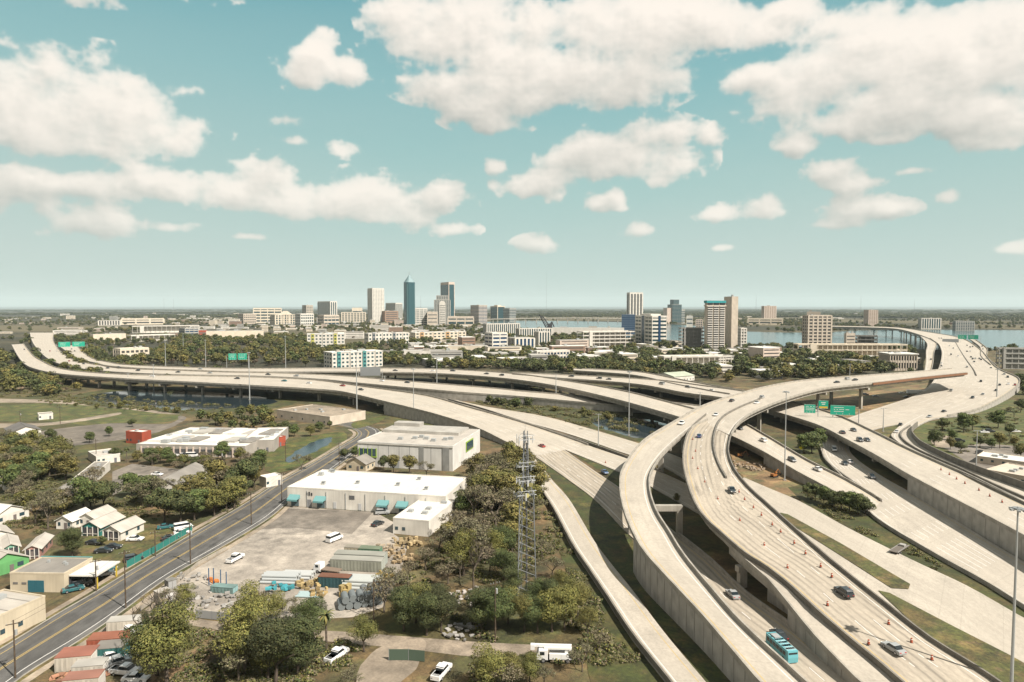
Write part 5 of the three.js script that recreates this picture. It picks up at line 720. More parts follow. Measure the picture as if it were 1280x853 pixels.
buildRoad('exit_ramp', { road: true, rails: [['L', 2, 9]], lanes: 1, railMat: M.barrier });
buildRoad('new_roadway', { road: true, lift: 0.03, noLines: true });
buildRoad('city_road', { road: true, mat: M.asphalt, lanes: 1 });
buildRoad('side_lane', { road: true, mat: M.pave, noLines: true });
{ // straddle bent and lone column under the curve, formwork on the unfinished edge
  const fly = scene.getObjectByName('curved_flyover'), [a, b, c, d] = SPOTS.bent, t = Math.atan2(-(a[1] - b[1]), a[0] - b[0]), L = Math.hypot(a[0] - b[0], a[1] - b[1]);
  part('straddle_beam', fly, M.pier, (a[0] + b[0]) / 2, 7.6, (a[1] + b[1]) / 2, L + 1.6, 1.7, 1.8, t); part('straddle_column', fly, M.pier, a[0], -0.2, a[1], 1.7, 7.8, 1.7, t); part('straddle_column', fly, M.pier, b[0], -0.2, b[1], 1.7, 7.8, 1.7, t); part('pier', fly, M.pier, c[0] + 3, -0.2, c[1] - 1, 1.6, 8.2, 1.6, t);
  const mf = scene.getObjectByName('merged_flyover'), s = roadSamples.merged_flyover.filter((p) => p[5] >= 5), rust = mat(0.33, 0.16, 0.08, { map: T.bark }); sweep(s.map((p) => [p[2] + 0.5, p[4] - 0.9, p[3] + 0.7]), 0.5, 1.6).mesh('formwork', rust, mf); sweep(s.map((p) => [p[0] * 0.3 + p[2] * 0.7, p[4] - 3.4, p[1] * 0.3 + p[3] * 0.7]), 0.8, 1.2).mesh('formwork_beam', mat(0.16, 0.10, 0.08), mf);
}
// ---------------------------------------------------------------- ground, water, ground cover
function sheet(name, pts, y, m) {
  const s = new THREE.Shape(pts.map(([x, z]) => new THREE.Vector2(x, -z))), g = new THREE.ShapeGeometry(s); g.rotateX(-Math.PI / 2); g.translate(0, y, 0);
  const o = new THREE.Mesh(g, m); o.name = numbered(name); structure(o); scene.add(o); return o;
}
// rounds the corners of a surveyed outline and makes it a little uneven
function soften(pts, wob = 0.5) {
  const v = pts.map(([x, z]) => new THREE.Vector3(x, 0, z)), c = new THREE.CatmullRomCurve3(v, true, 'centripetal', 0.5), n = pts.length * 10;
  return c.getPoints(n).slice(0, n).map((p) => [p.x + (noise3(p.x * 0.21, p.z * 0.21, 1) - 0.5) * wob * 2, p.z + (noise3(p.x * 0.21, p.z * 0.21, 7) - 0.5) * wob * 2]);
}
{
  // one sheet out to the horizon; patches of scrub, bare earth and grass in its colour
  const xs = [], zs = [], push = (a, v) => a.push(v);
  for (let x = -420; x <= 420; x += 5) push(xs, x); for (let k = 0, x = 420; x < 24000; k++) { x *= 1.12; xs.push(x); xs.unshift(-x); }
  for (let z = 40; z >= -620; z -= 5) push(zs, z); for (let z = -620; z > -29000;) { z *= 1.05; zs.push(z); } for (let z = 60; z < 3000; z *= 1.6) zs.unshift(z);
  const p = [], c = [], uv = [], ix = [];
  for (const z of zs) for (const x of xs) {
    p.push(x, 0, z); uv.push(x, -z);
    // cover by land use: the ramps and yards district, wooded land, built-up blocks
    const f = fbm(x * 0.02 + 40, z * 0.02, 3, 4), e = fbm(x * 0.06, z * 0.06, 8, 3), w = fbm(x * 0.0022, z * 0.0022, 5, 5), green = smooth(0.42, 0.62, f), bare = smooth(0.55, 0.72, e) * (1 - green);
    const district = Math.abs(x) < 460 && z > -640 + 120 * (f - 0.5) && z < 200, built = smooth(0.44, 0.6, w) * (z > -5200 ? 1 : 0.1);
    c.push(...(district ? [0.19 + 0.17 * bare - 0.055 * green, 0.155 + 0.115 * bare - 0.02 * green, 0.09 + 0.085 * bare - 0.035 * green] : [0.062 + 0.17 * built, 0.06 + 0.14 * built, 0.03 + 0.11 * built]));
  }
  const n = xs.length; for (let j = 0; j < zs.length - 1; j++) for (let i = 0; i < n - 1; i++) { const a = j * n + i; ix.push(a, a + 1, a + n, a + 1, a + n + 1, a + n); }
  const up = zs[0] > zs[1]; if (up) for (let i = 0; i < ix.length; i += 3) { /* seen from above */ }
  const g = new THREE.BufferGeometry(); g.setAttribute('position', new THREE.Float32BufferAttribute(p, 3)); g.setAttribute('color', new THREE.Float32BufferAttribute(c, 3)); g.setAttribute('uv', new THREE.Float32BufferAttribute(uv, 2)); g.setIndex(ix); g.computeVertexNormals();
  const nn = g.attributes.normal; for (let i = 0; i < nn.count; i++) nn.setXYZ(i, 0, 1, 0);
  const m = new THREE.MeshStandardMaterial({ vertexColors: true, roughness: 1, map: T.soil, bumpMap: bumpGrass, bumpScale: 0.1 }); m.color.setRGB(0.8, 0.8, 0.8);
  const o = new THREE.Mesh(g, m); o.name = 'ground'; o.position.y = -0.03; structure(o); scene.add(o);
}
M.lot2 = mat(0.23, 0.212, 0.192, { map: T.yard }); M.lawn2 = mat(0.144, 0.144, 0.048, { map: T.grass, bumpMap: bumpGrass, bumpScale: 0.08 }); M.dirt2 = mat(0.256, 0.196, 0.136, { map: T.soil });
PATCHES.forEach(([n, m, pts], i) => sheet(n, m === 'lot2' || m === 'yard' || n.endsWith('_strip') ? pts : soften(pts, m === 'pond' || m === 'canal' ? 0.8 : 0.6), (n === 'median_strip' || n === 'shoulder_strip' ? 0.42 : 0) + 0.004 + i * 0.004, M[m]));
sheet('river', soften(RIVER, 8), 0.05, M.water);
// kerbs and pavements of the city road
{
  const s = roadSamples.city_road.slice(0, -14), side = (off, a) => s.map((p) => { const dx = p[2] - p[0], dz = p[3] - p[1], l = Math.hypot(dx, dz) || 1; return a ? [p[0] - dx / l * off, 0.02, p[1] - dz / l * off] : [p[2] + dx / l * off, 0.02, p[3] + dz / l * off]; });
  for (const a of [true, false]) { structure(sweep(side(0.15, a), 0.3, 0.14).mesh('kerb', M.parapet)); structure(sweep(side(2.6, a), 1.7, 0.1).mesh('pavement', M.pave)); structure(sweep(side(1.05, a), 1.4, 0.05).mesh('verge_strip', M.dryGrass)); }
  // double yellow centre line
  const lines = new MB(); for (const o of [-0.22, 0.22]) { const path = s.map((p) => { const t = 0.5; return [p[0] + (p[2] - p[0]) * t + o, p[4] + 0.016, p[1] + (p[3] - p[1]) * t]; }); sweep(path, 0.16, 0.004, lines); }
  structure(lines.mesh('centre_line', M.yellow)); stuff(scene.children[scene.children.length - 1]);
}
// median barriers
const barrierPaths = [['concrete barrier curving between the coned lanes of the high flyover', BARRIERS[0]], ['long dark concrete barrier between the opposing at grade carriageways', BARRIERS[1]], ['barrier between the ramp lanes by the noise wall', BARRIERS[2]], ['barrier dividing the joined carriageways below the overpass', BARRIERS[3]], ['barrier up the middle of the river bridge approach', BARRIERS[4]]];
for (const [label, pts] of barrierPaths) { const c = new THREE.CatmullRomCurve3(pts.map((q) => new THREE.Vector3(...q)), false, 'centripetal').getPoints(pts.length * 8).map((q) => [q.x, q.y, q.z]); tag(sweep(c, 0.6, 0.9, new MB(), 0.2).mesh('median_barrier', M.barrier), label, 'barrier'); }
// ---------------------------------------------------------------- buildings
const WALL = { white: [0.60, 0.58, 0.54], cream: [0.612, 0.548, 0.451], tan: [0.510, 0.451, 0.383], pink: [0.561, 0.468, 0.408], brown: [0.281, 0.187, 0.136], grey: [0.340, 0.340, 0.323], dkgrey: [0.255, 0.251, 0.242], red: [0.306, 0.060, 0.030], blue: [0.060, 0.102, 0.170], teal: [0.025, 0.170, 0.153], pale: [0.58, 0.575, 0.56], grey2: [0.340, 0.319, 0.293], cream2: [0.493, 0.433, 0.332], pink2: [0.357, 0.196, 0.170], mint: [0.153, 0.323, 0.246], green: [0.102, 0.306, 0.111] };
const GLASS = { teal: [0.018, 0.052, 0.062], dkteal: [0.018, 0.042, 0.05], blue: [0.015, 0.042, 0.085], dkgrey: [0.06, 0.058, 0.055], dark: [0.02, 0.02, 0.022], grey: [0.12, 0.12, 0.115], tan: [0.22, 0.17, 0.13] };
const wallMat = (k) => mat(...WALL[k], { map: T.roof }), glassMat = (k) => mat(...GLASS[k], { roughness: 0.14 });
function facade(g, w, d, h, floors, bays, wk, gk, { span = 0.45, post = 0.3, y0 = 0, proud = 0.7, spandrels = true, posts = true } = {}) {
  const wm = wallMat(wk), gm = glassMat(gk), fh = h / floors;
  part('glazing', g, gm, 0, y0, 0, w, h, d);
  if (spandrels) for (let i = 0; i <= floors; i++) part('spandrel', g, wm, 0, y0 + Math.min(h - fh * span * 0.5, i * fh), 0, w + proud, fh * span, d + proud);
  if (posts) {
    const bw = w / bays, n2 = Math.max(1, Math.round(d / bw)), bd = d / n2, pw = bw * post;
    for (let i = 0; i <= bays; i++) for (const s of [-1, 1]) part('pillar', g, wm, -w / 2 + i * bw, y0, s * (d / 2 + 0.1), pw, h + 0.02, proud + 0.3);
    for (let i = 1; i < n2; i++) for (const s of [-1, 1]) part('pillar', g, wm, s * (w / 2 + 0.1), y0, -d / 2 + i * bd, proud + 0.3, h + 0.02, pw);
  }
  part('roof', g, M.paleRoof, 0, y0 + h + 0.03, 0, w + proud - 0.2, 0.5, d + proud - 0.2);
}
function rooftop(g, w, d, h, seed, n = 3) { const r = rng(seed); for (let i = 0; i < n; i++) part('rooftop_unit', g, r() < 0.5 ? M.galv : M.girder, (r() - 0.5) * w * 0.7, h + 0.45, (r() - 0.5) * d * 0.6, 2 + r() * w * 0.12, 1.2 + r() * 2, 2 + r() * d * 0.15); }
CITY.forEach(([name, label, x, z, w, d, h, turn, style, wk, gk, floors, bays], idx) => {
  const g = thing(name, label, 'building', [x, 0, z], turn), wm = wallMat(wk), gm = gk === 'open' ? null : glassMat(gk);
  if (style === 'plain') { part('wall', g, wm, 0, 0, 0, w, h, d); part('roof', g, M.paleRoof, 0, h + 0.02, 0, w - 0.8, 0.3, d - 0.8); if (floors > 1 && floors < 15) for (let i = 1; i < floors; i++) part('window_band', g, gm, 0, h * i / floors, 0, w * 0.86, h / floors * 0.3, d + 0.12); rooftop(g, w, d, h, idx, h > 60 ? 1 : 4); }
  else if (style === 'bands') { facade(g, w, d, h, floors, bays, wk, gk, { post: 0.12, span: 0.48, posts: bays > 1 }); rooftop(g, w, d, h, idx); }
  else if (style === 'grid' || style === 'colonnade') { facade(g, w, d, h, floors, bays, wk, gk, { post: name === 'white_tower' ? 0.5 : 0.32, span: name === 'white_tower' ? 0.62 : style === 'grid' ? 0.4 : 0.3, proud: 1 }); rooftop(g, w, d, h, idx, 2); if (style === 'colonnade') part('eaves', g, M.whiteRoof, 0, h + 0.6, 0, w + 3, 0.9, d + 3); }
  else if (style === 'vstripes') { facade(g, w, d, h, floors, bays, wk, gk, { post: 0.42, span: 0.3, spandrels: false, proud: 1 }); part('parapet', g, wm, 0, h - h * 0.05, 0, w + 1.4, h * 0.06, d + 1.4); part('base', g, wm, 0, 0, 0, w + 1.4, h * 0.08, d + 1.4); rooftop(g, w * 0.7, d * 0.7, h, idx, 1); }
  else if (style === 'garage') {
    // open decks: floor plates, upstands round their edges, columns, a core; daylight does the rest
    const fh = h / floors; for (let i = 0; i <= floors; i++) { const y = i * fh; part('deck', g, wm, 0, Math.max(0, y - 0.4), 0, w, 0.5, d); const m = new MB(), up = Math.min(fh * 0.42, 1.6); for (const s of [-1, 1]) { m.box(0, y + 0.1, s * d / 2, w + 0.4, up, 0.4); m.box(s * w / 2, y + 0.1, 0, 0.4, up, d - 0.4); } if (i) m.mesh('upstand', wm, g); }
    for (let k = 0; k <= bays; k++) for (const s of [-1, 1]) part('column', g, wm, -w / 2 + 0.3 + k * (w - 0.6) / bays, 0, s * (d / 2 - 0.5), 0.7, h, 0.7); part('core', g, wm, 0, 0, 0, w * 0.7, h - 0.5, d * 0.3); part('stair_core', g, wm, -w * 0.36, 0, d / 2 + 0.4, w * 0.06, h + 2, 2.2); }
  else if (style === 'apart') {
    part('wall', g, wm, 0, 0, 0, w, h, d); part('roof', g, M.whiteRoof, 0, h + 0.02, 0, w + 0.6, 0.6, d + 0.6);
    const fh = h / floors, bw = w / bays, acc = { yellow_trim_apartments: mat(0.36, 0.34, 0.08), teal_trim_offices: mat(0.06, 0.19, 0.18), orange_trim_apartments: mat(0.36, 0.22, 0.10) }[name] || mat(0.164, 0.164, 0.164);
    for (let b = 0; b < bays; b++) {
      const cx = -w / 2 + (b + 0.5) * bw, bump = b % 3 === 1;
      if (bump) part('bay', g, b % 6 === 1 ? acc : wm, cx, 0, d / 2 + 0.5, bw * 0.8, h + 1, 1.6);
      for (let f = 0; f < floors; f++) part('window', g, gm, cx, f * fh + fh * 0.3, d / 2 + (bump ? 1.3 : 0), bw * 0.5, fh * 0.45, 0.3);
    }
    for (let b = 0; b < 3; b++) for (let f = 0; f < floors; f++) part('window', g, gm, -w / 2, f * fh + fh * 0.3, (b - 1) * d * 0.3, 0.3, fh * 0.45, d * 0.14);
    rooftop(g, w, d, h, idx, 5);
  } else if (style === 'pyramid') {
    const m = new MB(), c = w * 0.22, a = w / 2 * 1.25, pts = [[-a + c, a], [a - c, a], [a, a - c], [a, -a + c], [a - c, -a], [-a + c, -a], [-a, -a + c], [-a, a - c]];
    for (let i = 0; i < 8; i++) { const p = pts[i], q = pts[(i + 1) % 8]; m.quad([p[0], 0, p[1]], [q[0], 0, q[1]], [q[0], h, q[1]], [p[0], h, p[1]]); }
    m.mesh('shaft', gm, g); const t = new MB(); for (let i = 0; i < 8; i++) { const p = pts[i], q = pts[(i + 1) % 8]; t.tri([p[0], h, p[1]], [q[0], h, q[1]], [0, h + 28, 0]); } t.mesh('crown', mat(0.131, 0.197, 0.205, { roughness: 0.25 }), g);
    const fl = new MB(); for (let k = 1; k < floors; k++) for (let i = 0; i < 8; i++) { const p = pts[i], q = pts[(i + 1) % 8], y = h * k / floors, s = 1.006; fl.quad([p[0] * s, y, p[1] * s], [q[0] * s, y, q[1] * s], [q[0] * s, y + 0.7, q[1] * s], [p[0] * s, y + 0.7, p[1] * s]); } stuff(fl.mesh('floor_lines', mat(0.050, 0.140, 0.150, { roughness: 0.3 }), g));
    for (const s of [-1, 1]) { part('corner_fin', g, mat(0.082, 0.156, 0.164, { roughness: 0.2 }), s * (a - c * 0.5), 0, a - c * 0.5 + 0.2, c * 0.6, h - 6, 0.8, s * Math.PI / 4); }
    part('spire', g, M.steel, 0, h + 27, 0, 0.8, 9, 0.8); part('podium', g, wm, 0, 0, 0, w * 1.9, 9, w * 1.9);
  } else if (style === 'capped') {
    facade(g, w, d, h * 0.94, floors, bays, 'teal', gk, { posts: false, spandrels: false }); for (let k = 1; k < floors; k++) part('floor_line', g, mat(0.050, 0.130, 0.140, { roughness: 0.3 }), 0, h * 0.94 * k / floors, 0, w + 0.3, 0.6, d + 0.3);
    part('crown_band', g, wm, 0, h * 0.94 + 0.6, 0, w + 2, h * 0.06, d + 2); for (const s of [-1, 1]) for (const q of [-1, 1]) part('corner_pillar', g, wm, s * w / 2, 0, q * d / 2, 2.6, h * 0.95, 2.6);
    if (name[0] === 't') for (let k = 0; k < 5; k++) part('flared_foot', g, wm, w * 0.15 + 2 * k, 0, 0, w + 8 * (5 - k) * 0.6, 6 + k * 6, d + 1.5 + (5 - k) * 2); else part('penthouse', g, wm, 0, h, 0, w * 0.5, 6, d * 0.5);
  } else if (style === 'arch') {
    facade(g, w, d, h * 0.86, floors, 9, wk, gk, { post: 0.4, span: 0.35 }); facade(g, w * 0.72, d * 0.8, h * 0.14, 3, 5, wk, gk, { y0: h * 0.86 + 0.6 });
    const s = new THREE.Shape(); s.moveTo(-w * 0.2, 0); s.lineTo(w * 0.2, 0); s.lineTo(w * 0.2, h * 0.72); s.absarc(0, h * 0.72, w * 0.2, 0, Math.PI, false); const e = new THREE.Mesh(new THREE.ExtrudeGeometry(s, { depth: 4, bevelEnabled: false, curveSegments: 10 }), wallMat('white')); e.name = 'arched_front'; e.position.z = d / 2; g.add(e);
    for (let k = 1; k < 12; k++) part('arch_window_band', e, glassMat('grey'), 0, h * 0.06 * k, 4.02, w * 0.34, h * 0.022, 0.3);
  } else if (style === 'pediment') {
    facade(g, w, d, h * 0.75, floors, bays, wk, gk, { post: 0.4, span: 0.3, proud: 1.2 }); const s = new THREE.Shape(); s.moveTo(-w * 0.28, 0); s.lineTo(w * 0.28, 0); s.lineTo(0, h * 0.3); s.closePath(); const e = new THREE.Mesh(new THREE.ExtrudeGeometry(s, { depth: d * 0.8, bevelEnabled: false }), wm); e.name = 'pediment'; e.position.set(w * 0.1, h * 0.75 + 0.6, -d * 0.25); g.add(e);
    for (let k = 0; k < 6; k++) part('column', g, wm, w * 0.1 + (k - 2.5) * w * 0.1, 0, d / 2 + 2, 2, h * 0.74, 2);
  } else if (style === 'hotel') {
    part('wall', g, wm, 0, 0, 0, w, h, d); const fh = h * 0.9 / floors, bw = w / bays;
    for (let b = 0; b < bays; b++) { const cx = -w / 2 + (b + 0.5) * bw; part('window_shaft', g, gm, cx, 2, d / 2, bw * 0.8, h * 0.9, 0.4); for (let f = 0; f < floors; f++) part('balcony', g, mat(0.451, 0.426, 0.385), cx, 2 + f * fh, d / 2 + 0.9, bw * 0.82, fh * 0.42, 1.4); }
    part('roof_edge', g, mat(0.019, 0.211, 0.223), 0, h - 3.5, 0, w + 2, 3.5, d + 2); part('top_lounge', g, wm, 0, h - 9, 0.4, w + 2.4, 2, d + 2.4); for (let b = 0; b < bays; b++) part('lounge_window', g, glassMat('dark'), -w / 2 + (b + 0.5) * bw, h - 7, 0.6, bw * 0.8, 3.4, d + 1.2); part('roof', g, M.paleRoof, 0, h + 0.03, 0, w, 0.4, d);
  } else if (style === 'bandsmid') {
    facade(g, w, d, h, floors, 2, wk, 'dkteal', { post: 0.06, span: 0.5, proud: 1.2 }); part('glass_strip', g, gm, -w / 2 - 0.4, 0, 0, 1.4, h + 1.5, d * 0.16); part('glass_strip', g, gm, 0, 0, d / 2 + 0.4, w * 0.16, h + 1.5, 1.4);
    for (const s of [-1, 1]) part('white_frame', g, wm, -w / 2 - 0.5, 0, s * d * 0.1, 1.8, h + 2, d * 0.03); part('penthouse', g, wm, 0, h + 0.6, 0, w * 0.7, 4, d * 0.6);
  } else if (style === 'stepped') {
    facade(g, w, d, h * 0.8, 14, 4, wk, gk, { posts: false, span: 0.15, proud: 0.3 }); facade(g, w * 0.6, d * 0.7, h * 0.2, 4, 2, wk, gk, { y0: h * 0.8 + 0.6, posts: false, span: 0.15, proud: 0.3 }); part('wing', g, wallMat('pink'), -w * 0.75, 0, 0, w * 0.5, h * 0.66, d * 0.8); part('banded_wing', g, wallMat('grey'), w * 0.72, 0, 0, w * 0.44, h * 0.6, d * 0.7); for (let k = 1; k < 8; k++) part('window_band', g, gm, w * 0.72, h * 0.07 * k, 0, w * 0.45, h * 0.03, d * 0.71);
  }
});
// gable roofed house, long axis along depth
const gableRoofs = { dkroof: mat(0.120, 0.115, 0.110, { map: T.roof }), greyRoof: M.greyRoof, paleRoof: mat(0.410, 0.385, 0.353, { map: T.roof }), whiteRoof: M.whiteRoof, greenroof: mat(0.377, 0.426, 0.344, { map: T.roof }) };
NEAR.forEach(([name, label, x, z, w, d, h, turn, style, wk, rk], idx) => {
  const g = thing(name, label, /house|bungalow|cottage|chapel/.test(name) ? 'house' : 'building', [x, 0, z], turn), wm = wallMat(wk), rm = gableRoofs[rk] || M[rk] || wallMat(rk), r = rng(900 + idx);
  if (style === 'gable') {
    part('wall', g, wm, 0, 0, 0, w, h, d); const rise = Math.min(2.6, w * 0.26), ov = 0.45, a = w / 2 + ov, b = d / 2 + ov, th = 0.16;
    const roof = new THREE.Group(); roof.name = 'roof'; g.add(roof);
    for (const s of [-1, 1]) { const m = new MB(), lo = h - rise * ov / (w / 2), P1 = [s * a, lo, b], P2 = [s * a, lo, -b], P3 = [0, h + rise, -b], P4 = [0, h + rise, b], dn = (p) => [p[0], p[1] - th, p[2]]; if (s > 0) m.quad(P1, P2, P3, P4); else m.quad(P2, P1, P4, P3); m.quad(dn(P1), dn(P4), dn(P3), dn(P2)); m.quad(dn(P1), P1, P4, dn(P4)); m.quad(P2, dn(P2), dn(P3), P3); m.quad(P1, dn(P1), dn(P2), P2); m.mesh('roof_slope', rm, roof); }
    part('ridge_cap', roof, rm, 0, h + rise - 0.05, 0, 0.3, 0.12, d + ov * 2);
    const ga = new MB(); for (const s of [-1, 1]) { const zz = s * d / 2; ga.tri([-w / 2 * s, h, zz], [w / 2 * s, h, zz], [0, h + rise - th, zz]); } ga.mesh('gable', wm, g);
    const porch = ['teal_gable_house', 'white_gable_house', 'pink_gable_house', 'mint_gable_house'].includes(name);
    if (porch) { part('porch_shade_panel', g, M.dark, 0, 0.3, d / 2 + 0.02, w * 0.8, h - 0.6, 0.1); for (let k = 0; k < 4; k++) part('porch_post', g, wallMat('white'), (k / 3 - 0.5) * w * 0.84, 0, d / 2 + 0.35, 0.2, h, 0.2); part('porch_rail', g, wallMat('white'), 0, 0.7, d / 2 + 0.35, w * 0.84, 0.12, 0.1); }  // near-black panel on the solid wall paints in the shade behind the posts
    part('door', g, mat(0.120, 0.100, 0.090), porch ? 0 : w * 0.1, 0, d / 2 + 0.06, 0.95, 2.1, 0.14);
    for (let k = 0; k < Math.max(2, Math.floor(d / 3.4)); k++) for (const s of [-1, 1]) part('window', g, M.glass, s * (w / 2 + 0.02), 1, -d / 2 + (k + 0.5) * d / Math.max(2, Math.floor(d / 3.4)), 0.12, 1.2, 1.0);
    if (!porch) for (const s of [-1, 1]) part('window', g, M.glass, s * w * 0.3, 1.1, d / 2 + 0.02, w * 0.14, 1.1, 0.12);
    return;
  }
  part('wall', g, wm, 0, 0, 0, w, h, d); part('roof', g, rm, 0, h, 0, w - 0.5, 0.12, d - 0.5);
  for (const s of [-1, 1]) { part('coping', g, wm, 0, h + 0.01, s * (d / 2 - 0.12), w + 0.1, 0.42, 0.3); part('coping', g, wm, s * (w / 2 - 0.12), h + 0.02, 0, 0.3, 0.4, d - 0.5); }
  if (style === 'warehouse') {
    const teal = mat(0.099, 0.223, 0.223), dk = mat(0.070, 0.100, 0.110);
    for (const t of [0.05, 0.22, 0.62, 0.74]) { part('dock_door', g, dk, -w / 2 + t * w, 0.2, d / 2 + 0.02, w * 0.05, 3.2, 0.2); const aw = new MB(), a = w * 0.034, zf = d / 2; aw.quad([-a, 3.0, zf + 2.2], [a, 3.0, zf + 2.2], [a, 4.3, zf + 0.05], [-a, 4.3, zf + 0.05]); aw.quad([-a, 2.4, zf + 2.2], [a, 2.4, zf + 2.2], [a, 3.0, zf + 2.2], [-a, 3.0, zf + 2.2]); aw.tri([-a, 3.0, zf + 2.2], [-a, 4.3, zf + 0.05], [-a, 3.0, zf + 0.05]); aw.tri([a, 3.0, zf + 2.2], [a, 3.0, zf + 0.05], [a, 4.3, zf + 0.05]); const o = aw.mesh('awning', teal, g); o.position.x = -w / 2 + t * w; }
    for (let k = 0; k < 7; k++) part('downpipe', g, M.galv, -w / 2 + w * (0.13 + k * 0.125), 0.2, d / 2 + 0.1, 0.18, h - 0.8, 0.18);
    part('door', g, mat(0.164, 0.164, 0.164), -w / 2 + w * 0.145, 0, d / 2 + 0.03, 1.6, 2.8, 0.2); for (const t of [0.31, 0.47]) part('door', g, mat(0.369, 0.369, 0.361), -w / 2 + w * t, 0.2, d / 2 + 0.03, 1.1, 2.3, 0.2);
    part('number_board', g, mat(0.080, 0.080, 0.080), -w / 2 + w * 0.42, 3.8, d / 2 + 0.03, 1.9, 1.3, 0.16);
    for (let k = 0; k < 3; k++) part('sign_letter', g, M.dark, -w / 2 + w * 0.145 + (k - 1) * 0.9, 4.2, d / 2 + 0.05, 0.5, 1 + 0.3 * (k === 1), 0.12);
    for (const [u, v] of [[-0.32, 0.25], [-0.12, 0.12], [0.14, 0.1], [0.34, 0.22], [0.22, -0.25], [-0.4, -0.4]]) { const o = part('roof_vent', g, M.galv, u * w, h + 0.1, v * d, 1.1, 0.8, 1.1); part('vent_cap', o, M.steel, u * w, h + 1.02, v * d, 1.3, 0.12, 1.3); }
    for (const [u, v, s] of [[-0.44, -0.2, 1.6], [-0.43, -0.45, 1.2]]) part('rooftop_unit', g, M.galv, u * w, h + 0.1, v * d, s, s * 0.8, s);
  } else if (style === 'panels') {
    const lime = mat(0.186, 0.279, 0.031), sl = mat(0.271, 0.279, 0.279, { map: T.concrete });
    for (let k = 1; k < 9; k++) part('panel_joint', g, mat(0.164, 0.164, 0.164), -w / 2 + k * w / 9, 0.1, d / 2 + 0.01, 0.14, h - 0.4, 0.08);
    part('grey_panel', g, sl, w / 2 - 3, 0, d / 2 + 0.06, 3, h - 0.5, 0.3); part('grey_panel', g, sl, w * 0.18, 0, d / 2 + 0.06, 2, h - 0.5, 0.3);
    const cw = (px, pz, ww, dd) => { const f = part('window_frame', g, lime, px, h * 0.42, pz, ww, 4.6, dd); part('pane', f, M.glass, px, h * 0.42 + 0.5, pz, Math.max(ww - 1.2, ww < 1.5 ? 0.62 : 0), 3.6, Math.max(dd - 1.2, dd < 1.5 ? 0.62 : 0)); };
    cw(w / 2 + 0.02, -d * 0.08, 0.5, 11); part('pane', g, M.glass, w / 2 + 0.2, h * 0.42 + 0.5, -d * 0.08, 0.3, 3.4, 9.8); part('pane', g, M.glass, -w / 2 + 5, h * 0.45, d / 2 + 0.3, 8, 3.2, 0.4); for (let k = 0; k < 5; k++) part('mullion', g, lime, -w / 2 + 1 + k * 2, h * 0.45 - 0.3, d / 2 + 0.42, 0.3, 3.8, 0.4); part('lime_sill', g, lime, -w / 2 + 5, h * 0.45 - 0.5, d / 2 + 0.4, 8.6, 0.4, 0.5);
    for (const [u, v, ww, hh, dd] of [[-0.05, -0.28, 0.86, 1.4, 0.38], [-0.3, -0.42, 0.3, 3, 0.14]]) part('raised_roof', g, M.paleRoof, u * w, h + 0.1, v * d, ww * w, hh, dd * d);
    for (let k = 0; k < 7; k++) part('rooftop_unit', g, M.galv, (r() - 0.5) * w * 0.8, h + 0.12, (r() - 0.1) * d * 0.4, 2, 1.2, 1.6);
    part('gutter', g, M.girder, 0, h - 0.6, d / 2 + 0.12, w, 0.25, 0.2); part('loading_door', g, mat(0.246, 0.254, 0.254), -w * 0.1, 0, d / 2 + 0.04, 4, 4.4, 0.2);
  } else if (style === 'lowband') {
    part('window_band', g, mat(0.060, 0.060, 0.060), 0, 1.2, d / 2 + 0.05, w * 0.9, 2.2, 0.2); for (let k = 0; k < 16; k++) part('pillar', g, wallMat('pink'), -w * 0.45 + k * w * 0.06, 0, d / 2 + 0.3, 0.6, h - 0.6, 0.5);
    for (let k = 0; k < 12; k++) part('roof_section', g, [M.whiteRoof, M.paleRoof, M.greyRoof][k % 3], -w * 0.42 + (k % 6) * w * 0.165 + r() * 2, h + 0.12, (k < 6 ? 0.2 : -0.25) * d, w * 0.12, 0.3 + r() * 0.9, d * (0.2 + r() * 0.16));
    for (let k = 0; k < 9; k++) part('rooftop_unit', g, M.galv, (r() - 0.5) * w * 0.85, h + 0.3, (r() - 0.5) * d * 0.8, 2 + r() * 2, 1.4, 2 + r());
  } else if (style === 'garagefront') {
    const tl = mat(0.012, 0.081, 0.105); for (const s of [-1, 1]) part('door', g, tl, -w * 0.02 + s * 1.02, 0, d / 2 + 0.04, 1.96, 2.9, 0.16); for (const t of [-0.4, -0.24]) part('window', g, mat(0.120, 0.110, 0.100), t * w, 1.9, d / 2 + 0.02, 1.2, 0.5, 0.12);
    part('teal_coping', g, mat(0.074, 0.205, 0.198), 0, h + 0.42, -d / 2 + 0.1, w, 0.14, 0.4); for (let k = 0; k < 3; k++) part('roof_vent', g, M.galv, (r() - 0.5) * w * 0.6, h + 0.12, (r() - 0.5) * d * 0.5, 0.6, 0.6, 0.6);
    part('canopy_roof', g, M.whiteRoof, w / 2 + 3.6, 3.4, -1, 7, 0.35, d * 0.9); for (const s of [-1, 1]) part('canopy_post', g, mat(0.434, 0.310, 0.031), w / 2 + 6.6, 0, -1 + s * d * 0.36, 0.3, 3.4, 0.3); part('garage_shade_panel', g, M.dark, w / 2 + 0.03, 0.1, 0, 0.14, 3.0, d * 0.7);  // dark panel on the closed side wall stands for the unlit garage interior
  } else {
    if (w > 5) for (let k = 0; k < Math.min(5, Math.floor(w / 4)); k++) part('window', g, M.glass, -w * 0.4 + k * w * 0.2, 1.3, d / 2 + 0.03, 1.0, 1.0, 0.1);
    if (name !== 'warehouse_annex' && name !== 'yellow_store') part('door', g, mat(0.100, 0.100, 0.110), w * 0.3, 0, d / 2 + 0.04, 1, 2.1, 0.12);
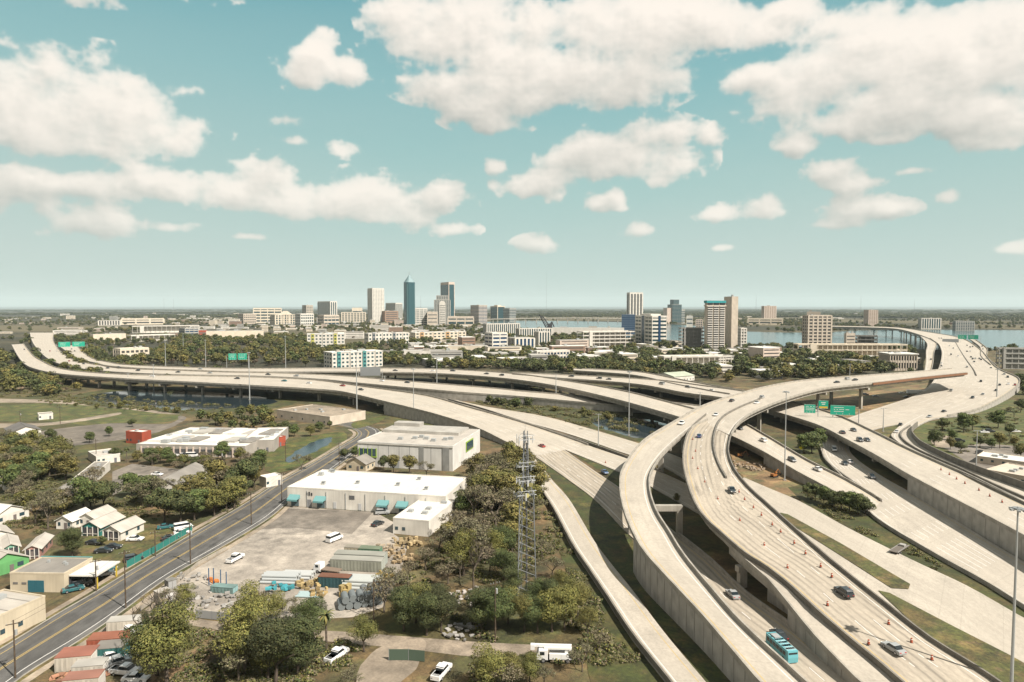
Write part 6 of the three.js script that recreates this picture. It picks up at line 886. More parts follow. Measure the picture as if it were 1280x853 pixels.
    for (let k = 0; k < Math.min(6, Math.floor(w * d / 60)); k++) part('rooftop_unit', g, M.galv, (r() - 0.5) * w * 0.7, h + 0.12, (r() - 0.5) * d * 0.7, 1 + r(), 0.8, 1 + r());
    if (name === 'yellow_store') for (let k = 0; k < 4; k++) part('roof_seam', g, M.greyRoof, -w * 0.4 + k * w * 0.25, h + 0.13, 0, 0.25, 0.05, d * 0.9);
  }
});
function inPoly(x, z, q) { let s = false; for (let m = 0, n = q.length - 1; m < q.length; n = m++) if ((q[m][1] > z) !== (q[n][1] > z) && x < (q[n][0] - q[m][0]) * (z - q[m][1]) / (q[n][1] - q[m][1]) + q[m][0]) s = !s; return s; }
function bounds(q) { const xs = q.map((p) => p[0]), zs = q.map((p) => p[1]); return [Math.min(...xs), Math.max(...xs), Math.min(...zs), Math.max(...zs)]; }
const footprints = [...CITY.map((c) => [c[2], c[3], Math.max(c[4], c[5]) * 0.6]), ...NEAR.map((c) => [c[2], c[3], Math.max(c[4], c[5]) * 0.6])];
const clear = (x, z, r) => footprints.every(([a, b, c]) => Math.hypot(a - x, b - z) > c + r);
const WORD = { white: 'white', cream: 'cream', tan: 'tan', pink: 'pinkish', grey: 'grey', brown: 'brown' };
function landmark(x, z, list) { let best = 1e9, n = ''; for (const c of list) { const d = Math.hypot(c[2] - x, c[3] - z); if (d < best) { best = d; n = c[0]; } } return n.replace(/_/g, ' '); }
SCATTER.forEach(([label, group, q, n], si) => {
  const r = rng(4000 + si), [x0, x1, z0, z1] = bounds(q); let made = 0;
  for (let t = 0; t < n * 40 && made < n; t++) {
    const u = r(), x = x0 + r() * (x1 - x0), z = z1 + (z0 - z1) * u, far = -z / 1000; if (!inPoly(x, z, q)) continue;
    const w = 14 + r() * r() * 60 * Math.min(1.6, far), d = 12 + r() * 26, big = r() < 0.14, h = big ? 10 + r() * 12 : 4 + r() * 5; if (!clear(x, z, Math.max(w, d) * 0.5) || inRoad(x, z, '', 99) || inPoly(x, z, RIVER)) continue;
    const wk = ['white', 'cream', 'white', 'tan', 'white', 'pink', 'grey', 'brown', 'cream'][Math.floor(r() * 9)], g = thing('city_building', `${h > 9 ? 'taller' : 'low'} ${WORD[wk]} building near the ${landmark(x, z, CITY)}`, 'building', [x, 0, z], (r() < 0.5 ? 0.35 : 0.15) + (r() - 0.5) * 0.12); g.userData.group = g.userData.label.replace('building', 'buildings');
    part('wall', g, wallMat(wk), 0, 0, 0, w, h, d); part('roof', g, r() < 0.62 ? M.whiteRoof : r() < 0.5 ? M.paleRoof : M.greyRoof, 0, h + 0.02, 0, w + 0.5, 0.5, d + 0.5);
    const fl = Math.max(1, Math.round(h / 4)); for (let k = 0; k < fl; k++) part('window_band', g, glassMat('dkgrey'), 0, k * h / fl + 1.2, 0, w * 0.9, h / fl * 0.34, d + 0.16);
    if (w > 24) part('rooftop_unit', g, M.galv, (r() - 0.5) * w * 0.5, h + 0.5, 0, 4, 2, 4); footprints.push([x, z, Math.max(w, d) * 0.55]); made++;
  }
});
// ---------------------------------------------------------------- trees: tapered trunk with limbs, crown of leaf-sized faces in clumps
function leafCloud(r, lobes, n, size, cols, gaps = 0.3) {
  const p = [], nn = [], c = [], uv = [], tot = lobes.reduce((s, l) => s + l[3] * l[3], 0);
  for (const [lx, ly, lz, R] of lobes) {
    const k = Math.round(n * R * R / tot), sd = r() * 50, lt = 0.75 + r() * 0.5;
    for (let i = 0; i < k; i++) {
      let a = r() * 6.283, u = r() * 2 - 1; const s = Math.sqrt(1 - u * u), d = [s * Math.cos(a), u, s * Math.sin(a)];
      const bump = noise3(d[0] * 2.2 + sd, d[1] * 2.2, d[2] * 2.2); if (bump < gaps && r() < 0.8) continue;
      const q = R * (0.62 + 0.5 * bump + 0.12 * r()) * (r() < 0.25 ? 0.5 + 0.5 * r() : 1), o = [lx + d[0] * q, ly + d[1] * q * 0.82, lz + d[2] * q];
      const w = size * (0.6 + r() * 0.8), t1 = [r() - 0.5 - d[0] * 0.3, (r() - 0.5) * 0.8, r() - 0.5 - d[2] * 0.3], l1 = Math.hypot(...t1) || 1, A = t1.map((v) => v / l1 * w);
      let B = [d[1] * A[2] - d[2] * A[1] + (r() - 0.5) * w * 0.6, d[2] * A[0] - d[0] * A[2] + (r() - 0.5) * w * 0.6, d[0] * A[1] - d[1] * A[0] + (r() - 0.5) * w * 0.6];
      const v = [[o[0] - A[0] * 0.6, o[1] - A[1] * 0.6, o[2] - A[2] * 0.6], [o[0] + A[0] * 0.6, o[1] + A[1] * 0.6, o[2] + A[2] * 0.6], [o[0] + B[0], o[1] + B[1], o[2] + B[2]]];
      const n0 = [A[1] * B[2] - A[2] * B[1], A[2] * B[0] - A[0] * B[2], A[0] * B[1] - A[1] * B[0]], L = Math.hypot(...n0) || 1, sg = (n0[0] * d[0] + n0[1] * d[1] + n0[2] * d[2]) < 0 ? -1 : 1;
      const N = n0.map((x, j) => x / L * sg * 0.6 + d[j] * 0.6), NL = Math.hypot(...N) || 1, col = cols[Math.floor(r() * cols.length)], kk = lt * (0.8 + r() * 0.4);
      if (sg < 0) v.reverse();
      for (const P of v) { p.push(...P); nn.push(N[0] / NL, N[1] / NL, N[2] / NL); c.push(col[0] * kk, col[1] * kk, col[2] * kk); uv.push(0, 0); }
    }
  }
  const g = new THREE.BufferGeometry(); g.setAttribute('position', new THREE.Float32BufferAttribute(p, 3)); g.setAttribute('normal', new THREE.Float32BufferAttribute(nn, 3)); g.setAttribute('color', new THREE.Float32BufferAttribute(c, 3)); g.setAttribute('uv', new THREE.Float32BufferAttribute(uv, 2)); return g;
}
const leafMat = new THREE.MeshStandardMaterial({ vertexColors: true, roughness: 0.9, side: THREE.DoubleSide });
const GREENS = {
  o: [[0.047, 0.062, 0.016], [0.062, 0.076, 0.020], [0.036, 0.049, 0.014], [0.082, 0.085, 0.025]],
  y: [[0.130, 0.119, 0.025], [0.102, 0.098, 0.022], [0.157, 0.136, 0.038], [0.078, 0.082, 0.020]],
  b: [[0.147, 0.111, 0.068], [0.114, 0.090, 0.054], [0.104, 0.093, 0.041], [0.169, 0.133, 0.090]],
};
function limbs(m, r, from, dir, len, rad, depth, tips) {
  const to = [from[0] + dir[0] * len, from[1] + dir[1] * len, from[2] + dir[2] * len]; m.rod(from, to, rad, rad * 0.62, rad > 0.06 ? 6 : 3);
  if (depth === 0) { tips.push(to); return; }
  const n = depth > 2 ? 3 : 3 + Math.floor(r() * 2); for (let i = 0; i < n; i++) { const a = r() * 6.283, sp = 0.45 + r() * 0.55, d = [dir[0] + Math.cos(a) * sp, dir[1] * 0.9 + 0.12 + (r() - 0.4) * 0.3, dir[2] + Math.sin(a) * sp], l = Math.hypot(...d); limbs(m, r, to, d.map((v) => v / l), len * (0.62 + r() * 0.22), rad * 0.58, depth - 1, tips); }
}
function treeKind(kind, seed, n, size, detail) {
  const r = rng(seed), g = new THREE.Group(), m = new MB(), tips = [], bare = kind === 'b', lobes = [];
  if (kind === 'd') { limbs(m, r, [0, 0, 0], [0.04, 1, 0.03], 3.6, 0.22, 4, tips); m.mesh('trunk', M.greyBark, g); const t = new THREE.Mesh(leafCloud(r, tips.slice(0, 14).map((q) => [...q, 0.4]), 160, 0.22, GREENS.b), leafMat); t.name = 'crown'; g.add(t); return g; }
  limbs(m, r, [0, -0.1, 0], [(r() - 0.5) * 0.12, 1, (r() - 0.5) * 0.12], bare ? 2.5 : 2.6, 0.24, detail ? (bare ? 5 : 2) : (bare ? 2 : 1), tips); m.mesh('trunk', bare ? M.greyBark : M.bark, g);
  if (bare) { for (const q of tips) if (r() < 0.5) lobes.push([q[0], q[1], q[2], 0.35 + r() * 0.4]); }
  else { const wide = kind === 'y' ? 2.6 : 3.1, N = kind === 'y' ? 13 : 15; for (let i = 0; i < N; i++) { const a = r() * 6.283, q = Math.sqrt(r()) * wide, y = 3.6 + r() * 4.6, f = 1 - Math.abs(y - 5.6) / 5; lobes.push([Math.cos(a) * q * f, y, Math.sin(a) * q * f, 1.1 + r() * 0.9]); } lobes.push([0, 8.2, 0, 1.2], [0.4, 5.4, 0.2, 2.1]); }
  const tw = 0.75 + r() * 0.6, tg = 0.9 + r() * 0.25, cols = GREENS[kind].map((q) => [q[0] * tw, q[1] * tw * tg, q[2] * tw]), crown = new THREE.Mesh(leafCloud(r, lobes, n, size, cols, kind === 'y' ? 0.36 : 0.3), leafMat); crown.name = 'crown'; g.add(crown); return g;
}
function palm(seed) {
  const r = rng(seed), g = new THREE.Group(), m = new MB(); for (let i = 0; i < 8; i++) m.rod([Math.sin(i * 0.12) * 0.3, i, 0], [Math.sin((i + 1) * 0.12) * 0.3, i + 1, 0], 0.24 - i * 0.006, 0.24 - i * 0.006 - 0.006, 7); m.mesh('trunk', M.greyBark, g);
  const c = new MB(); for (let i = 0; i < 46; i++) {
    const a = r() * 6.283, e = -0.7 + r() * 1.7, L = 1.7 + r() * 0.7; c.col = GREENS[r() < 0.25 ? 'y' : 'o'][Math.floor(r() * 4)]; let P = [0.25, 8, 0], el = e;
    for (let k = 0; k < 5; k++) { const Q = [P[0] + Math.cos(a) * Math.cos(el) * L / 5, P[1] + Math.sin(el) * L / 5, P[2] + Math.sin(a) * Math.cos(el) * L / 5], w = 0.34 * (1 - k / 6), w2 = 0.34 * (1 - (k + 1) / 6), s = [-Math.sin(a), -0.25, Math.cos(a)]; for (const q of [-1, 1]) c.quad(P, Q, [Q[0] + s[0] * w2 * q, Q[1] - 0.18 * w2 * 2, Q[2] + s[2] * w2 * q], [P[0] + s[0] * w * q, P[1] - 0.18 * w * 2, P[2] + s[2] * w * q]); P = Q; el -= 0.32; }
  }
  c.mesh('crown', leafMat, g); return g;
}
const NEARKIND = {}, MIDKIND = {};
for (const k of ['o', 'y', 'b']) { NEARKIND[k] = [0, 1, 2, 3].map((i) => treeKind(k, 100 + i * 7 + k.charCodeAt(0), k === 'b' ? 1500 : k === 'y' ? 4200 : 6200, k === 'b' ? 0.26 : 0.36, true)); MIDKIND[k] = [0, 1, 2, 3].map((i) => treeKind(k, 300 + i * 9 + k.charCodeAt(0), k === 'b' ? 420 : 620, k === 'b' ? 0.7 : 0.95, false)); }
for (const k of ['o', 'y']) NEARKIND[k + k] = [0, 1, 2].map((i) => treeKind(k, 500 + i * 11 + k.charCodeAt(0), k === 'y' ? 13000 : 20000, 0.165, true));
NEARKIND.p = [palm(3)]; MIDKIND.p = NEARKIND.p; NEARKIND.d = [treeKind('d', 31, 0, 0, true)]; MIDKIND.d = NEARKIND.d;
const treeNames = { o: ['broadleaf_tree', 'dark green leafy tree'], y: ['young_leaf_tree', 'yellow green young-leaved tree'], b: ['bare_tree', 'bare brown winter tree'], p: ['palm_tree', 'palm tree with a round head of fronds'], d: ['dead_tree', 'dead grey tree with naked limbs'] };
const treeCount = {};
function plant(kind, x, z, h, near, where, group, r) {
  const src = (near ? NEARKIND : MIDKIND)[near && z > -190 && NEARKIND[kind + kind] ? kind + kind : kind], g = src[Math.floor(r() * src.length)].clone(), [n, l] = treeNames[kind]; g.name = numbered(n); g.position.set(x, 0, z); g.rotation.y = r() * 6.283; const s = h / 9.6; g.scale.set(s * (1 + r() * 0.35), s, s * (1 + r() * 0.35)); scene.add(g);
  tag(g, `${h > 11 ? 'tall' : h < 7 ? 'small' : 'middling'} ${l} near the ${landmark(x, z, near || z > -520 ? [...NEAR, ...CITY] : CITY)}`, 'tree'); g.userData.group = g.userData.label.replace(/^(tall|small|middling) /, '').replace(' tree', ' trees'); treeCount[kind] = (treeCount[kind] || 0) + 1; return g;
}
{
  const r = rng(51), zone = (x, z) => x > -12 && z > -300 && x < 60 ? ['in the thicket below the lattice tower', 'trees of the thicket below the tower'] : z > -175 && x < 0 ? ['beside the side lane and yard', 'trees along the side lane'] : x < -60 ? ['around the bungalows and school', 'trees around the bungalows'] : x > 100 ? ['between the ramps on the right', 'trees between the right ramps'] : ['beside the warehouse', 'trees beside the warehouse'];
  for (const [x, z, h, k] of TREES) plant(k, x, z, h * (0.92 + r() * 0.16), true, ...zone(x, z), r);
  const extra = { o: [], y: [], b: [] };
  WOODS.forEach(([name, q, n, h0, h1, mix], wi) => {
    const rr = rng(7000 + wi), [x0, x1, z0, z1] = bounds(q); let made = 0;
    for (let t = 0; t < n * 60 && made < n; t++) { const x = x0 + rr() * (x1 - x0), z = z0 + rr() * (z1 - z0); if (!inPoly(x, z, q) || (rr() < 0.9 && noise3(x * 0.02, z * 0.02, 3) < 0.36) || !clear(x, z, 0) || inRoad(x, z, '', 99)) continue; const k = mix[Math.floor(rr() * mix.length)], h = h0 + rr() * (h1 - h0); made++; if ((treeCount[k] || 0) < 230 && (-z < 900 || made % 3 === 0)) plant(k, x, z, h, -z < 330, 'in the ' + name, name, rr); else extra[k].push([x, z, h]); }
  });
  // the rest of the woods and the suburbs' trees, out to the far shore: too many and too small to count
  const rr = rng(88);
  for (let t = 0; t < 26000; t++) {
    const d = 650 + 4800 * rr() ** 1.5, a = (rr() - 0.5) * 1.7, x = Math.sin(a) * d, z = -Math.cos(a) * d, w = fbm(x * 0.0035 + 9, z * 0.0035, 2, 4);
    if (w < 0.44 + 0.1 * rr() || inPoly(x, z, RIVER) || !clear(x, z, 2) || (d < 1900 && inRoad(x, z, '', 99))) continue; if (d < 760 && rr() < 0.5) continue;
    extra[['o', 'o', 'y', 'b'][Math.floor(rr() * 4)]].push([x, z, 7 + rr() * 6]);
  }
  const M4 = new THREE.Matrix4(), Q = new THREE.Quaternion(), V = new THREE.Vector3(), S = new THREE.Vector3(), Y = new THREE.Vector3(0, 1, 0);
  for (const k of ['o', 'y', 'b']) for (let v = 0; v < 4; v++) {
    const list = extra[k].filter((_, i) => i % 4 === v); if (!list.length) continue; const src = MIDKIND[k][v].children[1];
    const im = new THREE.InstancedMesh(src.geometry, leafMat, list.length); im.name = numbered('distant_woodland'); list.forEach(([x, z, h], i) => { const s = h / 9.6 * (1 + rr() * 0.3); im.setMatrixAt(i, M4.compose(V.set(x, -1.2 * s, z), Q.setFromAxisAngle(Y, rr() * 6.283), S.set(s * 1.25, s, s * 1.25))); });
    stuff(tag(im, { o: 'dark green far woodland and suburb trees', y: 'yellow green far woodland and suburb trees', b: 'brown bare far woodland and suburb trees' }[k] + ' spread to the horizon', 'woodland', 'far woodland')); scene.add(im);
  }
  // woods out to the horizon: low canopy masses
  const far = new THREE.InstancedMesh(MIDKIND.o[0].children[1].geometry, leafMat, 5200); far.name = 'horizon_forest'; let fi = 0;
  for (let t = 0; t < 60000 && fi < 5200; t++) { const d = 5000 + 15000 * rr() ** 1.7, a = (rr() - 0.5) * 1.62, x = Math.sin(a) * d, z = -Math.cos(a) * d; if (inPoly(x, z, RIVER) || fbm(x * 0.0008, z * 0.0008, 6, 3) < 0.42) continue; const s = 1.2 + rr() * 0.7; far.setMatrixAt(fi++, M4.compose(V.set(x, -3, z), Q.setFromAxisAngle(Y, rr() * 6.283), S.set(s * (3 + d / 2500), s * 1.15, s * (3 + d / 2500)))); }
  far.count = fi; stuff(tag(far, 'dark forest canopy reaching the horizon', 'forest')); scene.add(far);
  // undergrowth: shrubs and weeds on the unmown ground, and grass tufts
  const shrub = leafCloud(rng(5), [[0, 0.4, 0, 0.7], [0.5, 0.3, 0.3, 0.5], [-0.4, 0.35, 0.4, 0.55]], 150, 0.26, [...GREENS.y, ...GREENS.b, ...GREENS.o]), spots = [], brush = BRUSH;
  brush.forEach(([q, n, h]) => { const [x0, x1, z0, z1] = bounds(q); for (let i = 0, t = 0; i < n && t < n * 12; t++) { const x = x0 + rr() * (x1 - x0), z = z0 + rr() * (z1 - z0); if (!inPoly(x, z, q) || noise3(x * 0.12, z * 0.12, 5) < 0.4 || inRoad(x, z, '', 99)) continue; spots.push([x, z, h * (0.4 + rr())]); i++; } });
  const im = new THREE.InstancedMesh(shrub, leafMat, spots.length); im.name = 'undergrowth'; spots.forEach(([x, z, h], i) => im.setMatrixAt(i, M4.compose(V.set(x, 0, z), Q.setFromAxisAngle(Y, rr() * 6.283), S.set(h * 1.2, h, h * 1.2)))); stuff(tag(im, 'low brown and green scrub covering the unmown ground', 'undergrowth')); scene.add(im);
}
// ---------------------------------------------------------------- vehicles, built facing +z
const PAINT = { white: [0.62, 0.61, 0.59], black: [0.018, 0.019, 0.021], grey: [0.27, 0.275, 0.27], blue: [0.03, 0.07, 0.16], red: [0.22, 0.02, 0.015], teal: [0.02, 0.10, 0.11] };
const paint = (c) => { const m = new THREE.MeshPhysicalMaterial({ roughness: 0.42, clearcoat: 0.7, clearcoatRoughness: 0.12 }); m.color.setRGB(...PAINT[c]); return m; };
const PAINTS = Object.fromEntries(Object.keys(PAINT).map((c) => [c, paint(c)]));
const carGlass = mat(0.015, 0.02, 0.022, { roughness: 0.06 }), tyreMat = mat(0.018, 0.018, 0.018, { roughness: 0.9 }), rimMat = mat(0.42, 0.42, 0.43, { roughness: 0.35, metalness: 0.7 }), lampMat = mat(0.75, 0.75, 0.7, { roughness: 0.15 }), tailMat = mat(0.35, 0.02, 0.015, { roughness: 0.3 });
function profile(pts, w, bevel) { // side outline in (z, y), spread across x
  const s = new THREE.Shape(pts.map(([z, y]) => new THREE.Vector2(z, y))), g = new THREE.ExtrudeGeometry(s, { depth: w - 2 * bevel, bevelEnabled: true, bevelSize: bevel, bevelThickness: bevel, bevelSegments: 2, curveSegments: 4 });
  g.translate(0, 0, -(w - 2 * bevel) / 2); g.rotateY(-Math.PI / 2); return g;
}
const SHAPES = {
  sedan: { body: [[-2.25, 0.35], [2.2, 0.32], [2.3, 0.55], [2.15, 0.72], [1.0, 0.9], [-1.5, 0.95], [-2.2, 0.9], [-2.3, 0.6]], cab: [[-1.75, 0.93], [-1.0, 1.38], [0.25, 1.42], [1.15, 0.9]], roof: [[-1.05, 1.36], [-0.9, 1.43], [0.2, 1.46], [0.35, 1.39]], w: 1.82, L: 1.38 },
  suv: { body: [[-2.3, 0.4], [2.25, 0.4], [2.35, 0.7], [2.2, 0.95], [1.1, 1.08], [-2.25, 1.1], [-2.35, 0.7]], cab: [[-2.2, 1.08], [-1.95, 1.66], [0.25, 1.7], [1.2, 1.06]], roof: [[-2.0, 1.64], [-1.85, 1.74], [0.2, 1.76], [0.4, 1.66]], w: 1.92, L: 1.42 },
  van: { body: [[-2.7, 0.4], [2.45, 0.4], [2.6, 0.8], [2.3, 1.15], [1.7, 1.3], [-2.7, 1.3]], cab: [[-2.66, 1.28], [-2.6, 2.05], [1.2, 2.1], [1.95, 1.26]], roof: [[-2.62, 1.6], [-2.62, 2.14], [1.0, 2.2], [1.3, 2.06], [0.6, 1.6]], w: 2.0, L: 1.7 },
  pickup: { body: [[-2.8, 0.5], [2.65, 0.48], [2.8, 0.85], [2.6, 1.1], [1.35, 1.18], [-0.55, 1.18], [-0.6, 1.14], [-2.8, 1.14]], cab: [[-0.75, 1.14], [-0.6, 1.82], [0.75, 1.86], [1.5, 1.15]], roof: [[-0.66, 1.78], [-0.55, 1.9], [0.7, 1.93], [0.9, 1.82]], w: 1.98, L: 1.75 },
};
const wheelGeo = (() => { const g = new THREE.CylinderGeometry(0.33, 0.33, 0.24, 16); g.rotateZ(Math.PI / 2); return g; })(), rimGeo = (() => { const g = new THREE.CylinderGeometry(0.2, 0.2, 0.25, 10); g.rotateZ(Math.PI / 2); return g; })();
const carSrc = {};
function car(kind, colour, simple) {
  const key = kind + colour + simple; if (carSrc[key]) return carSrc[key].clone();
  const s = SHAPES[kind], g = new THREE.Group(), add = (n, geo, m, p = g) => { const o = new THREE.Mesh(geo, m); o.name = n; p.add(o); return o; };
  s.geo ??= [profile(s.body, s.w, 0.1), profile(s.cab, s.w - 0.22, 0.12), profile(s.roof, s.w - 0.26, 0.1)];
  add('body', s.geo[0], PAINTS[colour]); add('windows', s.geo[1], carGlass); add('roof', s.geo[2], PAINTS[colour]);
  if (!simple) {
    for (const x of [-1, 1]) for (const z of [-1, 1]) { const w = add('wheel', wheelGeo, tyreMat); w.position.set(x * (s.w / 2 - 0.08), 0.33, z * s.L); add('rim', rimGeo, rimMat, w); }
    for (const x of [-1, 1]) { const b = (n, m, z, y) => { const o = new THREE.Mesh(new MB().box(0, 0, 0, 0.36, 0.16, 0.08).geo(), m); o.name = n; o.position.set(x * (s.w / 2 - 0.32), y, z); g.add(o); }; b('headlight', lampMat, s.body[2][0] + 0.06, 0.62); b('tail_light', tailMat, -s.body[2][0] - 0.06, 0.68); b('door_mirror', PAINTS[colour], s.cab[3][0] - 0.35, s.cab[0][1] + 0.02); g.children[g.children.length - 1].position.x = x * (s.w / 2 + 0.12); }
    if (kind === 'pickup') { part('load_bed', g, M.black, 0, 1.1, -1.75, 1.6, 0.14, 1.9); }
    part('front_bumper', g, mat(0.05, 0.05, 0.05), 0, 0.32, s.body[2][0] + 0.02, s.w - 0.3, 0.14, 0.16);
  }
  carSrc[key] = g; return g.clone();
}
const kindWord = { sedan: 'sedan', suv: 'sport utility car', van: 'panel van', pickup: 'pickup truck' };
const roadWord = { cone_flyover: 'on the coned flyover', merged_flyover: 'on the high joined flyover', curved_flyover: 'on the curved white flyover', lower_roadway: 'on the roadway between the flyovers', right_overpass: 'on the broad overpass', viaduct_ramp: 'on the ramp viaduct', river_bridge: 'on the river bridge approach', walled_ramp: 'on the ramp by the noise wall', left_loop_ramp: 'on the loop ramp', right_side_ramp: 'on the side ramp', left_viaduct: 'on the long left viaduct', middle_viaduct: 'on the middle carriageway' };
for (const [x, z, y, head, kind, colour, road] of TRAFFIC) {
  const h0 = y + (road === 'merged_flyover' ? 0.03 : road === 'left_viaduct' ? 0.02 : 0.03), flip = noise3(x * 3.1, z * 2.7, 1) < 0.5 ? Math.PI : 0;
  if (kind === 'bus') {
    const g = thing('city_bus', 'pale teal city bus with a white roof on the roadway between the flyovers', 'bus', [x, h0, z], head), tb = mat(0.10, 0.30, 0.335, { roughness: 0.4 }), geo = profile([[-5.4, 0.35], [5.4, 0.35], [5.5, 1.4], [5.3, 2.9], [-5.4, 2.9], [-5.5, 1.4]], 2.5, 0.12), b = new THREE.Mesh(geo, tb); b.name = 'body'; g.add(b); g.scale.set(0.9, 0.85, 0.72);
    for (const s of [-1, 1]) for (let k = 0; k < 6; k++) part('window', g, carGlass, s * 1.24, 1.5, -4.3 + k * 1.6, 0.08, 0.95, 1.35); part('windscreen', g, carGlass, 0, 1.3, 5.46, 2.1, 1.3, 0.12); part('roof_panel', g, mat(0.36, 0.45, 0.45), 0, 2.9, 0, 2.2, 0.12, 10); part('roof_unit', g, M.galv, 0, 3.0, -3, 1.5, 0.3, 2.4);
    for (const s of [-1, 1]) for (const q of [-3.4, 3.2]) { const w = new THREE.Mesh(wheelGeo, tyreMat); w.name = 'wheel'; w.scale.setScalar(1.45); w.position.set(s * 1.1, 0.48, q); g.add(w); } continue;
  }
  const far = Math.hypot(x, z) > 420, g = car(kind, colour, far); g.name = numbered(kind === 'suv' ? 'utility_car' : kind === 'sedan' ? 'sedan_car' : kind === 'van' ? 'panel_van' : 'pickup_truck'); g.position.set(x, h0, z); g.rotation.y = head + flip; scene.add(g);
  tag(g, `${colour} ${kindWord[kind]} driving ${roadWord[road] || 'on the at grade roadway'}`, kind === 'van' ? 'van' : 'car', `${colour} cars ${roadWord[road] || 'on the roadway'}`);
}
for (const [x, z, a, kind, colour, where] of PARKED) {
  const g = car(kind, colour, Math.hypot(x, z) > 420); g.name = numbered(kind === 'suv' ? 'parked_utility_car' : kind === 'sedan' ? 'parked_car' : kind === 'van' ? 'parked_van' : 'parked_pickup'); g.position.set(x, 0.09, z); g.rotation.y = a; scene.add(g);
  tag(g, `${colour} ${kindWord[kind]} parked ${where}`, kind === 'van' ? 'van' : kind === 'pickup' ? 'truck' : 'car', `vehicles parked ${where}`);
}
// bucket truck by the lane, semi trailer on the works road, flatbed beside the yard
function truckCab(g, z, m) { const o = new THREE.Mesh(profile([[z - 0.9, 0.6], [z + 1.1, 0.6], [z + 1.15, 1.3], [z + 0.7, 2.4], [z - 0.9, 2.5]], 2.2, 0.1), m); o.name = 'cab'; g.add(o); part('windscreen', o, carGlass, 0, 1.5, z + 0.98, 1.9, 0.75, 0.1); for (const s of [-1, 1]) part('side_window', o, carGlass, s * 1.09, 1.55, z + 0.1, 0.08, 0.65, 0.9); }
function truckWheels(g, zs, sc = 1.4) { for (const z of zs) for (const s of [-1, 1]) { const w = new THREE.Mesh(wheelGeo, tyreMat); w.name = 'wheel'; w.scale.setScalar(sc); w.position.set(s * 1.0, 0.33 * sc, z); g.add(w); const r = new THREE.Mesh(rimGeo, rimMat); r.name = 'rim'; w.add(r); } }
{
  const [bx, bz, ba] = SPOTS.bucket_truck, g = thing('bucket_truck', 'white bucket truck with its boom folded over the roof on the side lane', 'truck', [bx, 0.05, bz], ba); truckCab(g, 2.6, PAINTS.white);
  part('chassis', g, M.black, 0, 0.5, 0, 1, 0.25, 6.6); for (const s of [-1, 1]) { part('tool_locker', g, PAINTS.white, s * 0.82, 0.7, -0.9, 0.55, 1.1, 4.4); part('locker_door', g, mat(0.55, 0.54, 0.51), s * 1.1, 0.8, -1.6, 0.06, 0.9, 1.2); } part('turret', g, PAINTS.white, 0, 1.2, -2.2, 0.9, 1.5, 0.9); part('boom', g, PAINTS.white, 0, 2.75, 0.6, 0.5, 0.5, 7.4); part('boom_arm', g, mat(0.6, 0.58, 0.54), 0.5, 2.5, -0.4, 0.35, 0.35, 5.4); part('bucket', g, PAINTS.white, 0, 2.2, 4.6, 0.9, 1.0, 0.8); truckWheels(g, [2.5, -2.3], 1.35);
  const [sx, sz, sa] = SPOTS.semi_trailer, t = thing('semi_truck', 'white semi trailer truck waiting under the unfinished flyover tip', 'truck', [sx, 0.1, sz], sa); truckCab(t, 8.2, PAINTS.blue); part('trailer', t, mat(0.66, 0.66, 0.64), 0, 1.1, 0, 2.5, 2.8, 14); part('chassis', t, M.black, 0, 0.6, 1, 1, 0.4, 15); truckWheels(t, [8.4, 5.6, 4.4, -5, -6.2], 1.5);
  const [fx, fz, fa] = SPOTS.flatbed, fl = thing('yard_truck', 'white flatbed truck nosed up to the grey stacked beams in the yard', 'truck', [fx, 0.1, fz], fa); truckCab(fl, 2.4, PAINTS.white); part('flatbed', fl, mat(0.15, 0.11, 0.08), 0, 1.0, -1.3, 2.3, 0.2, 5); part('chassis', fl, M.black, 0, 0.6, 0, 0.9, 0.3, 6); truckWheels(fl, [2.3, -2], 1.35);
  const [lx, lz, la] = SPOTS.low_trailer, lt = thing('flat_trailer', 'long dark flat trailer parked on the grass strip below the barrier', 'trailer', [lx, 0.1, lz], la); part('deck', lt, mat(0.10, 0.085, 0.07), 0, 0.8, 0, 2.3, 0.2, 9); part('drawbar', lt, M.black, 0, 0.7, 5.2, 0.2, 0.2, 2); for (const s of [-1, 1]) part('side_rail', lt, mat(0.2, 0.19, 0.18), s * 1.1, 1.0, 0, 0.1, 0.18, 9); truckWheels(lt, [-2, -3.2], 1.1); part('load_box', lt, mat(0.25, 0.24, 0.22), 0, 1.0, 2.6, 1.4, 0.5, 1.6);
}
// ---------------------------------------------------------------- traffic cones, masts, poles, signs, tower, yard goods
{
  const g0 = new THREE.Group(); part('base', g0, M.black, 0, 0, 0, 0.62, 0.07, 0.62);
  const drum = new THREE.Mesh(new THREE.CylinderGeometry(0.19, 0.3, 0.98, 12), mat(0.260, 0.053, 0.019, { roughness: 0.6 })); drum.name = 'drum'; drum.position.y = 0.56; g0.add(drum);
  for (const y of [0.5, 0.8]) { const b = new THREE.Mesh(new THREE.CylinderGeometry(0.247 - y * 0.03, 0.262 - y * 0.02, 0.11, 12), M.lane); b.name = 'white_band'; b.position.y = y; g0.add(b); }
  for (const [road, list] of CONES) for (const [x, z, y] of list) { const c = g0.clone(); c.name = numbered('traffic_drum'); c.position.set(x, y + 0.03, z); c.scale.setScalar(0.9); scene.add(c); tag(c, road === 'right_overpass' ? 'orange traffic drum in the line on the broad overpass' : road === 'inner_roadway' ? 'lone orange traffic drum on the at grade roadway' : 'orange traffic drum with white bands on the curving coned flyover', 'traffic drum', 'traffic drums on ' + road.replace(/_/g, ' ')); }
}
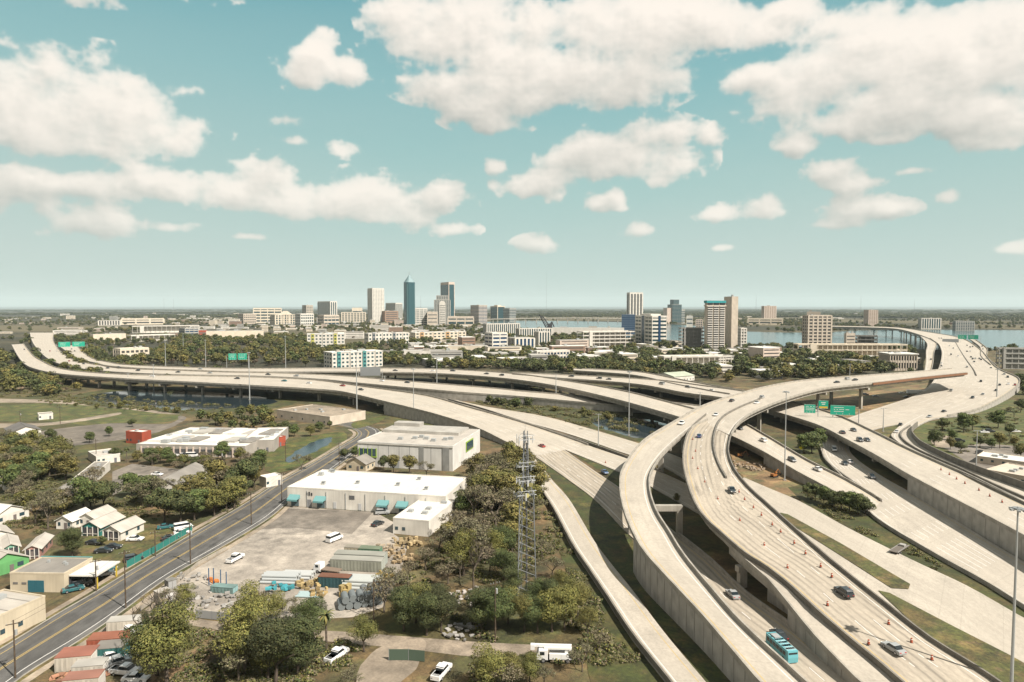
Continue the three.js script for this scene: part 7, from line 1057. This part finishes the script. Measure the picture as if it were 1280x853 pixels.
MASTS.forEach(([x, z, h], i) => {
  const tall = h > 24, g = thing('light_mast', tall ? 'tall grey high mast lamp with a ring of floodlights beside the highways' : 'grey highway lamp post with a crossarm beside the ramps', 'lamp post', [x, 0, z], 0, tall ? 'high mast lamps' : 'highway lamp posts');
  const big = -z > 450 ? 1.5 : 1; new MB().rod([0, 0, 0], [0, h, 0], 0.30 * big, 0.13 * big, 8).mesh('pole', M.galv, g); part('foundation', g, M.pier, 0, -0.1, 0, 1.2, 0.5, 1.2);
  if (tall) { new MB().rod([0, h - 0.5, 0], [0, h - 0.2, 0], 0.9, 0.9, 12).mesh('ring', M.steel, g); for (let k = 0; k < 6; k++) { const a = k / 6 * 6.283; part('floodlight', g, M.galv, Math.cos(a) * 1.1, h - 0.7, Math.sin(a) * 1.1, 0.55, 0.35, 0.55, -a); } }
  else { part('arm', g, M.galv, 0, h - 0.2, 0, 2.6, 0.14, 0.14); for (const s of [-1, 1]) part('lamp_head', g, M.steel, s * 1.3, h - 0.3, 0, 0.7, 0.16, 0.3); }
});
const poleTops = POLES.map(([x, z, h], i) => {
  const g = thing('utility_pole', h > 11 ? 'tall brown wooden utility pole with a crossarm and insulators' : 'short wooden utility pole standing among the houses and trees', 'pole', [x, 0, z], 0.55, h > 11 ? 'tall utility poles' : 'short utility poles');
  new MB().rod([0, -0.2, 0], [0, h, 0], 0.17, 0.11, 8).mesh('pole', M.wood, g); part('crossarm', g, M.wood, 0, h - 0.8, 0, 2.4, 0.14, 0.12); for (const s of [-1, -0.4, 0.4, 1]) part('insulator', g, M.galv, s * 1.05, h - 0.66, 0, 0.08, 0.22, 0.08); if (i % 2 === 0) new MB().rod([0.35, h - 2.9, 0], [0.35, h - 1.9, 0], 0.24, 0.24, 8).mesh('transformer', M.galv, g); return [x, h - 0.5, z];
});
for (const [a, b] of [[0, 1], [1, 4], [4, 5], [5, 7], [7, 8], [3, 4]]) { const A = poleTops[a], B = poleTops[b]; for (const o of [-0.9, 0.9]) { const pts = []; for (let k = 0; k <= 12; k++) { const t = k / 12; pts.push(new THREE.Vector3(A[0] + (B[0] - A[0]) * t + o * 0.85, A[1] + (B[1] - A[1]) * t - 4 * t * (1 - t) * 0.9, A[2] + (B[2] - A[2]) * t + o * 0.5)); } const m = new THREE.Mesh(new THREE.TubeGeometry(new THREE.CatmullRomCurve3(pts), 12, 0.025, 4), M.black); m.name = numbered('overhead_wire'); tag(m, 'thin black overhead wire sagging between the roadside utility poles', 'wire', 'overhead wires'); scene.add(m); } }
// lattice tower
const towerSteel = mat(0.17, 0.18, 0.185, { roughness: 0.5, metalness: 0.2 });
{
  const [x, z] = SPOTS.tower, H = 41, g = thing('lattice_tower', 'grey steel lattice phone tower crowded with antennas above the thicket', 'tower', [x, 0, z], 0.3), leg = new MB(), R = (y) => y < 25 ? 2.75 - y * 0.028 : y < 27 ? 2.05 - (y - 25) * 0.55 : 0.85 - (y - 27) * 0.022, at = (k, y) => { const a = k / 3 * 6.283 + 0.5, r = R(y); return [Math.cos(a) * r, y, Math.sin(a) * r]; };
  for (let k = 0; k < 3; k++) { const m = new MB(); for (let y = 0; y < 40; y += 2) m.rod(at(k, y), at(k, y + 2), 0.125, 0.125, 6); m.mesh('leg', towerSteel, g); }
  for (let y = 0; y < 38; y += y < 26 ? 2.2 : 1.4) { const y2 = Math.min(40, y + (y < 26 ? 2.2 : 1.4)); for (let k = 0; k < 3; k++) { const m = new MB(); m.rod(at(k, y), at(k + 1, y2), 0.055, 0.055, 4); if (y > 26) m.rod(at(k, y2), at(k + 1, y2), 0.035, 0.035, 4); m.mesh('brace', towerSteel, g); } }
  new MB().rod([0.3, 0, 0.2], [0.3, 37, 0.2], 0.22, 0.18, 6).mesh('cable_run', mat(0.060, 0.060, 0.060), g); const r = rng(12);
  for (const [y, rad, n, tall] of [[24.5, 2.8, 7, 2.0], [28, 2.6, 8, 2.0], [31.5, 2.4, 6, 2.0], [38, 2.4, 5, 2.6]]) {
    for (let k = 0; k < 3; k++) { const a = k / 3 * 6.283 + 0.5, b = a + 2.094, m = new MB(); m.rod([Math.cos(a) * rad, y, Math.sin(a) * rad], [Math.cos(b) * rad, y, Math.sin(b) * rad], 0.06, 0.06, 5); m.rod([0, y, 0], [Math.cos(a) * rad, y, Math.sin(a) * rad], 0.06, 0.06, 5); m.rod([Math.cos(a) * rad, y + 1, Math.sin(a) * rad], [Math.cos(b) * rad, y + 1, Math.sin(b) * rad], 0.05, 0.05, 5); m.mesh('antenna_frame', M.steel, g); }
    for (let k = 0; k < n; k++) { const a = k / n * 6.283 + r() * 0.3, q = rad * (0.72 + 0.3 * r()), o = part('panel_antenna', g, r() < 0.6 ? mat(0.410, 0.410, 0.394) : mat(0.131, 0.139, 0.131), Math.cos(a) * q, y - tall * 0.45 + (r() - 0.5) * 0.4, Math.sin(a) * q, 0.28, tall * (0.6 + r() * 0.4), 0.16, -a + 1.57); if (y < 38) part('radio_unit', o, mat(0.180, 0.189, 0.180), Math.cos(a) * (q - 0.35), y - 0.5, Math.sin(a) * (q - 0.35), 0.35, 0.6, 0.3, -a); }
  }
  for (const [a, y] of [[0.9, 27], [2.4, 26], [1.6, 24.6]]) { const d = new THREE.Mesh(new THREE.CylinderGeometry(0.55, 0.45, 0.35, 14), mat(0.341, 0.310, 0.124)); d.name = 'dish'; d.rotation.z = Math.PI / 2; d.rotation.y = a; d.position.set(Math.cos(a) * 1.7, y, Math.sin(a) * 1.7); g.add(d); }
  new MB().rod([0, 40, 0], [0, 42, 0], 0.03, 0.02, 4).mesh('lightning_rod', M.steel, g); part('equipment_hut', g, mat(0.369, 0.344, 0.312), 4, 0, 3, 3, 2.6, 3);
}
// overhead guide signs: white lettering too small to read, so short white strokes and arrows
function guideSign(name, label, [x, z], y, w, h, turn, panels, postX, cat = 'road sign') {
  const g = thing(name, label, cat, [x, 0, z], turn); for (const p of postX) new MB().rod([p, 0, -0.4], [p, y + h * 0.6, -0.4], 0.28, 0.22, 8).mesh('post', M.galv, g); const m = new MB(); for (const dy of [0.25, 0.75]) m.rod([Math.min(...postX, -w / 2), y + h * dy, -0.4], [Math.max(...postX, w / 2), y + h * dy, -0.4], 0.1, 0.1, 5); m.mesh('truss', M.galv, g);
  for (const [px, pw, kind] of panels) { const b = part('sign_panel', g, kind === 'back' ? M.steel : M.sign, px, y, 0, pw, h, 0.14); if (kind === 'back') continue; const k = (cx, cy, ww, hh, mm = M.lane) => part('lettering', b, mm, px + cx, y + cy, 0.09, ww, hh, 0.03); for (const s of [-1, 1]) part('border', b, M.lane, px, y + (s > 0 ? h - 0.16 : 0.08), 0.09, pw - 0.2, 0.08, 0.02);
    if (kind === 'exit') { k(0, h * 0.72, pw * 0.5, 0.34); k(0, h * 0.5, pw * 0.34, 0.45); part('exit_only_strip', b, mat(0.465, 0.310, 0.019), px, y + 0.2, 0.1, pw * 0.86, h * 0.22, 0.03); } else { const r = rng(Math.round(pw * 100)); for (let l = 0; l < 3; l++) for (let q = 0, cx = -pw * 0.36; cx < pw * 0.34 && q < 9; q++) { const ww = 0.25 + r() * 0.5; k(cx + ww / 2, h * (0.74 - l * 0.2), ww, 0.32); cx += ww + 0.12 + (r() < 0.2 ? 0.7 : 0); } for (let q = -1; q <= 1; q++) part('arrow', b, M.lane, px + q * pw * 0.26, y + h * 0.08, 0.09, 0.16, h * 0.14, 0.03); } }
}
guideSign('overhead_sign', 'wide green overhead guide sign with arrows above the broad overpass', SPOTS.sign_a, 8.6, 13, 5.6, -0.25, [[0, 13, 'plain']], [-5, 8.5]);
guideSign('overhead_sign', 'square green overhead sign with white lettering beside the yellow exit panel', SPOTS.sign_b, 9, 6, 5, -0.25, [[0, 6, 'plain']], [4.5]);
guideSign('overhead_sign', 'green overhead sign with a yellow exit only strip', SPOTS.sign_c, 9.2, 5.4, 4.8, -0.25, [[0, 5.4, 'exit']], [-3.2]);
guideSign('overhead_sign', 'green sign gantry across the river bridge lanes', SPOTS.sign_d, 17, 30, 7, -0.5, [[-8, 12, 'plain'], [7, 14, 'plain']], [-17, 17]);
guideSign('overhead_sign', 'back of a grey sign gantry over the bridge lanes', SPOTS.sign_e, 13, 24, 7, -0.4, [[0, 22, 'back']], [-13, 13]);
guideSign('overhead_sign', 'green sign gantry over the right lanes of the left interchange', SPOTS.sign_f, 14, 34, 7, 0.5, [[-9, 14, 'plain'], [8, 15, 'plain']], [-18, 18]);
guideSign('overhead_sign', 'green guide sign standing above the viaduct near the woods', SPOTS.sign_g, 13, 20, 7, 0.3, [[-5, 8, 'plain'], [5, 9, 'plain']], [-11, 11]);
guideSign('overhead_sign', 'back of a wide grey sign frame over the lanes beside the viaduct', SPOTS.sign_h, 8, 20, 8, 0.1, [[0, 18, 'back']], [-10.5, 10.5]);
{ const [x, z] = SPOTS.warning, g = thing('warning_sign', 'yellow diamond warning sign beside the ramp', 'road sign', [x, 0, z], -0.2); new MB().rod([0, 0, 0], [0, 3, 0], 0.06, 0.06, 5).mesh('post', M.galv, g); const b = new THREE.Mesh(new MB().box(0, -0.8, 0.1, 1.6, 1.6, 0.08).geo(), mat(0.496, 0.434, 0.012)); b.name = 'sign_panel'; b.position.y = 3; b.rotation.z = Math.PI / 4; g.add(b); }
// raised river lift bridge, black steel
{
  const [x, z] = SPOTS.lift_bridge, g = thing('lift_bridge', 'black steel drawbridge with its leaf raised beside the river', 'bridge', [x, 0, z], 0.1), bk = mat(0.020, 0.020, 0.022), L = 50, a = 1.08, top = [-38 + L * -0.0, 0, 0]; const P = (t, o, w) => [-34 + 24 * t + o * 0, 2 + 46 * (1 - t) + o, w];
  for (const w of [-5, 5]) { const m = new MB(); m.rod(P(0, 0, w), P(1, 0, w), 1.0, 1.0, 4); m.rod([P(0.1, 0, w)[0] + 7, P(0.1, 0, w)[1], w], [P(1, 0, w)[0] + 14, 4, w], 0.8, 0.8, 4); m.mesh('leaf_girder', bk, g); for (let k = 0; k < 8; k++) { const n = new MB(), t = 0.1 + k * 0.11, q = P(t, 0, w); n.rod(q, [q[0] + 7 + t * 6, q[1] - 1, w], 0.5, 0.5, 4); n.rod([q[0] + 7 + t * 6, q[1], w], P(t + 0.11, 0, w), 0.45, 0.45, 4); n.mesh('brace', bk, g); } }
  part('counterweight', g, bk, -2, 8, 0, 12, 12, 12); for (const s of [-1, 1]) { const m = new MB(); m.rod([-10, 0, s * 5], [4, 26, s * 5], 0.9, 0.9, 4); m.rod([16, 0, s * 5], [4, 26, s * 5], 0.9, 0.9, 4); m.rod([4, 0, s * 5], [4, 26, s * 5], 0.7, 0.7, 4); m.mesh('tower_leg', bk, g); } part('pier', g, M.pier, 0, -1, 0, 26, 5, 14);
}
// low river road bridge far behind
{ const A = SPOTS.far_bridge_a, B = SPOTS.far_bridge_b, g = thing('far_road_bridge', 'long low pale road bridge crossing the river behind the drawbridge', 'bridge', [0, 0, 0]); const pts = []; for (let k = 0; k <= 20; k++) { const t = k / 20; pts.push([A[0] + (B[0] - A[0]) * t, 12 + 8 * Math.sin(t * Math.PI), A[1] + (B[1] - A[1]) * t]); } sweep(pts, 16, 2.4, new MB(), 1).mesh('deck', M.parapet, g); for (let k = 1; k < 20; k++) part('pier', g, M.pier, pts[k][0], -1, pts[k][2], 4, pts[k][1], 10); }
// radio masts on the skyline
for (const [x, z, h] of RADIO) { const g = thing('radio_mast', 'thin dark radio mast rising above the far skyline', 'mast', [x, 0, z], 0, 'far radio masts'); new MB().rod([0, 0, 0], [0, h, 0], 1.1, 0.5, 4).mesh('shaft', M.steel, g); part('antenna', g, M.steel, 0, h, 0, 0.6, h * 0.08, 0.6); }
// green screen fence by the road, grey gate, chain fences
function fence(name, label, pts, h, gap, m, group) { const g = thing(name, label, 'fence', [0, 0, 0], 0, group); for (let i = 0; i < pts.length - 1; i++) { const [ax, az] = pts[i], [bx, bz] = pts[i + 1], L = Math.hypot(bx - ax, bz - az), n = Math.max(1, Math.round(L / gap)), t = Math.atan2(-(bz - az), bx - ax); for (let k = 0; k < n; k++) { const u = (k + 0.5) / n; part('panel', g, m, ax + (bx - ax) * u, 0.1, az + (bz - az) * u, L / n - 0.08, h, 0.05, t); part('post', g, M.steel, ax + (bx - ax) * (k / n), 0, az + (bz - az) * (k / n), 0.1, h + 0.25, 0.1, t); } } return g; }
fence('screen_fence', 'bright green screened fence along the edge of the dry grass lot', SPOTS.green_fence, 1.9, 3, mat(0.015, 0.14, 0.115));
fence('yard_fence', 'low white concrete wall panels along the yard edge of the road', SPOTS.yard_fence, 1.0, 4, mat(0.384, 0.353, 0.310, { map: T.concrete }));
fence('slat_gate', 'dark green double gate across the gravel path', SPOTS.gate, 2.2, 7, mat(0.050, 0.075, 0.050));
fence('chain_fence', 'grey mesh fence along the back of the yard', SPOTS.back_fence, 1.8, 4, mat(0.205, 0.205, 0.197));
// shipping containers, sheds and stacked goods of the yards
const ribbed = (g, w, h, d, m) => { for (const s of [-1, 1]) for (let k = 0; k < Math.floor(d / 0.9); k++) part('rib', g, m, s * w / 2, 0.15, -d / 2 + 0.45 + k * 0.9, 0.14, h - 0.3, 0.35); };
for (const [label, x, z, turn, w, h, d, c, rc] of CONTAINERS) { const m = mat(...c.map((v) => v * 0.75), { map: T.concrete }), g = thing('shipping_container', label, 'container', [x, 0.06, z], turn); part('body', g, m, 0, 0, 0, w, h, d); ribbed(g, w, h, d, m); part('roof', g, rc ? mat(...rc.map((v) => v * 0.5), { map: T.roof }) : m, 0, h + 0.01, 0, w + 0.1, 0.12, d + 0.1); for (const s of [-1, 1]) part('door', g, mat(c[0] * 0.8, c[1] * 0.8, c[2] * 0.8), s * w * 0.25, 0.15, d / 2 + 0.02, w * 0.46, h - 0.3, 0.1); }
for (const [label, x, z, turn, n, rows, len, rad, c] of PIPES) { const g = thing('pipe_stack', label, 'pipes', [x, 0.05, z], turn), m = mat(...c.map((v) => v * 0.7), { roughness: 0.6 }); const tube = (() => { const s = new THREE.Shape(); s.absarc(0, 0, rad, 0, 6.283, false); const hh = new THREE.Path(); hh.absarc(0, 0, rad * 0.86, 0, 6.283, true); s.holes.push(hh); const q = new THREE.ExtrudeGeometry(s, { depth: len, bevelEnabled: false, curveSegments: 9 }); q.translate(0, 0, -len / 2); return q; })(); for (let j = 0; j < rows; j++) for (let i = 0; i < n - j; i++) { const o = new THREE.Mesh(tube, m); o.name = 'pipe'; o.position.set((i - (n - 1) / 2 + j * 0.5) * rad * 2.04, rad + j * rad * 1.76, ((i * 7 + j * 3) % 5 - 2) * 0.12); g.add(o); } }
{
  const r = rng(66); for (const [label, x, z, w, n, h, c] of PILES) { const g = thing('goods_pile', label, 'stack', [x, 0.05, z], r() * 3); for (let i = 0; i < n * 1.6; i++) part('bundle', g, ((k) => mat(c[0] * k, c[1] * k, c[2] * k))(0.4 + 0.11 * Math.floor(r() * 5)), (r() - 0.5) * w, (i % 3) * h * 0.22, (r() - 0.5) * w, 0.4 + r() * 1.1, h * (0.18 + r() * 0.3), 0.35 + r() * 0.8, r() * 3); }
  for (const [x, z] of SPOTS.blue_posts) { const g = thing('steel_post', 'thin blue steel post standing in the yard', 'post', [x, 0, z], 0, 'blue posts in the yard'); new MB().rod([0, 0, 0], [0, 4.6, 0], 0.12, 0.12, 6).mesh('shaft', mat(0.019, 0.062, 0.124), g); part('foot', g, M.pier, 0, 0, 0, 0.5, 0.2, 0.5); }
  // roadworks machines: two orange excavators
  for (const [x, z, t, label] of SPOTS.diggers) { const g = thing('excavator', label, 'excavator', [x, 0.05, z], t); g.scale.setScalar(0.72); const og = mat(0.26, 0.10, 0.025, { roughness: 0.5 }); for (const s of [-1, 1]) part('track', g, M.black, s * 1.1, 0, 0, 0.6, 0.8, 3.6); part('body', g, og, 0, 0.9, -0.5, 2.4, 1.2, 2.6); const c = part('cab', g, og, -0.6, 1.5, 0.8, 1.0, 1.5, 1.3); part('window', c, carGlass, -0.6, 1.9, 1.0, 1.04, 0.8, 1.0); const m = new MB(); m.rod([0.4, 1.6, 0.6], [0.4, 4.4, 3.2], 0.24, 0.2, 5); m.mesh('boom', og, g); const a = new MB(); a.rod([0.4, 4.4, 3.2], [0.4, 1.6, 5], 0.18, 0.14, 5); a.mesh('arm', og, g); part('bucket', g, M.black, 0.4, 0.9, 5, 0.9, 0.8, 0.8); }
}
scene.traverse((o) => { if (o.isMesh) { o.castShadow = true; o.receiveShadow = true; } });
renderer.render(scene, camera);
